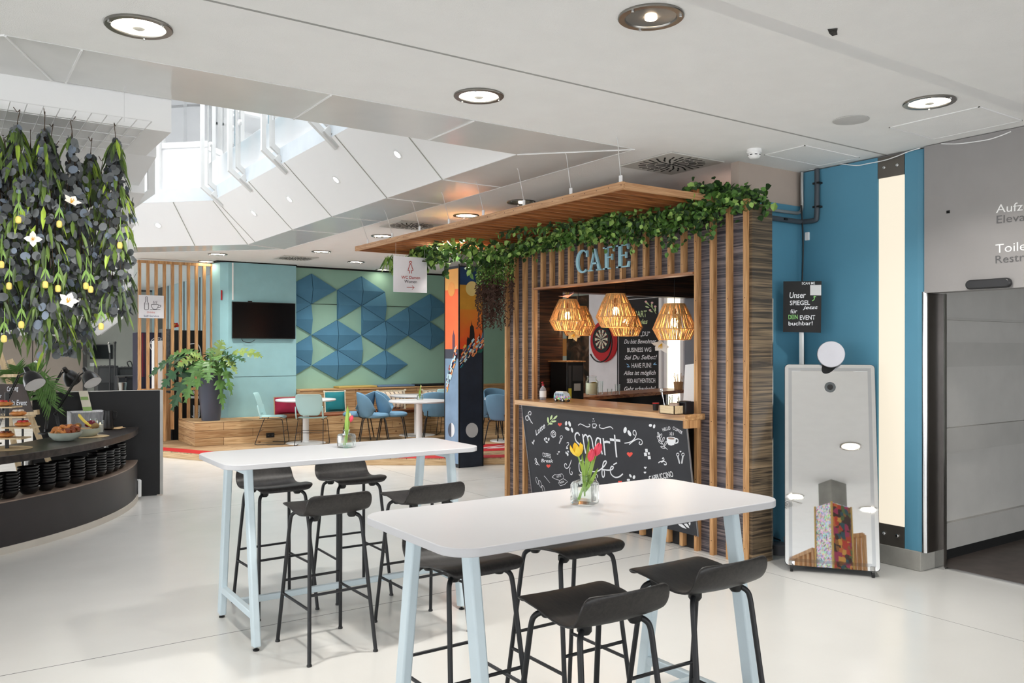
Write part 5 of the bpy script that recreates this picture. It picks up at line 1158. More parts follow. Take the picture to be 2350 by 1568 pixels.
# tall planter with philodendron
c = pz(484, 965, .489); r = root('potted_philodendron', 'big lobed-leaf plant in a tall tapered anthracite pot on the bench corner', 'plant', c)
mb = MB(); mb.lathe([(.148, 0), (.15, .01), (.228, .78), (.235, .80), (.222, .80), (.215, .76), (.0001, .76)], c, 40); mb.build('pot', mat('anthracite_pot', (72, 78, 92), .4, var=.04), r)
mb = MB(); mb.lathe([(.215, .765), (.0001, .77)], c, 24); mb.build('soil', mat('soil', (50, 38, 28), .95, bump=.5, bscale=40), r)
PH = [mat('philo_green', (84, 122, 62), .4, var=.3, vscale=6), mat('philo_yellow', (118, 140, 72), .4, var=.25, vscale=6), mat('philo_dark', (52, 88, 58), .4, var=.2, vscale=8)]
def philo_leaf(base_, tip, droop, tone, w=.13):
    base_, tip = Vector(base_), Vector(tip); d = tip - base_; mid = base_ + d * .5 + Vector((0, 0, droop)); P_ = smooth_path([base_, base_ + d * .25 + Vector((0, 0, droop * .8)), mid, base_ + d * .8 + Vector((0, 0, droop * .55)), tip], 5)
    n_ = len(P_); lo = int(n_ * .42); mb = MB(); mb.cur = 0; up = Vector((random.uniform(-.3, .3), -.6, 1)).normalized(); L = [P_[lo:][int(i * (len(P_[lo:]) - 1) / 8)] for i in range(9)]; k = len(L); V = []; fs = []; sp_ = max(.012, (L[-1] - L[0]).length / k)
    for i, p in enumerate(L):
        t = i / (k - 1); tg = (L[min(i + 1, k - 1)] - L[max(i - 1, 0)]).normalized(); s = tg.cross(up).normalized(); ww = w * (math.sin(math.pi * (t * .82 + .14)) ** .8)
        for sd in (-1, 1):
            b0 = p - tg * sp_ * .2; b1 = p + tg * sp_ * .75; e = p + s * sd * ww + tg * sp_ * 1.0 - up * .015 * random.random(); m1 = p + s * sd * ww * .72 + tg * sp_ * 1.12 + up * .012; m0 = p + s * sd * ww * .6 + tg * sp_ * .22 + up * .012; o = len(V)
            V += [b0, b1, m1, e, m0]; fs += [(o, o + 1, o + 2, o + 4), (o + 4, o + 2, o + 3)]
        if i < k - 1:
            q = L[i + 1]; o = len(V); V += [p - s * w * .22, p + s * w * .22, q + s * w * .2, q - s * w * .2]; fs += [(o, o + 1, o + 2, o + 3)]
    mb.add(V, fs); lf = mb.build('leaf', PH[tone], r, smooth=False)
    mb = MB(); mb.tube(P_[:lo + 2], .006, 6); mb.build('leaf_stalk', PH[1], lf)
rnd = random.Random(5); cc = c + Vector((0, 0, .80)); rt = Vector((CA, -SA, 0)); fw = Vector((SA, CA, 0))
for (dx, dz, df, dr, tone) in ((-.72, .22, 0, .18, 0), (-.95, -.02, -.1, .22, 2), (-.80, .05, .2, .2, 2), (-.55, -.55, -.2, .3, 2), (-.30, -.42, -.3, .3, 0), (-.70, -.22, -.25, .2, 2), (-.25, .30, -.2, .05, 1), (-.42, .12, -.3, .12, 1), (.18, .52, 0, -.02, 1), (.35, .42, -.1, .05, 1),
                          (.82, .28, 0, .15, 1), (.60, .20, -.15, .12, 2), (.42, -.30, -.25, .32, 0), (.30, -.52, -.3, .35, 0), (.10, -.12, -.4, .2, 0), (-.08, -.22, -.4, .22, 0), (.48, .02, -.2, .2, 1), (.0, .40, .1, .0, 0), (-.5, .36, .15, .08, 0), (.3, .12, .3, .2, 2), (-.2, .05, .35, .25, 2), (.22, .22, -.3, .1, 0)):
    philo_leaf(cc + rt * dx * .08 + fw * df * .1, cc + rt * dx + fw * df + Vector((0, 0, dz)), dr + .06, tone, .12 + .04 * rnd.random())

# painted pillar
pc = Vector((6.113, 10.24)); ps = .40
r = root('painted_pillar', 'square pillar with painted panels of an orange sunset skyline above dark water', 'pillar', (pc.x + ps / 2, pc.y + ps / 2, 0))
x0, y0, x1, y1 = pc.x, pc.y, pc.x + ps, pc.y + ps
mb = MB(); mb.box(x0 + .05, x1 - .05, y0 + .05, y1 - .05, 0, CZ); mb.build('concrete_core', M_stone, r)
mb = MB(); mb.box(x0, x1, y0, y1, 0, 2.88); mb.build('panel_box', mat('pillar_ink', (30, 36, 48), .45, var=.25, vscale=5), r)
mb = MB(); 
for cx_, cy_ in ((x0, y0), (x1, y0), (x0, y1), (x1, y1)): mb.box(cx_ - .008, cx_ + .008, cy_ - .008, cy_ + .008, 0, 2.9)
mb.build('corner_strip', M_black, r)
FR = Face((0, y0 - .001, 0), (0, -1, 0), 1000, 560, 2.904); FLf = Face((x0 - .001, 0, 0), (-1, 0, 0), 1000, 560, 2.904)
def pm(n_, c_, v_=.12): return mat(n_, c_, .45, var=v_, vscale=4)
def zpx(face, px, py): return face.at(px, py).z
def bandR(py0, py1, m, name='painted_band'):
    mb = MB(); a = zpx(FR, 240, py0); b = zpx(FR, 240, py1); mb.box(x0 + .012, x1 - .012, y0 - .003, y0, b, a); mb.build(name, m, r, smooth=False)
def bandL(py0, py1, m, name='painted_band'):
    mb = MB(); a = zpx(FLf, 110, py0); b = zpx(FLf, 110, py1); mb.box(x0 - .003, x0, y0 + .012, y1 - .012, b, a); mb.build(name, m, r, smooth=False)
bandR(158, 275, pm('night_blue', (22, 58, 104), .3)); bandR(275, 437, pm('ochre', (206, 148, 48), .14)); 
m_sun, nt, bb = base('sunset'); tc = nd(nt, 'ShaderNodeTexCoord'); sp = nd(nt, 'ShaderNodeSeparateXYZ'); nt.links.new(tc.outputs['Object'], sp.inputs[0]); nz = nd(nt, 'ShaderNodeTexNoise'); nz.inputs['Scale'].default_value = 5; nt.links.new(tc.outputs['Object'], nz.inputs['Vector'])
mr = nd(nt, 'ShaderNodeMapRange'); mr.inputs['From Min'].default_value = 1.78; mr.inputs['From Max'].default_value = 2.40; nt.links.new(sp.outputs[2], mr.inputs['Value']); ad = nd(nt, 'ShaderNodeMath', operation='ADD'); nt.links.new(mr.outputs[0], ad.inputs[0]); ml = nd(nt, 'ShaderNodeMath', operation='MULTIPLY_ADD'); nt.links.new(nz.outputs['Fac'], ml.inputs[0]); ml.inputs[1].default_value = .5; ml.inputs[2].default_value = -.25; nt.links.new(ml.outputs[0], ad.inputs[1])
rr = nd(nt, 'ShaderNodeValToRGB'); rr.color_ramp.elements[0].color = lin((226, 76, 26)); rr.color_ramp.elements[1].color = lin((214, 146, 40)); nt.links.new(ad.outputs[0], rr.inputs['Fac']); nt.links.new(rr.outputs['Color'], bb.inputs['Base Color']); bb.inputs['Roughness'].default_value = .45
bandR(437, 702, m_sun); bandR(702, 1490, pm('ink_black', (30, 38, 52), .3))
bandL(168, 305, pm('apricot', (240, 176, 96), .05)); bandL(305, 702, pm('coral', (242, 112, 66), .08)); bandL(702, 765, pm('slate', (62, 64, 78), .1)); bandL(765, 1460, pm('pale_slate', (122, 148, 176), .14))
def shp(face, pts, m, name, lift=.004): mb = MB(); face.fill(mb, pts, lift); mb.build(name, m, r, smooth=False)
def el(face, cx_, cy_, a, b, m, name, lift=.005): mb = MB(); face.ell(mb, cx_, cy_, a, b, 0, lift, 28); mb.build(name, m, r, smooth=False)
el(FR, 240, 298, 41, 49, pm('pale_sun', (226, 204, 134), .05), 'painted_disc'); el(FLf, 106, 302, 23, 48, pm('tan_sun', (236, 160, 84), .05), 'painted_disc')
el(FR, 240, 1242, 41, 49, pm('grey_disc', (186, 186, 188), .05), 'painted_disc'); el(FLf, 106, 1240, 22, 47, pm('white_disc', (226, 228, 232), .03), 'painted_disc')
mb = MB(); FLf.fill(mb, [(106 + 22 * math.sin(t), 1240 - 47 * math.cos(t)) for t in [math.pi + i * math.pi / 12 for i in range(13)]], .007); mb.build('painted_half_disc', pm('dark_half', (70, 78, 92), .05), r, smooth=False)
sil = pm('silhouette', (26, 20, 22), .2)
shp(FR, [(238, 508), (242, 540), (252, 552), (258, 600), (258, 702), (205, 702), (206, 640), (212, 618), (222, 630), (226, 600), (228, 552), (236, 540)], sil, 'painted_tower')
shp(FR, [(291, 596), (295, 615), (296, 702), (284, 702), (286, 620)], sil, 'painted_tower'); shp(FLf, [(120, 570), (123, 595), (129, 612), (129, 702), (112, 702), (112, 612), (117, 595)], pm('dusk_tower', (96, 62, 78), .1), 'painted_tower')
shp(FR, [(310, 590), (320, 580), (320, 690), (306, 660), (304, 620)], pm('light_blue_patch', (128, 172, 206), .1), 'painted_patch')
rnd = random.Random(9); pal = [(224, 92, 40), (240, 190, 80), (70, 140, 190), (28, 96, 84), (214, 200, 180), (150, 60, 50), (236, 150, 90), (60, 50, 90), (190, 220, 230)]
for i, c_ in enumerate(pal):
    mb = MB(); m_ = mat('brush_%s' % ('orange', 'yellow', 'sky', 'pine', 'bone', 'rust', 'peach', 'plum', 'ice')[i], c_, .45)
    for _ in range(12):
        t = rnd.random(); px_, py_ = 166 + t * 150, 780 - t * 140 + rnd.gauss(0, 24) - 16 * math.sin(t * 6); px_ = min(312, max(168, px_)); FR.ribbon(mb, [(px_ - 9, py_ + 9), (px_, py_ + rnd.uniform(-6, 6)), (px_ + 6, py_ - 11)], rnd.uniform(.012, .034), 4, .006 + i * .0003)
        t = rnd.random(); px_, py_ = 74 + t * 66, 930 - t * 200 + rnd.gauss(0, 22); px_ = min(136, max(80, px_)); FLf.ribbon(mb, [(px_ - 4, py_ + 14), (px_, py_), (px_ + 5, py_ - 16)], rnd.uniform(.02, .05), 4, .006 + i * .0003)
    mb.build('brush_strokes', m_, r, smooth=False)

# round lounge tables
def round_table(x, y, dia, label):
    r = root('round_table', label, 'table', (x, y, .1), 'white round lounge tables')
    mb = MB(); mb.lathe([(.0001, .715), (dia / 2 - .01, .715), (dia / 2, .722), (dia / 2, .738), (dia / 2 - .006, .742), (.0001, .742)], (0, 0, 0), 48); mb.build('tabletop', M_top, r, local=True)
    mb = MB(); mb.lathe([(.052, .015), (.052, .715)], (0, 0, 0), 24); mb.build('column', M_white, r, local=True)
    mb = MB(); mb.lathe([(.33, 0), (.33, .006), (.30, .012), (.06, .02), (.052, .03)], (0, 0, 0), 40); mb.build('base_plate', M_white, r, local=True); return r
ta = pz(702, 1017, .1); round_table(ta.x, ta.y, 1.0, 'white round table left, between the two pale blue plastic chairs')
tb = pz(962, 919.5, .84); round_table(tb.x, tb.y, 1.0, 'white round table nearer the painted pillar with a tulip vase on it')
tc_ = pz(957, 999, .1); round_table(tc_.x, tc_.y, 1.0, 'white round table behind the one with the tulip vase')
td = pz(1168, 914, .84); round_table(td.x, td.y, .9, 'white round table peeping out right of the pillar beside the kiosk')
v = pz(964, 918, .843); vase(v, .9, 'small glass vase on the lounge table by the pillar', .3)
tulip('pale green tulip bud in the lounge table vase', off(v, -.01, .014), off(v, 0, .10), off(v, .012, .20), .045, M_cream, 0, [(off(v, -.01, .03), off(v, -.012, .17), .010), (off(v, .0, .03), off(v, .012, .27), .010)])

# pale blue plastic sled chairs
M_pl = mat('pale_blue_plastic', (172, 212, 214), .45, var=.01)
def sled_chair(label, x, y, rz, m=M_pl, proto=None):
    if proto: o = dup(proto, (x, y, .1), rz, label); return o
    r = root('plastic_chair', label, 'chair', (x, y, .1), 'pale blue plastic chairs', rz)
    def sheet(rows, name, th=.008):
        nx = len(rows[0]); V = [p for row in rows for p in row]; f = [(i * nx + j, i * nx + j + 1, (i + 1) * nx + j + 1, (i + 1) * nx + j) for i in range(len(rows) - 1) for j in range(nx - 1)]
        mb = MB(); mb.add(V, f); o = mb.build(name, m, r, local=True); s = o.modifiers.new('solid', 'SOLIDIFY'); s.thickness = th; b = o.modifiers.new('sub', 'SUBSURF'); b.levels = 1; b.render_levels = 1; return o
    us = [-1, -.7, -.35, 0, .35, .7, 1]
    sheet([[(u * w, yy, z + .012 * u * u) for u in us] for yy, z, w in ((.22, .425, .205), (.20, .448, .225), (.10, .452, .23), (0, .448, .225), (-.10, .446, .215), (-.17, .452, .20), (-.20, .465, .18))], 'seat')
    sheet([[(u * w, yy + .03 * u * u, z) for u in us] for yy, z, w in ((-.195, .50, .15), (-.205, .55, .185), (-.215, .62, .215), (-.235, .70, .225), (-.26, .78, .222), (-.285, .84, .215), (-.30, .855, .19))], 'backrest')
    for s in (-1, 1):
        sheet([[(s * (.205 + .0), yy - .018, z), (s * .232, yy + .0, z), (s * .226, yy + .022, z)] for yy, z in ((-.14, .44), (-.165, .50), (-.19, .58), (-.20, .66))], 'back_post')
        mb = MB(); mb.tube(smooth_path([(s * .20, -.17, .44), (s * .205, .10, .438), (s * .205, .18, .43)], 4) + smooth_path([(s * .212, .205, .40), (s * .235, .245, .05), (s * .238, .235, .015), (s * .238, .21, .008)], 4) + [Vector((s * .238, -.20, .008))] + smooth_path([(s * .238, -.225, .015), (s * .232, -.225, .05), (s * .208, -.10, .40), (s * .205, -.08, .435)], 4), .006, 7); mb.build('sled_leg', M_tube, r, local=True)
    for yy, z in ((.225, .22), (-.17, .22)): mb = MB(); mb.tube([(-.222, yy, z), (.222, yy, z)], .004, 6); mb.build('cross_wire', M_tube, r, local=True)
    return r
pA = pz(624, 1018, .1)
c0 = sled_chair('pale blue plastic chair in side view left of the round table', pA.x, pA.y, math.radians(-118))
pB = pz(716, 1022, .1); sled_chair('pale blue plastic chair seen from behind in front of the left round table', pB.x, pB.y, math.radians(-34), proto=c0)
pC = pY(1008, 900, 13.9); sled_chair('pale blue plastic chair behind the tables, cut off by the pillar', pC.x + .05, 13.55, math.radians(-40), proto=c0)

# blue upholstered tub chairs
M_up = mat('blue_upholstery', (104, 144, 172), .85, var=.05, bump=.05, bscale=300)
def tub_chair(label, x, y, rz, proto=None):
    if proto: return dup(proto, (x, y, .1), rz, label)
    r = root('tub_chair', label, 'chair', (x, y, .1), 'blue upholstered tub chairs', rz)
    mb = MB(); pts = []
    mb.lathe([(.0001, .40), (.20, .402), (.235, .42), (.24, .445), (.225, .47), (.17, .485), (.0001, .488)], (0, .03, 0), 28, sy=1.0); mb.build('seat', M_up, r, local=True)
    V = []; f = []; nu, nv = 17, 9; out = []
    for side in (0, 1):
        for i in range(nu):
            a = math.radians(-92 + 184 * i / (nu - 1)); ua = abs(-1 + 2 * i / (nu - 1))
            for j in range(nv):
                v = j / (nv - 1); top = .85 - .12 * ua ** 2 - .20 * ua ** 7; bot = .41 + .16 * ua ** 7; z = bot + (top - bot) * v; rr = .235 + .05 * math.sin(v * math.pi * .6) - (.0 if side else .035) + .03 * v
                if side == 0 and j in (0, nv - 1): rr += .012
                V.append((rr * math.sin(a), -rr * math.cos(a) + .01, z))
    o = nu * nv
    for i in range(nu - 1):
        for j in range(nv - 1): q = (i * nv + j, (i + 1) * nv + j, (i + 1) * nv + j + 1, i * nv + j + 1); f.append(q); f.append(tuple(reversed([k + o for k in q])))
    rim = [(i, 0) for i in range(nu)] + [(nu - 1, j) for j in range(1, nv)] + [(i, nv - 1) for i in range(nu - 2, -1, -1)] + [(0, j) for j in range(nv - 2, 0, -1)]
    for a in range(len(rim)): i, j = rim[a]; i2, j2 = rim[(a + 1) % len(rim)]; f.append((i * nv + j, o + i * nv + j, o + i2 * nv + j2, i2 * nv + j2))
    mb = MB(); mb.add(V, f); bk = mb.build('backrest', M_up, r, local=True); s = bk.modifiers.new('sub', 'SUBSURF'); s.levels = 1; s.render_levels = 1
    bk.data.set_sharp_from_angle(angle=math.radians(90))
    for sx in (-1, 1):
        for sy in (-1, 1):
            mb = MB(); top = (sx * .17, sy * .16, .41); mb.tube(([(sx * .15, -.285, .56)] if False else []) + smooth_path([(sx * .10, sy * .14, .405), (sx * .165, sy * .165, .405), (sx * .19, sy * .19, .36)], 4) + [Vector((sx * .24, sy * .25, .005))], .0095, 8); mb.build('leg', M_tube, r, local=True)
        mb = MB(); mb.tube([(sx * .16, -.17, .395), (sx * .155, -.255, .43), (sx * .15, -.285, .52)], .008, 8); mb.build('back_bracket', M_tube, r, local=True)
    return r
def fl(px, py): return pz(px, py, .1)
q = fl(858, 1012); t0 = tub_chair('blue tub chair in front, its back to the left and seat facing the pillar table', q.x, q.y, math.radians(-112))
q = fl(822, 1008); tub_chair('blue tub chair facing left, half hidden behind the front one', q.x, q.y, math.radians(58), t0)
q = fl(900, 1008); tub_chair('blue tub chair behind the front one, nearest the fringed cushion', q.x, q.y, math.radians(-120), t0)
q = fl(1003, 1008); tub_chair('blue tub chair seen from behind just left of the painted pillar', q.x, q.y, math.radians(-32), t0)
q = fl(1118, 1010); tub_chair('blue tub chair seen right behind the painted pillar', q.x, q.y, math.radians(-112), t0)
q = fl(1156, 1020); tub_chair('blue tub chair cut off by the left edge of the kiosk', q.x, q.y, math.radians(-60), t0)
q = fl(1146, 995); tub_chair('blue tub chair furthest right, behind the small round table edge', q.x, q.y, math.radians(180), t0)
# ================= oak slat screen and service area =================
SY = 15.30
sc = root('slat_screen', 'floor to ceiling oak slat screen left of the teal TV wall', 'screen', (3.45, SY, .1))
xs0 = pY(320, 600, SY).x; xs1 = pY(486, 607, SY).x
mb = MB(); mb.box(xs0 - .03, xs1 + .03, SY - .04, SY + .04, CZ - .075, CZ - .03); mb.build('top_rail', M_oak, sc)
z_ = pY(420, 893, SY).z; mb = MB(); mb.box(xs0 - .03, xs1 + .03, SY - .02, SY + .02, z_ - .02, z_ + .02); mb.build('middle_rail', M_oak, sc)
for i in range(10):
    x = xs0 + (xs1 - xs0) * i / 9; mb = MB(); mb.box(x - .022, x + .022, SY - .035, SY + .035, .101 if i < 4 else .30, CZ - .075); mb.build('slat', M_oak, sc)
a, b = pY(318, 677, SY - .05), pY(376, 731, SY - .05)
sg = root('drinks_sign', 'square white sign with bottle and cup outlines reading Drinks Self-Service', 'sign', (a.x, SY - .05, b.z))
mb = MB(); mb.box(a.x, b.x, SY - .05, SY - .044, b.z, a.z); mb.build('panel', mat('sign_white', (232, 232, 238), .5), sg)
S = Face((0, SY - .05, 2), (0, -1, 0), 180, 560, 4.6118); mb = MB()
S.ribbon(mb, [(712, 560), (728, 560), (728, 590), (730, 610), (741, 630), (741, 690), (735, 698), (705, 698), (699, 690), (699, 630), (710, 610), (712, 590), (712, 560)], .009, 1); S.ribbon(mb, [(699, 635), (741, 635)], .006, 1)
S.ribbon(mb, [(772, 642), (846, 642), (842, 670), (826, 690), (792, 690), (776, 670), (772, 642)], .009, 1); S.ribbon(mb, [(846, 650), (868, 648), (870, 665), (840, 678)], .009, 3); S.ribbon(mb, [(758, 697), (866, 697)], .009, 1)
for x in (792, 808, 826): S.ribbon(mb, [(x, 604), (x + 5, 615), (x - 2, 624), (x + 3, 634)], .007, 3)
mb.build('pictogram', mat('sign_grey', (70, 70, 78), .6), sg, smooth=False)
S.text('Drinks', (726, 732), (810, 734), 19, sg, mat('sign_rose', (206, 130, 130), .6)); S.text('Self-Service', (692, 771), (853, 773), 19, sg, mat('sign_slate', (96, 108, 136), .6))

def pbox(name, px0, px1, py0, py1, Y, depth, m, label, cat, z0=None, parts=None):
    a, b = pY(px0, py0, Y), pY(px1, py1, Y); zb = b.z if z0 is None else z0
    r = root(name, label, cat, ((a.x + b.x) / 2, Y + depth / 2, zb)); mb = MB(); mb.box(a.x, b.x, Y, Y + depth, zb, a.z); mb.build('housing', m, r, bevel=.008); return r, a, b
FY = 16.2
r, a, b = pbox('drinks_fridge', 396, 470, 758, 1000, FY, .45, M_black, 'tall black drinks fridge with white vertical lettering behind the slat screen', 'fridge', .0)
Ff = Face((0, FY - .003, 1), (0, -1, 0)); 
for st, p0_, p1_, cap in (('fritz-kola', (473, 985), (473, 862), 22),):
    cu = MB()
def vtext(face, st, px, py0, py1, wpx, parent, m):
    A = face.at(px, py0, .002); Bp = face.at(px, py1, .002); Cp = face.at(px - wpx, py0, .002); L_ = (Bp - A); ch = (Cp - A).length
    cu = bpy.data.curves.new('t', 'FONT'); cu.body = st; cu.size = 1; cu.resolution_u = 3; cu.offset = .02; o = bpy.data.objects.new('t', cu); COL.objects.link(o); me = bpy.data.meshes.new_from_object(o); bpy.data.objects.remove(o)
    xs = [v.co.x for v in me.vertices]; w_ = max(xs) - min(xs); D = L_.normalized(); U = (Cp - A).normalized(); o3 = ORG[parent.name]
    for v in me.vertices: v.co = A + D * ((v.co.x - min(xs)) * L_.length / w_) + U * (v.co.y * ch / .7) - o3
    me.materials.append(m); o = bpy.data.objects.new('lettering', me); COL.objects.link(o); o.parent = parent
vtext(Ff, 'fritz-kola', 458, 1000, 845, 22, r, M_ch)
mb = MB(); Ff.ribbon(mb, [(434, 790), (450, 789), (458, 797), (461, 815), (461, 850)], .02, 4); Ff.ribbon(mb, [(434, 860), (420, 875), (418, 890)], .02, 4); mb.build('bottle_outline', M_ch, r, smooth=False)
r, a, b = pbox('drinks_fridge', 315, 376, 763, 1000, 16.6, .45, mat('navy_fridge', (22, 28, 58), .3), 'navy drinks fridge with a round brewery emblem behind the left screen slats', 'fridge', .0)
Fn = Face((0, 16.597, 1), (0, -1, 0)); mb = MB(); Fn.ell(mb, 361, 792, 18, 18, 0, .002, 30); mb.build('emblem_ring', M_ch, r, smooth=False)
mb = MB(); Fn.ell(mb, 361, 792, 16.5, 16.5, 0, .004, 30); mb.build('emblem_field', mat('navy_fridge', (22, 28, 58), .3), r, smooth=False)
mb = MB(); Fn.ell(mb, 361, 792, 10, 10, 0, .006, 24); mb.build('emblem_ring', M_ch, r, smooth=False); mb = MB(); Fn.ell(mb, 361, 792, 9, 9, 0, .008, 24); mb.build('emblem_centre', M_red, r, smooth=False)
for k, ch in enumerate('PAULANER'):
    t = math.radians(-160 + k * 20); x, y = 361 + 13 * math.cos(t), 792 + 13 * math.sin(t); u = (math.cos(t), 0, -math.sin(t)); tx, ty = -math.sin(t), math.cos(t)
    Fn.text(ch, (x - tx * 1.8, y - ty * 1.8 + 1.2), (x + tx * 1.8, y + ty * 1.8 + 1.2), 3.6, r, M_ch, up=(math.cos(t), 0, -math.sin(t)), lift=.006, offset=.02)
mb = MB(); 
for q, w in ((326, 1.2), (330, .8)): a1, a2 = Fn.at(q, 765), Fn.at(q + w, 865); mb.box(a1.x, a2.x, 16.595, 16.598, a2.z, a1.z)
mb.build('red_stripes', M_red, r)
r, a, b = pbox('glass_fridge', 376, 394, 755, 1012, 16.4, .4, mat('fridge_glass', (120, 126, 132), .15, var=.3, vscale=12), 'narrow glass door fridge with Hall 020 lettering between the dark fridges', 'fridge', .0)
pc_ = pY(412, 756, 16.35); paper_flower('flower_bunch', 'small bunch of red and yellow flowers on top of the black fridge', pc_ + Vector((-.06, .1, .05)), .10, M_red, (0, -.6, .8), None, n=7)
r, a, b = pbox('coffee_machine', 356, 374, 782, 880, 15.9, .3, M_white, 'white dispenser with black base standing behind the slats near the navy fridge', 'machine', .9)
mb = MB(); mb.box(a.x - .9, b.x + .1, 15.75, 16.3, 0, .9); mb.build('service_cabinet', M_oak, None, label='low wooden service cabinet behind the slat screen carrying the dispenser', cat='cabinet')
# wall screen, switch, speakers, mic stands, flight case
GY = 23.47
a, b = pY(207, 791, GY), pY(258, 824, GY); r = root('wall_screen', 'small black screen on the grey wall left of the slat screen', 'screen', ((a.x + b.x) / 2, GY, a.z)); mb = MB(); mb.box(a.x, b.x, GY - .05, GY + .03, b.z, a.z); mb.build('bezel', M_black, r); mb = MB(); mb.box(a.x + .03, b.x - .03, GY - .055, GY - .05, b.z + .03, a.z - .03); mb.build('screen', mat('tv_screen', (8, 8, 10), .18, var=0), r)
a, b = pY(206, 833, GY), pY(216, 841, GY); mb = MB(); mb.box(a.x, b.x, GY - .01, GY + .03, b.z, a.z); mb.build('wall_switch', M_white, None, label='small white wall switch below the wall screen', cat='switch', bevel=.003)
def speaker_box(px0, px1, py0, Y, label):
    a, b = pY(px0, py0, Y), pY(px1, 900, Y); r = root('loudspeaker', label, 'loudspeaker', ((a.x + b.x) / 2, Y, 0)); mb = MB(); mb.box(a.x, b.x, Y, Y + .5, 0, a.z); mb.build('cabinet', mat('speaker_black', (40, 42, 44), .6), r, bevel=.01)
    mb = MB(); mb.box(a.x + .03, b.x - .03, Y - .008, Y, a.z - .35, a.z - .05); mb.build('grille', mat('grille_black', (58, 60, 62), .7, bump=.4, bscale=300), r)
    mb = MB(); 
    for k in range(4): mb.box(a.x + .06 + k * .07, a.x + .10 + k * .07, Y + .1, Y + .14, a.z, a.z + .012)
    mb.build('controls', mat('socket_grey', (90, 90, 92), .5), r)
speaker_box(224, 272, 840, 19.0, 'large dark loudspeaker below the wall screen beside the two microphone stands'); speaker_box(272, 318, 843, 19.2, 'smaller dark loudspeaker with cables right of the large one')
r, a, b = pbox('flight_case', 271, 318, 864, 900, 18.2, .5, mat('case_dark', (40, 42, 46), .5), 'black flight case with silver edges in front of the loudspeakers', 'case', 0)
mb = MB(); 
for q in (a.x, a.x + .14, b.x - .02): mb.box(q - .012, q + .012, 18.185, 18.2, .05, a.z)
mb.box(a.x, b.x, 18.185, 18.2, a.z - .03, a.z); mb.build('metal_edge', M_steel, r)
bk = pY(281, 878, 17.9); mb = MB(); mb.lathe([(.06, -.2), (.085, 0), (.08, 0), (.055, -.19)], bk + Vector((0, 0, 0)), 16); mb.lathe([(.05, -.95), (.05, -.2)], bk, 10); mb.build('steel_bucket', M_steel, None, label='small crumpled steel bucket in front of the flight case', cat='bucket')
for px, py, l in ((252, 793, 'microphone stand with silver microphone before the wall screen, left one'), (264, 791, 'microphone stand with black microphone, the right one')):
    t = pY(px, py, 18.6); r = root('microphone_stand', l, 'microphone stand', (t.x, t.y, 0)); mb = MB(); mb.tube([(t.x, t.y, .02), (t.x, t.y, t.z - .15)], .014, 8); mb.lathe([(.14, 0), (.14, .02), (.02, .03)], (t.x, t.y, 0), 20); mb.build('pole', M_black, r)
    mb = MB(); mb.tube([(t.x, t.y, t.z - .15), (t.x + (-.02 if px < 260 else .0), t.y, t.z + .02)], .014, 8, r2=.02); mb.ball((t.x + (-.02 if px < 260 else .0), t.y, t.z + .04), .028, 10); mb.build('microphone', M_steel if px < 260 else M_black, r)
mb = MB(); mb.tube(smooth_path([pY(296, 842, 18.9), pY(292, 832, 18.9), pY(300, 830, 18.9), pY(304, 842, 18.9)], 5), .012, 6); mb.build('cable_bundle', M_black, None, label='looped black cables lying on the smaller loudspeaker', cat='cable')

# ================= buffet =================
# circle through the measured foot of the front
def circ3(a, b, c):
    ax, ay, bx, by, cx, cy = *a, *b, *c; d = 2 * (ax * (by - cy) + bx * (cy - ay) + cx * (ay - by))
    ux = ((ax * ax + ay * ay) * (by - cy) + (bx * bx + by * by) * (cy - ay) + (cx * cx + cy * cy) * (ay - by)) / d; uy = ((ax * ax + ay * ay) * (cx - bx) + (bx * bx + by * by) * (ax - cx) + (cx * cx + cy * cy) * (bx - ax)) / d
    return ux, uy, math.hypot(ax - ux, ay - uy)
BX, BY, BR = circ3((0.428, 8.057), (1.20, 8.78), (1.87, 10.215))
def ringsec(r0, r1, a0, a1, z0, z1, n_=48):
    o = [(BX + r1 * math.cos(a0 + (a1 - a0) * i / n_), BY + r1 * math.sin(a0 + (a1 - a0) * i / n_)) for i in range(n_ + 1)]
    i_ = [(BX + r0 * math.cos(a0 + (a1 - a0) * i / n_), BY + r0 * math.sin(a0 + (a1 - a0) * i / n_)) for i in range(n_ + 1)]
    mb = MB(); V = [(*p, z) for z in (z0, z1) for p in o] ; k = n_ + 1; V += [(*p, z) for z in (z0, z1) for p in i_]; f = []
    for i in range(n_):
        f += [(i, i + 1, k + i + 1, k + i), (2 * k + i + 1, 2 * k + i, 3 * k + i, 3 * k + i + 1), (k + i, k + i + 1, 3 * k + i + 1, 3 * k + i), (i + 1, i, 2 * k + i, 2 * k + i + 1)]
    f += [(0, k, 3 * k, 2 * k), (n_, 2 * k + n_, 3 * k + n_, k + n_)]
    mb.add(V, f); return mb
aE = math.atan2(10.27 - BY, 1.88 - BX); aS = aE - 2.6
M_lam = mat('dark_laminate', (52, 49, 50), .42, var=.06, bump=.04, bscale=300); M_lamt = wood('black_oak_top', (30, 27, 27), (62, 55, 52), (1.2, 1.2, 1.2), 9, .3)
bf_ = root('buffet_counter', 'curved black buffet counter with an open shelf of stacked bowls', 'counter', (BX, BY, 0))
ringsec(BR - .62, BR, aS, aE, .06, .425).build('lower_cabinet', M_lam, bf_)
ringsec(BR - .64, BR + .012, aS, aE, .0, .06).build('pale_plinth', mat('plinth_cream', (206, 200, 190), .6), bf_)
ringsec(BR - .62, BR + .004, aS, aE, .425, .435).build('shelf_top', wood('shelf_taupe', (128, 110, 98), (156, 138, 124), (1, 1, 1), 3, .4), bf_)
ringsec(BR - .66, BR + .01, aS, aE, .745, .81).build('counter_top', M_lamt, bf_, bevel=.004)
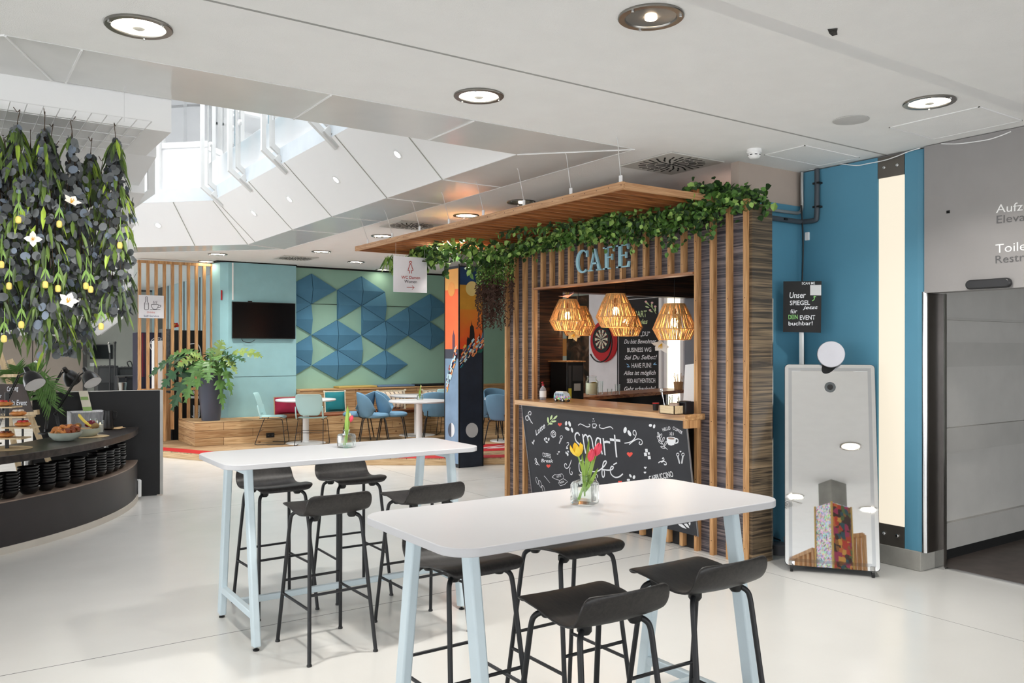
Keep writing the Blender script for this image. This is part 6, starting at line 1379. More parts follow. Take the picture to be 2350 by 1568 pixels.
for q, rr in ((aE - .05, .3), (aE - .55, .45), (aE - .95, .45), (aE - 1.5, .45)):
    mb = MB(); mb.lathe([(.035, .435), (.035, .745)], (BX + (BR - rr) * math.cos(q), BY + (BR - rr) * math.sin(q), 0), 18); mb.build('steel_post', M_steel, bf_)
p0_ = pz(371, 1137, 0); YP = 10.33
pw = root('partition', 'black partition board with grey metal edge behind the buffet', 'partition', (1.5, YP, 0))
mb = MB(); mb.extr([(.865, 10.508, .01), (2.13, 10.313, .01), (2.13, 10.313, 1.215), (.865, 10.508, 1.215)], (.006, .04, 0)); mb.build('board', mat('partition_black', (26, 26, 28), .6, var=.08, bump=.03, bscale=200), pw)
mb = MB(); mb.extr([(2.13, 10.31, .01), (2.163, 10.305, .01), (2.163, 10.305, 1.22), (2.13, 10.31, 1.22)], (.007, .046, 0)); mb.build('edge_profile', M_steel, pw); mb = MB(); mb.extr([(.865, 10.506, 1.215), (2.13, 10.311, 1.215), (2.13, 10.311, 1.222), (.865, 10.506, 1.222)], (.006, .043, 0)); mb.build('top_trim', M_steel, pw)
mb = MB(); mb.extr([(.9, 10.51, 0), (2.1, 10.33, 0), (2.1, 10.33, .01), (.9, 10.51, .01)], (.003, .02, 0)); mb.build('foot', M_black, pw)
pa = pz(312, 1135, .12); mb = MB(); mb.box(1.862, 1.90, 10.14, 10.22, .03, .22); mb.build('power_strip', M_white, None, label='white power strip on the floor at the end of the curved buffet', cat='power strip', bevel=.006)
# stacks of bowls
bm = MB(); bm.lathe([(.033, 0), (.052, .006), (.073, .03), (.086, .058), (.089, .066), (.085, .064), (.071, .034), (.049, .012), (.0001, .009)], (0, 0, 0), 28)
b0 = None; rnd = random.Random(2)
stk = [(160, 1168, 8), (258, 1148, 8), (358, 1130, 8), (440, 1108, 8), (515, 1090, 7), (575, 1072, 8), (625, 1056, 8), (662, 1042, 8), (700, 1026, 9), (35, 1190, 7), (-60, 1205, 7)]
place = ['second stack from the left', 'third stack from the left', 'fourth stack from the left', 'fifth stack from the left', 'sixth stack from the left', 'seventh stack from the left', 'eighth stack from the left', 'ninth stack from the left', 'stack furthest right', 'leftmost stack in the photo', 'stack cut off at the left edge']
Rm = BR - .115
for s_, (u, v_, k) in enumerate(stk):
    p = pz(u / 2.4125, 650 + v_ / 2.4125, .436); an = math.atan2(p.y - BY, p.x - BX); p = Vector((BX + Rm * math.cos(an), BY + Rm * math.sin(an), .436))
    for j in range(k):
        q = p + Vector((rnd.uniform(-.004, .004), rnd.uniform(-.004, .004), j * .025)); pos = 'bottom bowl' if j == 0 else ('top bowl' if j == k - 1 else 'number %d from below' % (j + 1)); l = 'black rippled bowl, %s of the %s' % (pos, place[s_])
        if b0 is None: b0 = bm.build('bowl', mat('black_glaze', (20, 20, 22), .22, bump=.15, bscale=40), None, label=l, cat='bowl', group='stacked black bowls'); b0.location = q
        else: o = b0.copy(); COL.objects.link(o); o.location = q; o['label'] = l; o.rotation_euler = (rnd.uniform(-.03, .03), rnd.uniform(-.03, .03), rnd.random() * 6)

# food bowls
ZT = .811
M_mint = mat('mint_ceramic', (188, 198, 186), .35)
def food_bowl(c, label, s=1):
    r = root('serving_bowl', label, 'bowl', c); mb = MB(); mb.lathe([(.06 * s, 0), (.10 * s, .012), (.138 * s, .05), (.148 * s, .085), (.142 * s, .085), (.13 * s, .052), (.09 * s, .018), (.0001, .014)], c, 36); mb.build('bowl', M_mint, r)
    mb = MB(); rn = random.Random(int(c[0] * 1000)); V = [(c[0], c[1], c[2] + .03)]
    for k in range(20): a = k * math.pi / 10; rr = .125 * s + rn.uniform(-.01, .02); V.append((c[0] + rr * math.cos(a), c[1] + rr * math.sin(a), c[2] + .085 + rn.uniform(-.012, .014)))
    mb.add(V, [(0, k + 1, (k + 1) % 20 + 1) for k in range(20)]); mb.build('paper_liner', mat('kraft', (206, 172, 128), .8), r, smooth=False); return r
c1 = pz(150, 1012, ZT); c1.z = ZT; food_bowl(c1, 'mint ceramic bowl of brown pastries on the buffet counter')
c2 = pz(197, 1002, ZT); c2.z = ZT; food_bowl(c2, 'mint ceramic bowl of fruit on the buffet counter', .95)
M_past = [mat('pastry_gold', (206, 132, 66), .45, var=.35, vscale=25, bump=.3, bscale=60), mat('pastry_brown', (132, 62, 30), .4, var=.4, vscale=25, bump=.3, bscale=60)]
def pretzel(name, c, s, label, m, tilt):
    r = root(name, label, 'pastry', c); rn = random.Random(int(c[1] * 977)); pts = []
    for k in range(25): t = k / 24 * 2 * math.pi; v = Vector((s * math.cos(t), s * .7 * math.sin(t) + .012 * math.sin(2 * t), .012 * math.cos(3 * t))); pts.append(Vector(c) + Quaternion((1, .3, 0), tilt) @ v)
    mb = MB(); mb.tube(pts, .017, 8, caps=False); mb.build('crust', m, r); mb = MB(); mb.tube([Vector(c) + Quaternion((1, .3, 0), tilt) @ Vector((-s * .8, 0, .01)), Vector(c) + Quaternion((1, .3, 0), tilt) @ Vector((s * .8, .01, .012))], .014, 8); mb.build('twist', M_past[1], r)
pos = [(-.06, -.05, .10), (0, -.08, .10), (.06, -.05, .10), (-.085, .01, .11), (-.01, 0, .135), (.075, .02, .115), (-.04, .07, .125), (.03, .08, .13)]
nm = ['front left', 'front centre', 'front right', 'left rim', 'middle top', 'right rim', 'rear left', 'rear right']
for (x, y, z), n__ in zip(pos, nm): pretzel('pastry', c1 + rt * x + fw * y + Vector((0, 0, z - .005)), .038, 'glazed brown twisted pastry in the mint bowl, %s of the pile' % n__, M_past[len(n__) % 2], x * 9)
mb = MB(); B0 = c2 + rt * -.06 + Vector((0, 0, .16)); mb.tube(smooth_path([B0 + Vector((0, 0, .06)), B0 + Vector((.0, 0, .045)), B0 + rt * .05 + Vector((0, 0, -.01)), B0 + rt * .11 + Vector((0, 0, -.05)), B0 + rt * .15 + Vector((0, 0, -.06))], 4), .015, 8, r2=.014); mb.build('banana', mat('banana_yellow', (232, 206, 90), .45), None, label='yellow banana lying across the fruit bowl', cat='banana')
mb = MB(); mb.ball(c2 + rt * .045 + fw * .03 + Vector((0, 0, .125)), .040, 16); mb.build('apple', mat('plum_red', (110, 24, 44), .25, var=.3), None, label='dark red apple at the top right of the fruit bowl', cat='apple')
mb = MB(); mb.ball(c2 + rt * -.01 + fw * .06 + Vector((0, 0, .12)), .033, 14); mb.build('plum', mat('plum_red', (110, 24, 44), .25, var=.3), None, label='dark plum behind the banana in the fruit bowl', cat='plum')
for x, y, l in ((-.075, -.02, 'brown kiwi at the left of the fruit bowl'), (.095, 0, 'brown kiwi at the right rim of the fruit bowl')): mb = MB(); mb.ball(c2 + rt * x + fw * y + Vector((0, 0, .105)), .032, 14, sz=1.2, axis=(1, 0, .3)); mb.build('kiwi', mat('kiwi_brown', (140, 112, 68), .8), None, label=l, cat='kiwi')
mb = MB(); mb.lathe([(.17, 0), (.17, .004), (.0001, .005)], c2 + rt * .06 + fw * -.02 + Vector((0, 0, .0005)), 36, sy=.9); mb.build('woven_mat', mat('jute', (206, 182, 142), .9, bump=.6, bscale=120), None, label='round woven placemat under the fruit bowl', cat='placemat')
# crate, card, candles, pitcher
c = pz(197, 985, ZT); r = root('white_crate', 'whitewashed wooden crate on the buffet carrying a leaning card', 'crate', c); w_, h_, d_ = .33, .20, .22
mb = MB()
for k in range(4): mb.box(c.x - w_ / 2, c.x + w_ / 2, c.y - d_ / 2 + k * .055, c.y - d_ / 2 + k * .055 + .05, c.z + h_ - .012, c.z + h_)
for s in (-1, 1): mb.box(c.x + s * w_ / 2 - .008, c.x + s * w_ / 2 + .008, c.y - d_ / 2, c.y + d_ / 2, c.z, c.z + h_)
mb.box(c.x - w_ / 2, c.x + w_ / 2, c.y + d_ / 2 - .012, c.y + d_ / 2, c.z, c.z + h_); mb.build('crate', wood('whitewash', (206, 206, 210), (236, 236, 238), (14, .7, 3), 3, .7), r)
k_ = Vector((c.x - .02, c.y, c.z + h_)); mb = MB(); mb.extr([k_ + Vector((-.005, 0, 0)), k_ + Vector((.085, 0, 0)), k_ + Vector((.045, .05, .22)), k_ + Vector((-.045, .05, .22))], (0, .012, 0)); kc = mb.build('menu_card', mat('card_cream', (222, 214, 196), .7), None, label='small card with green foot leaning on top of the white crate', cat='card', smooth=False); ORG[kc.name] = Vector()
mb = MB(); mb.extr([k_ + Vector((-.005, -.001, 0)), k_ + Vector((.085, -.001, 0)), k_ + Vector((.076, .009, .045)), k_ + Vector((-.014, .009, .045))], (0, -.002, 0)); mb.extr([k_ + Vector((-.026, .026, .12)), k_ + Vector((.05, .026, .12)), k_ + Vector((.045, .033, .155)), k_ + Vector((-.03, .033, .155))], (0, -.002, 0)); mb.build('green_print', mat('print_green', (140, 170, 100), .7), kc, smooth=False)
for qx, qy, h, l in ((214, 992, .10, 'white pillar candle in glass, left one beside the crate'), (230, 993, .085, 'white pillar candle in glass, right one before the black pitcher')):
    g = pz(qx, qy, ZT); r = root('pillar_candle', l, 'candle', g); mb = MB(); mb.lathe([(.030, .004), (.030, h), (.0001, h - .003)], g, 20); mb.build('wax', mat('wax', (238, 234, 226), .5), r); mb = MB(); mb.lathe([(.034, 0), (.036, h + .045), (.0345, h + .045), (.0325, .003), (.0001, .003)], g, 22); mb.build('glass', M_glass, r)
    mb = MB(); mb.ball(g + Vector((0, 0, h + .012)), .004, 8, sz=2.4); mb.build('flame', emit('flame', (255, 220, 140), 8), r)
g = pz(248, 985, ZT); g.z = ZT + .006; r = root('black_pitcher', 'matt black pitcher with handle standing on kraft paper', 'pitcher', g); mb = MB(); mb.lathe([(.058, 0), (.06, .01), (.044, .17), (.046, .20), (.043, .20), (.041, .17), (.05, .01), (.0001, .01)], g, 28); mb.build('body', mat('black_enamel', (28, 28, 30), .35), r)
mb = MB(); mb.tube(smooth_path([g + Vector((.04, -.01, .19)), g + Vector((.085, -.02, .175)), g + Vector((.08, -.02, .11)), g + Vector((.05, -.01, .09))], 5), .006, 7); mb.build('handle', M_black, r)
mb = MB(); rn = random.Random(4); V = [(g.x, g.y, ZT + .002)] + [(g.x + (.15 + rn.uniform(-.03, .03)) * math.cos(k * .35) + .03, g.y + (.12 + rn.uniform(-.02, .02)) * math.sin(k * .35), ZT + .004 + rn.uniform(0, .015)) for k in range(18)]; mb.add(V, [(0, k + 1, (k + 1) % 18 + 1) for k in range(18)]); mb.build('kraft_paper', mat('kraft', (206, 172, 128), .8), None, smooth=False, label='crumpled kraft paper under the black pitcher', cat='paper')

# pastry stand at the left edge
c = pz(16, 1030, ZT); c.z = ZT; r = root('pastry_stand', 'tiered stand of pale wooden shelves on a black post at the left edge', 'stand', c)
mb = MB(); mb.beam(c, c + Vector((0, 0, .50)), .055, .03); mb.build('post', M_black, r)
shelves = [(.095, .06), (.19, .14), (.285, .10), (.37, -.02)]
for h, dx in shelves: mb = MB(); q = c + rt * dx + Vector((0, 0, h)); mb.beam(q - rt * .14, q + rt * .11, .16, .012); mb.build('shelf', wood('pale_box', (206, 180, 140), (228, 206, 168), (9, .7, 9), 3, .6), r)
mb = MB(); mb.lathe([(.2, 0), (.2, .004), (.0001, .005)], c + Vector((0, -.02, .0008)), 30); mb.build('woven_mat', mat('jute', (206, 182, 142), .9, bump=.6, bscale=120), None, label='round woven placemat under the pastry stand', cat='placemat')
def danish(c_, label, top):
    r = root('danish_pastry', label, 'pastry', c_); mb = MB(); mb.ball(c_ + Vector((0, 0, .022)), .068, 18, sz=.35); mb.build('dough', M_past[0], r)
    mb = MB(); 
    for k in range(6): mb.ball(c_ + Vector((.03 * math.cos(k), .03 * math.sin(k), .045)), .016, 8, sz=.7)
    mb.build('topping', top, r)
rb = mat('raspberry', (206, 60, 64), .4); ic = mat('icing', (240, 226, 210), .4)
for (h, dx), l, tp in zip(shelves, ('round danish pastry on the lowest shelf of the stand', 'danish pastry with red berries on the middle shelf of the stand', 'icing glazed danish on the upper right shelf of the stand', 'berry danish on the top shelf of the stand'), (M_past[1], rb, ic, rb)):
    danish(c + rt * (dx + (.0 if h > .12 else -.07)) + Vector((0, 0, h + .007)), l, tp)

# desk lamps
def desk_lamp(label, base_, j1, j2, head, aim):
    r = root('desk_lamp', label, 'lamp', base_); base_, j1, j2, head = map(Vector, (base_, j1, j2, head)); M = mat('lamp_black', (20, 21, 24), .28, spec=.6)
    mb = MB(); mb.lathe([(.07, 0), (.07, .012), (.012, .02), (.012, .05)], base_, 22); mb.build('base', M, r)
    sd = Vector((SA, CA, 0)) * .012
    mb = MB(); mb.tube([base_ + Vector((0, 0, .05)) + sd, j1 + sd], .004, 6); mb.tube([base_ + Vector((0, 0, .05)) - sd, j1 - sd], .004, 6); mb.tube([base_ + Vector((0, 0, .05)) + rt * .02, j1 + rt * .02], .004, 6); mb.build('lower_arm', M, r)
    mb = MB(); mb.tube([j1 + sd, j2 + sd], .005, 6); mb.tube([j1 - sd, j2 - sd], .005, 6); mb.tube([j1 + Vector((0, 0, .03)), j2 + Vector((0, 0, .03))], .004, 6); mb.ball(j1, .018, 10); mb.build('upper_arm', M, r)
    ax = Vector(aim).normalized(); mb = MB(); mb.lathe([(.022, -.10), (.026, -.06), (.028, -.045), (.055, -.02), (.078, .03), (.088, .085), (.092, .10), (.088, .10), (.074, .03), (.05, -.015), (.0001, -.03)], head, 30, ax); sh = mb.build('shade', M, r)
    mb = MB(); mb.lathe([(.0895, .099), (.0745, .03), (.0505, -.013), (.0001, -.028)], head - ax * .001 * -1, 28, ax); mb.build('white_lining', mat('lining_white', (214, 214, 214), .5), sh)
    mb = MB(); mb.ball(head + ax * .03, .028, 12); mb.build('bulb', M_white, sh); mb = MB(); mb.tube([j2, head - ax * .06], .008, 7); mb.build('head_joint', M, r)
def pd_(px, py, D): r_ = ray(px, py); return Vector((r_.x * D, r_.y * D, H + r_.z * D))
desk_lamp('black jointed desk lamp on the buffet with its shade above the white crate', pz(134, 992, ZT), pd_(127, 950, 8.95), pd_(182, 862, 8.8), pd_(203, 862, 8.75), (.35, -.6, -.8))
desk_lamp('black jointed desk lamp turned away, behind the other lamps', pz(104, 996, ZT), pd_(116, 900, 9.1), pd_(142, 856, 9.2), pd_(158, 860, 9.25), (.55, .5, -.8))
desk_lamp('black jointed desk lamp nearest the pastry stand at the left', pz(-16, 1020, ZT), pd_(8, 938, 7.8), pd_(44, 862, 7.7), pd_(70, 864, 7.6), (.35, -.6, -.8))

# easel with catering board and palm behind the counter
ez = root('wooden_easel', 'pale wooden display easel holding a dark board behind the buffet', 'easel', (.75, 9.6, 0)); M_e = wood('easel_pine', (214, 184, 140), (238, 214, 176), (9, 9, .7), 3, .55)
for (a_, b_) in ((pd_(62, 935, 8.95), pd_(152, 1160, 8.95)), (pd_(18, 950, 8.7), pd_(62, 1165, 8.7)), (pd_(-6, 795, 8.9), pd_(30, 905, 8.9))): mb = MB(); mb.beam(a_, b_, .055, .03, up=(0, 1, 0)); mb.build('leg', M_e, ez)
mb = MB(); mb.beam(pd_(22, 826, 8.9), pd_(38, 858, 8.9), .06, .03, up=(0, 1, 0)); mb.build('clamp', M_e, ez); mb = MB(); mb.beam(pd_(-20, 863, 8.85), pd_(48, 862, 8.85), .08, .03); mb.build('cross_bar', M_e, ez); mb = MB(); mb.beam(pd_(-10, 957, 8.75), pd_(88, 946, 8.75), .05, .05); mb.build('tray_bar', M_e, ez)
fb = Face((.6, 9.60, 1), (-SA, -CA, .12), 0, 820, 5.6)
mb = MB(); mb.extr([fb.at(-80, 345, 0), fb.at(305, 345, 0), fb.at(425, 700, 0), fb.at(-60, 730, 0)], fb.n * -.012); ct_ = root('catering_board', 'dark board with chalk letters Catering and Dein Event on the easel', 'board', (.6, 9.85, 1)); mb.build('board', mat('brown_board', (74, 64, 60), .6, var=.3), ct_, smooth=False)
fb.text('Catering', (92, 440), (238, 425), 62, ct_, M_ch, shear=.2); fb.text('Dein Event', (78, 612), (345, 618), 66, ct_, M_ch); fb.text('für', (-30, 520), (20, 520), 50, ct_, M_ch)
pr_ = root('palm_plant', 'feathery green palm frond plant behind the black desk lamps', 'plant', pd_(60, 1000, 9.0)); palm = mat('palm_green', (104, 142, 76), .5, var=.25, vscale=15)
B = pd_(52, 960, 9.1)
for tx, ty, dr in ((128, 895, 1), (95, 850, .6), (118, 930, 1.2), (30, 850, .4), (75, 862, .6), (50, 845, .3), (108, 905, 1)):
    T = pd_(tx, ty, 8.9); mid = (B + T) / 2 + Vector((0, 0, .25 * dr)); P_ = smooth_path([B, mid, T], 8); mb = MB(); mb.tube(P_, .004, 5)
    for i in range(4, len(P_)):
        tg = (P_[i] - P_[i - 1]).normalized(); 
        for sd in (-1, 1): s = tg.cross(Vector((0, -1, .3))).normalized() * sd; mb.leaf(P_[i], (tg + s * .8 + Vector((0, 0, -.5))).normalized(), (0, -1, .5), .20, .016); mb.leaf(P_[i] - tg * .012, (tg + s * 1.0 + Vector((0, 0, -.4))).normalized(), (0, -1, .5), .18, .016)
    mb.build('frond', palm, pr_, smooth=False)
mb = MB(); mb.lathe([(.12, 0), (.16, .35), (.15, .35), (.0001, .33)], (B.x, B.y, 0), 24); mb.tube([(B.x, B.y, .3), B], .012, 6); mb.build('pot', M_black, pr_)

# ================= hanging leaves over the buffet =================
gr = root('ceiling_grid', 'white wire grid under the ceiling that carries the hanging leaf bunches', 'wire grid', (.4, 6.2, 3.02)); mb = MB(); M_wire = mat('white_wire', (228, 228, 228), .4)
for i in range(17): mb.beam((1.03 - .0785 * i, 5.20, 3.02), (1.03 - .0785 * i, 7.0, 3.02), .004, .004)
for j in range(9): mb.beam((-.24, 5.20 + .225 * j, 3.02), (1.03, 5.20 + .225 * j, 3.02), .004, .004)
mb.build('wires', M_wire, gr); mb = MB()
for x, y in ((.9, 5.3), (-.1, 5.3), (.9, 6.9), (-.1, 6.9)): mb.tube([(x, y, 3.02), (x, y, 3.26)], .0015, 5)
mb.build('hanging_wire', M_wire, gr)
EUC = [mat('eucalyptus_grey', (112, 116, 118), .6, var=.15, vscale=15), mat('eucalyptus_dark', (78, 81, 84), .6, var=.15, vscale=15), mat('eucalyptus_blue', (128, 140, 156), .6, var=.12, vscale=15), mat('willow_green', (104, 130, 60), .5, var=.2, vscale=12), mat('willow_lime', (164, 190, 72), .5, var=.15, vscale=12), mat('willow_dark', (76, 94, 56), .55, var=.2, vscale=12)]
def garland(seed, L, kind):
    rn = random.Random(seed); r = root('leaf_garland', 'x', 'hanging plant', (0, 0, 0)); mb = MB(); st = MB()
    st.tube(smooth_path([(-.02, 0, .06), (.0, 0, .035), (.012, 0, .05), (.0, .0, -.02), (0, 0, -.08)], 4), .0022, 5)
    for _ in range(8):
        a = rn.random() * 6.28; q = (.055 * math.cos(a), .055 * math.sin(a)); st.tube([(0, 0, -.02), (q[0] * .5, q[1] * .5, -L * .3), (q[0] * 1.5, q[1] * 1.5, -L * rn.uniform(.7, 1))], .0018, 4)
    for _ in range(int(270 * L)):
        t = rn.random(); z = -.05 - t * L; rad = .022 + .10 * min(1, t * 2.2) * (1 if t < .85 else (1.3 - t) / .45); a = rn.random() * 6.28; rr = rad * math.sqrt(rn.uniform(.1, 1)); p = Vector((rr * math.cos(a), rr * math.sin(a), z))
        mb.cur = rn.choices((0, 1, 2), (5, 5, 1.6))[0]; mb.disc(p, (math.cos(a) + rn.uniform(-.8, .8), math.sin(a) + rn.uniform(-.8, .8), rn.uniform(-.6, .6)), rn.uniform(.015, .029), 9, rn.uniform(.8, 1))
    for _ in range(int((110 if kind else 60) * L)):
        t = rn.random() ** (1.4 if kind else .9); z = -.04 - t * L; rad = .02 + .085 * min(1, t * 2.5); a = rn.random() * 6.28; p = Vector((rad * .7 * math.cos(a), rad * .7 * math.sin(a), z))
        mb.cur = rn.choices((3, 4, 5), (5, 2 if kind else .8, 5))[0]; mb.leaf(p, (math.cos(a) * .45, math.sin(a) * .45, -1), (math.cos(a), math.sin(a), .3), rn.uniform(.09, .16), rn.uniform(.02, .034), .2)
    mb.build('leaves', EUC, r, smooth=False, local=True); st.build('twigs', mat('twig', (74, 58, 44), .8), r, local=True); return r
protos = [garland(21, 1.05, 1), garland(22, 1.0, 0), garland(23, .85, 1), garland(24, 1.1, 0)]; used = set()
GL = [(.37, 5.40, 2, 'grey disc leaves'), (.50, 5.38, 0, 'bright long leaves'), (.645, 5.44, 1, 'grey disc leaves'), (.87, 5.41, 0, 'green long leaves'), (.77, 5.64, 2, 'green long leaves'), (.25, 5.42, 1, 'grey disc leaves'), (.47, 5.87, 3, 'grey disc leaves'), (.605, 5.88, 3, 'grey disc leaves'),
      (.33, 5.66, 1, 'grey disc leaves'), (.56, 5.64, 3, 'dark grey leaves'), (.91, 6.19, 2, 'dark green leaves'), (.74, 6.1, 1, 'grey disc leaves'), (.35, 6.1, 0, 'long green leaves'), (.55, 6.35, 1, 'dark grey leaves'), (.80, 6.45, 3, 'grey disc leaves'), (.66, 6.7, 0, 'long green leaves'), (.45, 6.6, 2, 'dark leaves'), (.12, 5.5, 0, 'long green leaves')]
for i, (x, y, k, desc) in enumerate(GL):
    o = protos[k] if k not in used else dup(protos[k], (0, 0, 0)); used.add(k); zz = 3.0 - .06 * ((i * 7) % 3) * (y > 5.5); o.location = (x, y, zz - .02); o.rotation_euler = (0, 0, i * 1.3); o.scale = (1, 1, 1.0 + .05 * ((i * 5) % 3))
    row = 'front row' if y < 5.55 else ('middle row' if y < 6 else 'rear row'); side = ('far left', 'left', 'centre left', 'centre', 'right', 'far right')[min(5, max(0, int((x - .1) / .14)))]
    o['label'] = 'hanging bunch of %s, %s, %s, %d cm from the grid end' % (desc, row, side, round((1.03 - x) * 100)); o['group'] = 'hanging leaf bunches'
def hang_tulip(i, px, py, Y, label):
    p = pY(px, py, Y); r = root('silk_tulip', label, 'flower', p, 'yellow silk tulips'); mb = MB()
    mb.tube([p + Vector((0, 0, .02)), p + Vector((.004, 0, .16))], .0022, 6); mb.leaf(p + Vector((0, 0, .09)), (-.35, -.1, -1), (0, -1, 0), .075, .014); mb.leaf(p + Vector((0, 0, .09)), (.35, -.1, -1), (0, -1, 0), .07, .014); mb.build('stem', mat('silk_green', (134, 170, 88), .5), r)
    mb = MB(); mb.lathe([(.004, .017), (.013, .011), (.0155, -.004), (.013, -.02), (.006, -.024), (.0001, -.016)], p, 10); mb.build('petals', mat('silk_yellow', (246, 220, 122), .5), r)
for i, (px, py, l) in enumerate(((42, 503, 'upper left edge'), (136, 513, 'right of the white flower'), (275, 562, 'at the right edge'), (21, 655, 'left, low'), (104, 652, 'next to the left one'), (133, 661, 'just right of the middle pair'), (208, 663, 'right of centre, low'),
                              (49, 744, 'lowest of the left pair'), (9, 776, 'lowest at the far left'), (232, 748, 'hanging lowest at the right'), (197, 655, 'beside the low centre right one'), (3, 606, 'cut by the left photo edge'))):
    hang_tulip(i, px, py, 5.25 + .02 * (i % 4), 'yellow silk tulip hanging head down among the leaves, ' + l)
paper_flower('paper_flower', 'white paper blossom with orange stamens among the upper leaves', pY(163, 466, 5.27), .055, M_whitep, (.2, -.6, .6), 'white paper blossoms in the leaves')
paper_flower('paper_flower', 'white and orange paper blossom at the left middle of the leaves', pY(75, 550, 5.27), .05, M_whitep, (0, -1, .1), 'white paper blossoms in the leaves', n=4)
paper_flower('paper_flower', 'white paper blossom low in the leaves near the right side', pY(155, 694, 5.28), .06, M_whitep, (.1, -.8, .5), 'white paper blossoms in the leaves')

# ================= white folded staircase behind the leaves =================
stc = root('staircase', 'white stair flight with folded underside descending behind the hanging leaves', 'staircase', (-1, 7, 1.8)); mb = MB()
def rx(Y): return {0: 1.19}.get(0) if Y < 5.5 else 1.19 + (Y - 5.45) * .055
pts = []; steps = 7; Y = 5.45; z = 3.05
mb.box(-4, 1.19, 5.44, 6.2, 3.03, 3.40)
for i in range(steps):
    y0 = 6.2 + i * .62; y1 = y0 + .62; zz = 2.93 - i * .155; xr = 1.215 + (y0 - 5.6) * .07
    mb.extr([(xr, y0, zz + .10), (xr, y1, zz), (xr, y1, zz + .85), (xr, y0, zz + .95)], (-5.2, 0, 0))
mb.build('stair_flight', M_white, stc, smooth=False)
mb = MB(); mb.extr([(-4, 10.5, 1.84), (1.25, 10.5, 1.84), (1.45, 10.6, 2.15), (1.5, 11.6, 2.15), (-4, 11.6, 1.84)], (0, 0, .4)); mb.build('landing', M_white, stc, smooth=False)
# glass balustrade brackets
M_wm2 = mat('bracket_white', (222, 222, 220), .4)
def bracket(label, foot, top_z, inward, lean=.30):
    """foot: world point of the elbow; inward: horizontal unit vector pointing away from the void"""
    r = root('balustrade_bracket', label, 'bracket', foot, 'white balustrade brackets'); F_ = Vector(foot); n_ = Vector(inward); s = Vector((-n_.y, n_.x, 0))
    for k, off_ in enumerate((0, .10)):
        e = F_ + n_ * off_ + Vector((0, 0, off_ * .55)); mb = MB(); Z_ = Vector((0, 0, 1)); hh = top_z - e.z; mb.extr([e - s * .025 + n_ * u_ + Z_ * v_ for u_, v_ in ((-.025, hh), (-.025, -.01), (lean, -lean * .85 - .03), (lean + .012, -lean * .85 + .035), (.025, .02), (.025, hh))], s * .05); mb.build('bar', M_wm2, r, smooth=False)
    m_ = F_ + n_ * (lean * .75) + Vector((0, 0, -lean * .45)); mb = MB(); mb.beam(m_ - n_ * .06 + Vector((0, 0, .05)), m_ + n_ * .10 + Vector((0, 0, -.085)), .075, .12, up=s); mb.build('clamp', M_wm2, r)
    mb = MB(); mb.lathe([(.012, 0), (.012, .02)], m_ - s * .06, 12, -s); mb.build('bolt', M_steel, r)
for y, l in ((6.75, 'nearest, cut by the glossy panel edge'), (7.88, 'second along the bright balcony'), (9.33, 'third along the bright balcony'), (10.63, 'fourth, beside the bend of the balcony'), (11.95, 'fifth, at the bend of the balcony')):
    bracket('white bent steel bracket of the upper balustrade, ' + l, (3.02, y, 3.93), 5.6, (1, 0, 0), .26)
bracket('white bent steel bracket of the upper balustrade left of the bend, behind two glass clamps', (2.62, 12.75, 3.93), 5.6, (.707, .707, 0), .26)
bracket('white bent bracket fixed to the stair side right of the hanging leaves', (1.42, 7.2, 2.95), 3.6, (-1, 0, 0), .2)
bracket('white bent bracket fixed low on the stair side behind the leaf bunch edge', (1.62, 9.2, 2.35), 2.9, (-1, 0, 0), .2)
bracket('lowest white bent bracket of the stair above the brown door', (1.72, 10.4, 2.05), 2.6, (-1, 0, 0), .2)
# glass balustrade with clamps
def gl(label, a, b, z0, z1):
    r = root('glass_balustrade', label, 'glass panel', a, 'glass balustrade panes'); a, b = Vector(a), Vector(b); d = (b - a).normalized(); mb = MB(); mb.beam(Vector((*((a.x, a.y)), (z0 + z1) / 2)), Vector((b.x, b.y, (z0 + z1) / 2)), .012, z1 - z0); mb.build('pane', thin_glass('balustrade_glass', (222, 232, 236)), r)
    nn3 = Vector((d.y, -d.x, 0))
    for e in (a + d * .09, b - d * .09):
        for z in (z0 + .25, z1 - .35): mb = MB(); mb.lathe([(.035, -.02), (.035, .02), (.02, .03)], Vector((e.x, e.y, z)), 16, nn3 if nn3.dot(Vector((-1, -1, 0))) > 0 else -nn3); mb.build('round_clamp', M_whitem, r)
gl('glass pane of the upper balustrade left of the bend', (1.35, 14.0, 4.7), (2.5, 12.9, 4.7), 4.25, 5.6)
for ya, yb, l in ((10.7, 11.9, 'glass pane of the upper balustrade next to the bend'), (9.4, 10.55, 'second glass pane of the upper balustrade from the bend'), (7.95, 9.25, 'glass pane of the upper balustrade behind the nearer brackets')): gl(l, (3.10, yb, 4.7), (3.10, ya, 4.7), 4.25, 5.6)
# ================= mirror photo booth and the right side =================
m0 = Vector((5.387, 4.081, 0)); m1_ = Vector((5.73, 3.638, 0)); tilt = math.radians(14.5)
ww = (m1_ - m0); wd = ww.normalized(); nh = Vector((-.79, -.612, 0)).normalized(); wd = Vector((-nh.y, nh.x, 0)); wd = wd if wd.dot(ww) > 0 else -wd
n_m = (nh * math.cos(tilt) + Vector((0, 0, math.sin(tilt)))).normalized(); up = (-nh * math.sin(tilt) + Vector((0, 0, math.cos(tilt)))).normalized()
ctr = (m0 + m1_) / 2
FM = Face(ctr + Vector((0, 0, .1)) , n_m)
BL = FM.at(1801, 1297, 0); BRr = FM.at(2021, 1320, 0); TL = FM.at(1801, 836, 0)
w_m = (BRr - BL).dot(wd); h_m = (TL - BL).dot(up)
mr_ = root('mirror_booth', 'tall tilted mirror photo booth on castors in front of the blue wall', 'mirror', ctr)
def mp(u, v, d=0): return BL + wd * u + up * v + n_m * d
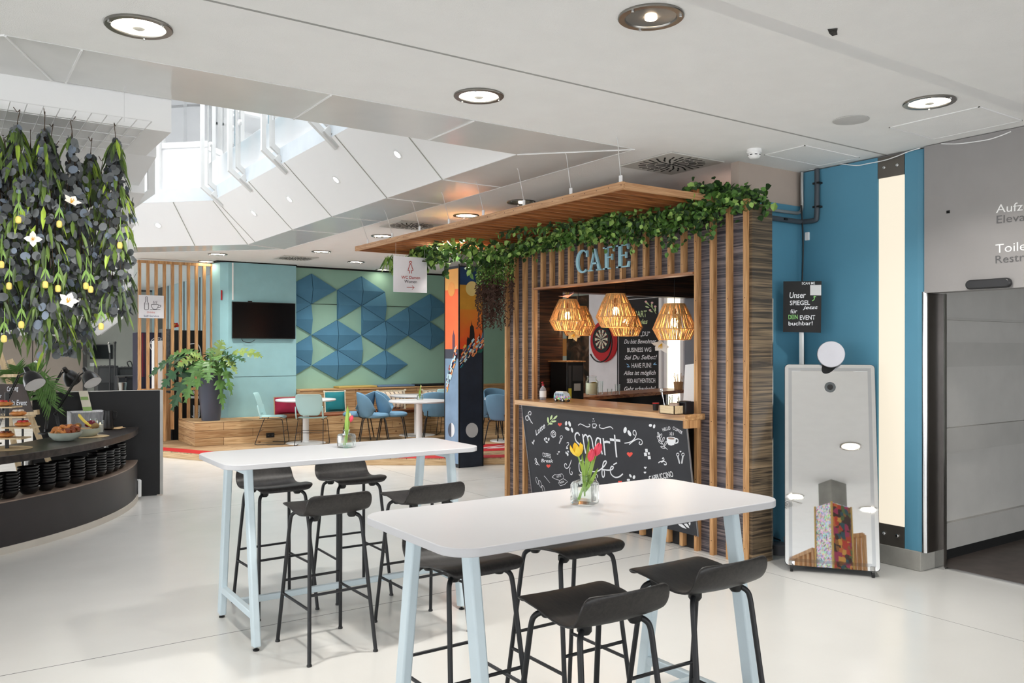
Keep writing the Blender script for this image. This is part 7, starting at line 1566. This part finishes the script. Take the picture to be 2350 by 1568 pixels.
def plate(mb, u0, u1, v0, v1, d0, d1, rad=.03):
    pts = [mp(u, v, d0) for u, v in rrect(u0, u1, v0, v1, rad, 5)]; mb.extr(pts, n_m * (d1 - d0))
mb = MB(); plate(mb, 0, w_m, 0, h_m, -.07, -.006); mb.build('housing', M_black, mr_)
mirr = mat('mirror_glass', (252, 252, 252), .015, 1.0, var=0)
mb = MB(); plate(mb, 0.003, w_m - .003, .003, h_m - .003, -.006, 0); mb.build('mirror', mirr, mr_)
mb = MB()
for c in ((.03, w_m - .03, h_m - .055, h_m - .03), (.03, w_m - .03, .03, .055), (.03, .055, .055, h_m - .055), (w_m - .055, w_m - .03, .055, h_m - .055)): plate(mb, *c, 0, .0008, .001)
mb.build('frosted_border', mat('frost', (222, 224, 227), .03, 1.0, var=0), mr_)
cl = FM.at(1905, 889, 0); mb = MB(); mb.lathe([(.042, .0005), (.042, .004), (.0001, .004)], cl, 28, n_m); cm = mb.build('camera_window', mat('lens_dark', (86, 90, 92), .1, var=.1), mr_)
mb = MB(); mb.lathe([(.022, .004), (.022, .006), (.012, .006), (.012, .005), (.0001, .005)], cl, 24, n_m); mb.build('lens', M_black, cm)
fr_ = FM.at(1906, 817, 0) + n_m * .05; mb = MB(); mb.lathe([(.10, 0), (.104, .02), (.10, .032), (.0001, .036)], fr_, 40, nh + Vector((0, 0, .05))); fo = mb.build('flash_softbox', mat('soft_white', (196, 196, 204), .6, bump=.1, bscale=30), mr_)
mb = MB(); mb.lathe([(.09, -.06), (.105, -.02), (.105, 0)], fr_, 32, nh); mb.build('flash_head', M_black, mr_)
ff = FM.at(1905, 846, 0); mb = MB(); mb.lathe([(.085, .001), (.085, .004), (.0001, .004)], ff + up * .03, 28, n_m, sy=.55); mb.build('notch', M_black, mr_)
for u in (.05, w_m - .05):
    for bk in (0, .26):
        b_ = mp(u, 0, 0) - nh * bk; b_.z = 0; mb = MB(); mb.lathe([(.026, -.011), (.026, .011)], b_ + Vector((0, 0, .026)), 18, wd); cs = mb.build('castor', M_black, mr_)
        mb = MB(); mb.lathe([(.014, .012), (.010, .014)], b_ + Vector((0, 0, .026)), 12, wd); mb.lathe([(.014, .012), (.010, .014)], b_ + Vector((0, 0, .026)), 12, -wd); mb.beam(b_ + Vector((0, 0, .05)), b_ + Vector((0, 0, .08)), .03, .03); mb.build('castor_hub', M_chrome, cs)
mb = MB(); c0_ = mp(.02, 0, -.03); c1_ = mp(w_m - .02, 0, -.03); mb.extr([Vector((c0_.x, c0_.y, .065)), Vector((c1_.x, c1_.y, .065)), Vector((c1_.x, c1_.y, .065)) - nh * .3, Vector((c0_.x, c0_.y, .065)) - nh * .3], (0, 0, .03)); mb.build('base_frame', M_black, mr_)
mb = MB(); mb.beam(mp(.1, h_m * .6, -.07), Vector((c0_.x, c0_.y, .09)) - nh * .28 + wd * .08, .03, .03); mb.beam(mp(w_m - .1, h_m * .6, -.07), Vector((c1_.x, c1_.y, .09)) - nh * .28 - wd * .08, .03, .03); mb.build('rear_brace', M_black, mr_)
# gear on the floor left of the mirror
g = pz(1793, 1283, 0) + Vector((.12, .12, 0)); g.z = 0; mb = MB(); mb.lathe([(.07, 0), (.075, .01), (.075, .08), (.06, .09), (.0001, .09)], g, 24); mb.build('cable_drum', mat('drum_grey', (96, 98, 104), .4), None, label='grey round device on the floor left of the mirror booth', cat='device')
mb = MB(); mb.tube(smooth_path([g + Vector((-.05, .05, .02)), g + Vector((-.12, .1, .02)), g + Vector((-.12, .2, .12)), g + Vector((0, .22, .18)), g + Vector((.06, .14, .12)), g + Vector((.05, .02, .1))], 6), .007, 6); mb.build('power_cable', M_black, None, label='coiled black power cable beside the grey floor device', cat='cable')
g2 = g + Vector((.10, -.04, .0)); mb = MB(); rn = random.Random(8); V = []; 
for k in range(10):
    for j in range(5): a = k * .628; rr = .05 * math.sin(math.pi * (j + .6) / 5.4) + rn.uniform(-.01, .01); V.append((g2.x + .03 + rr * math.cos(a), g2.y + .03 + rr * math.sin(a), .002 + j * .04))
mb.add(V, [(k * 5 + j, ((k + 1) % 10) * 5 + j, ((k + 1) % 10) * 5 + j + 1, k * 5 + j + 1) for k in range(10) for j in range(4)]); mb.build('plastic_bag', mat('clear_bag', (190, 192, 196), .15, trans=.6), None, smooth=False, label='crumpled clear plastic bag at the foot of the mirror booth', cat='bag')
# sign on pole
sgY = 4.35; A = Face((5.95, 4.3, 2), (-.74, -.67, 0))
q0, q1, q2, q3 = A.at(1798, 646, 0), A.at(1885.5, 645, 0), A.at(1884, 764, 0), A.at(1797, 762, 0)
sr = root('mirror_sign', 'small black chalk sign about booking the mirror on a white pole', 'sign', ((q0 + q2) / 2)); mb = MB(); mb.extr([q0, q1, q2, q3], A.n * -.01); mb.build('board', mat('chalk_dark', (30, 30, 32), .7, var=.1), sr, smooth=False)
pm_ = A.at(1840, 764, -.02); mb = MB(); mb.beam(Vector((pm_.x, pm_.y, .02)), Vector((pm_.x, pm_.y, q0.z - .1)), .026, .026); mb.lathe([(.12, 0), (.12, .012), (.0001, .014)], (pm_.x, pm_.y, 0), 24); mb.build('pole', M_white, sr)
A.ox, A.oy, A.sc = 1740, 300, 3.136; M_cg = mat('chalk_lime', (150, 214, 130), .8)
A.text('SCAN ME', (314, 1108), (408, 1106), 17, sr, M_ch)
for st, x0, x1, yb, cap, m_, sh in (('Unser', 225, 343, 1205, 42, M_ch, .15), ('SPIEGEL', 228, 372, 1256, 32, M_ch, 0), ('jetzt', 320, 430, 1285, 24, M_ch, .3), ('für', 232, 282, 1315, 28, M_ch, .1), ('DEIN', 218, 284, 1358, 32, M_cg, 0), ('EVENT', 300, 410, 1362, 32, M_ch, 0), ('buchbar!', 218, 392, 1402, 28, M_ch, 0)): A.text(st, (x0, yb), (x1, yb - 2), cap, sr, m_, shear=sh)
mb = MB(); A.ribbon(mb, [(388, 1226), (402, 1215), (406, 1192)], .006, 3); A.ribbon(mb, [(398, 1200), (406, 1190), (416, 1198)], .006, 1); mb.build('arrow', M_cg, sr, smooth=False)
mb = MB(); A.fill(mb, [(374, 1112), (453, 1110), (453, 1186), (374, 1185)], .0015); mb.build('white_patch', mat('patch_white', (214, 214, 216), .7), sr, smooth=False)
# pipes and cable
YC = 4.58
def pipe(name, label, pts, r_, m): mb = MB(); mb.tube(smooth_path(pts, 6), r_, 12); o = mb.build(name, m, None, label=label, cat='pipe'); ORG[o.name] = Vector(); return o
M_galv = mat('galvanised', (176, 178, 178), .35, .6, var=.1); M_dpipe = mat('dark_pipe', (70, 78, 86), .45)
zc = 2.83
v1 = pX(1833, 395, 6.15); 
pipe('steel_pipe', 'thin galvanised pipe running along the teal wall and up at the blue corner', [(5.55, 4.55, 2.86), (6.00, 4.55, 2.86), (6.12, 4.55, 2.87), (6.15, 4.545, 2.92), (6.15, 4.545, 3.05), (6.15, 4.545, 3.22)], .014, M_galv)
dp = pipe('drain_pipe', 'dark grey pipe elbowing from the teal wall up beside the blue corner', [(5.55, 4.545, 2.79), (6.0, 4.545, 2.79), (6.13, 4.54, 2.79), (6.15, 4.50, 2.79), (6.15, 4.42, 2.79), (6.15, 4.40, 2.82), (6.15, 4.395, 3.0), (6.15, 4.395, 3.22)], .022, M_dpipe)
for p in ((6.15, 4.395, 3.10), (6.15, 4.395, 2.90), (5.9, 4.545, 2.79)): mb = MB(); mb.box(p[0] - .02, 6.19 if p[0] > 6 else p[0] + .02, p[1] - .032, p[1] + .032, p[2] - .008, p[2] + .008); mb.build('pipe_clip', M_black, dp)
mb = MB(); mb.tube(smooth_path([(6.12, 4.53, 2.93), (6.13, 4.52, 2.6), (6.12, 4.52, 2.2), (6.12, 4.50, 1.4), (6.12, 4.48, .7), (6.1, 4.45, .1)], 6), .007, 6); mb.build('power_cable', M_black, None, label='black cable hanging down the blue corner behind the small chalk sign', cat='cable')
mb = MB(); mb.box(6.165, 6.185, 4.49, 4.53, 2.63, 2.70); mb.build('wall_box', M_white, None, label='small white wall box below the dark pipe elbow', cat='socket', bevel=.003)
w_ = lambda px, py: pX(px, py, 6.165)
mb = MB(); mb.tube(smooth_path([w_(1840, 392), w_(1868, 388), w_(1900, 378), w_(1925, 376), w_(1965, 380), w_(1990, 376), w_(2030, 368), w_(2060, 358), w_(2085, 348), w_(2112, 340)], 5), .004, 6); mb.build('ceiling_cable', M_white, None, label='thin white cable sagging along the ceiling edge over the blue wall', cat='cable')
w_ = lambda px, py: pX(px, py, 6.14)
mb = MB(); mb.tube(smooth_path([w_(2160, 330), w_(2200, 330), w_(2260, 322), w_(2290, 314), w_(2320, 302)], 5), .004, 6); mb.build('ceiling_cable', M_white, None, label='thin white cable sagging over the grey lift front', cat='cable')
# lift front lettering and door sensor
ls = root('wayfinding_lettering', 'white and grey lettering on the grey lift front for lifts and toilets', 'sign', (6.145, 2.6, 2.7)); LF = Face((6.149, 2.6, 2.5), (-1, 0, 0))
M_lw = mat('letter_white', (240, 240, 240), .5); M_lg = mat('letter_grey', (98, 97, 98), .5)
def ltxt(st, ch_n, x0, x1, yb0, cap, m):
    # fitted so that the first letters end where the photo's do; the rest runs on past the frame
    LF.text(st, (x0, yb0), (x1, yb0 - (x1 - x0) * .10), cap, ls, m, offset=0.0)
ltxt('Aufzug', 5, 2286, 2380, 489, 19, M_lw); ltxt('Elevator', 6, 2287, 2398, 513, 18, M_lg); ltxt('Toiletten', 6, 2285, 2414, 581, 20, M_lw); ltxt('Restrooms', 6, 2285, 2424, 605, 18, M_lg)
a, b = LF.at(2221, 656, 0), LF.at(2325, 642, 0); zc_ = (LF.at(2221, 650, 0).z + LF.at(2325, 647, 0).z) / 2 - .01; mb = MB(); pts = [(6.149, y, z) for y, z in rrect(b.y, a.y, zc_ - .034, zc_ + .034, .033, 6)]; mb.extr(pts, (-.045, 0, 0)); o = mb.build('door_sensor', mat('sensor_black', (44, 44, 46), .35), None, label='black pill-shaped door sensor above the lift lobby opening', cat='sensor', bevel=.012)
mb = MB(); q = LF.at(2176, 487, 0); mb.box(6.146, 6.149, q.y - .012, q.y + .012, q.z - .008, q.z + .012); mb.build('wall_scuff', M_dark, None, kind='structure')

# ---- what the mirror shows: a patterned pillar and oak battens behind the camera ----
def mirror_hit(px, py, z=CZ):
    r_ = ray(px, py); P0 = BL; t = (P0 - Vector((0, 0, H))).dot(n_m) / r_.dot(n_m); P_ = Vector((0, 0, H)) + r_ * t; d = r_ - 2 * r_.dot(n_m) * n_m; s = (z - P_.z) / d.z; return P_ + d * s
pl_ = mirror_hit(1876, 1110); pr2 = mirror_hit(1944, 1112); pcn = (pl_ + pr2) / 2; wdt = (pl_ - pr2).length / 1.18
r = root('mosaic_pillar', 'pillar with candy dot and patchwork panels, seen in the tall mirror', 'pillar', (pcn.x, pcn.y, 0))
hw = wdt / 2; mb = MB(); mb.box(pcn.x - hw + .04, pcn.x + hw - .04, pcn.y - hw + .04, pcn.y + hw - .04, 0, CZ); mb.build('concrete_core', M_stone, r)
def patch_mat():
    m, nt, bb = base('patchwork'); v = coords(nt, (1, 1, 1)); vo = nd(nt, 'ShaderNodeTexVoronoi', distance='CHEBYCHEV'); vo.inputs['Scale'].default_value = 14; nt.links.new(v, vo.inputs['Vector'])
    bw = nd(nt, 'ShaderNodeRGBToBW'); nt.links.new(vo.outputs['Color'], bw.inputs[0]); rr = nd(nt, 'ShaderNodeValToRGB'); e = rr.color_ramp; e.interpolation = 'CONSTANT'
    e.elements[0].color = lin((60, 30, 24)); e.elements[0].position = 0; e.elements[1].color = lin((196, 60, 40)); e.elements[1].position = .35
    for p, c in ((.45, (150, 96, 44)), (.52, (210, 110, 50)), (.58, (90, 110, 60)), (.64, (170, 50, 90)), (.72, (220, 160, 70)), (.8, (40, 80, 90))): q = e.elements.new(p); q.color = lin(c)
    nt.links.new(bw.outputs[0], rr.inputs['Fac']); nt.links.new(rr.outputs['Color'], bb.inputs['Base Color']); bb.inputs['Roughness'].default_value = .4; return m
def dots(name, sc_, sat, dark):
    m, nt, bb = base(name); v = coords(nt, (1, 1, 1)); vo = nd(nt, 'ShaderNodeTexVoronoi'); vo.inputs['Scale'].default_value = sc_; nt.links.new(v, vo.inputs['Vector'])
    hs = nd(nt, 'ShaderNodeHueSaturation'); hs.inputs['Saturation'].default_value = sat; hs.inputs['Value'].default_value = dark; nt.links.new(vo.outputs['Color'], hs.inputs['Color']); nt.links.new(hs.outputs['Color'], bb.inputs['Base Color']); bb.inputs['Roughness'].default_value = .5; return m
mb = MB(); mb.box(pcn.x - hw, pcn.x + hw, pcn.y - hw, pcn.y + hw, 0, 2.84); mb.build('panel_box', dots('candy_dots', 40, .55, 1.25), r)
mb = MB(); mb.box(pcn.x + hw, pcn.x + hw + .003, pcn.y - hw + .02, pcn.y + hw - .02, 0.02, 2.83); mb.build('patchwork_panel', patch_mat(), r)
mb = MB()
for sx in (-1, 1):
    for sy in (-1, 1): mb.box(pcn.x + sx * hw - .012, pcn.x + sx * hw + .012, pcn.y + sy * hw - .012, pcn.y + sy * hw + .012, 0, 2.85)
mb.build('gold_edge', mat('gold_edge', (206, 170, 96), .4), r)
s1 = mirror_hit(1982, 1228, 2.5); s2 = mirror_hit(1925, 1235, 2.5)
def batten_wall(label, a, b, k, zt):
    r = root('batten_screen', label, 'screen', ((a + b) / 2 * 1.0).xy.to_3d()); a = a.xy.to_3d(); b = b.xy.to_3d()
    for i in range(k): p = a.lerp(b, i / (k - 1)); mb = MB(); mb.beam(p, p + Vector((0, 0, zt)), .05, .05); mb.build('batten', M_oak, r)
    mb = MB(); mb.beam(a + Vector((0, 0, zt)), b + Vector((0, 0, zt)), .06, .06); mb.build('top_rail', M_oak, r)
batten_wall('oak batten screen seen in the mirror right of the patterned pillar', s1, s2, 6, 2.5)
s3 = mirror_hit(1868, 1262, 2.2); s4 = mirror_hit(1815, 1285, 2.2); batten_wall('oak batten screen seen in the mirror left of the patterned pillar', s3, s4, 6, 2.2)
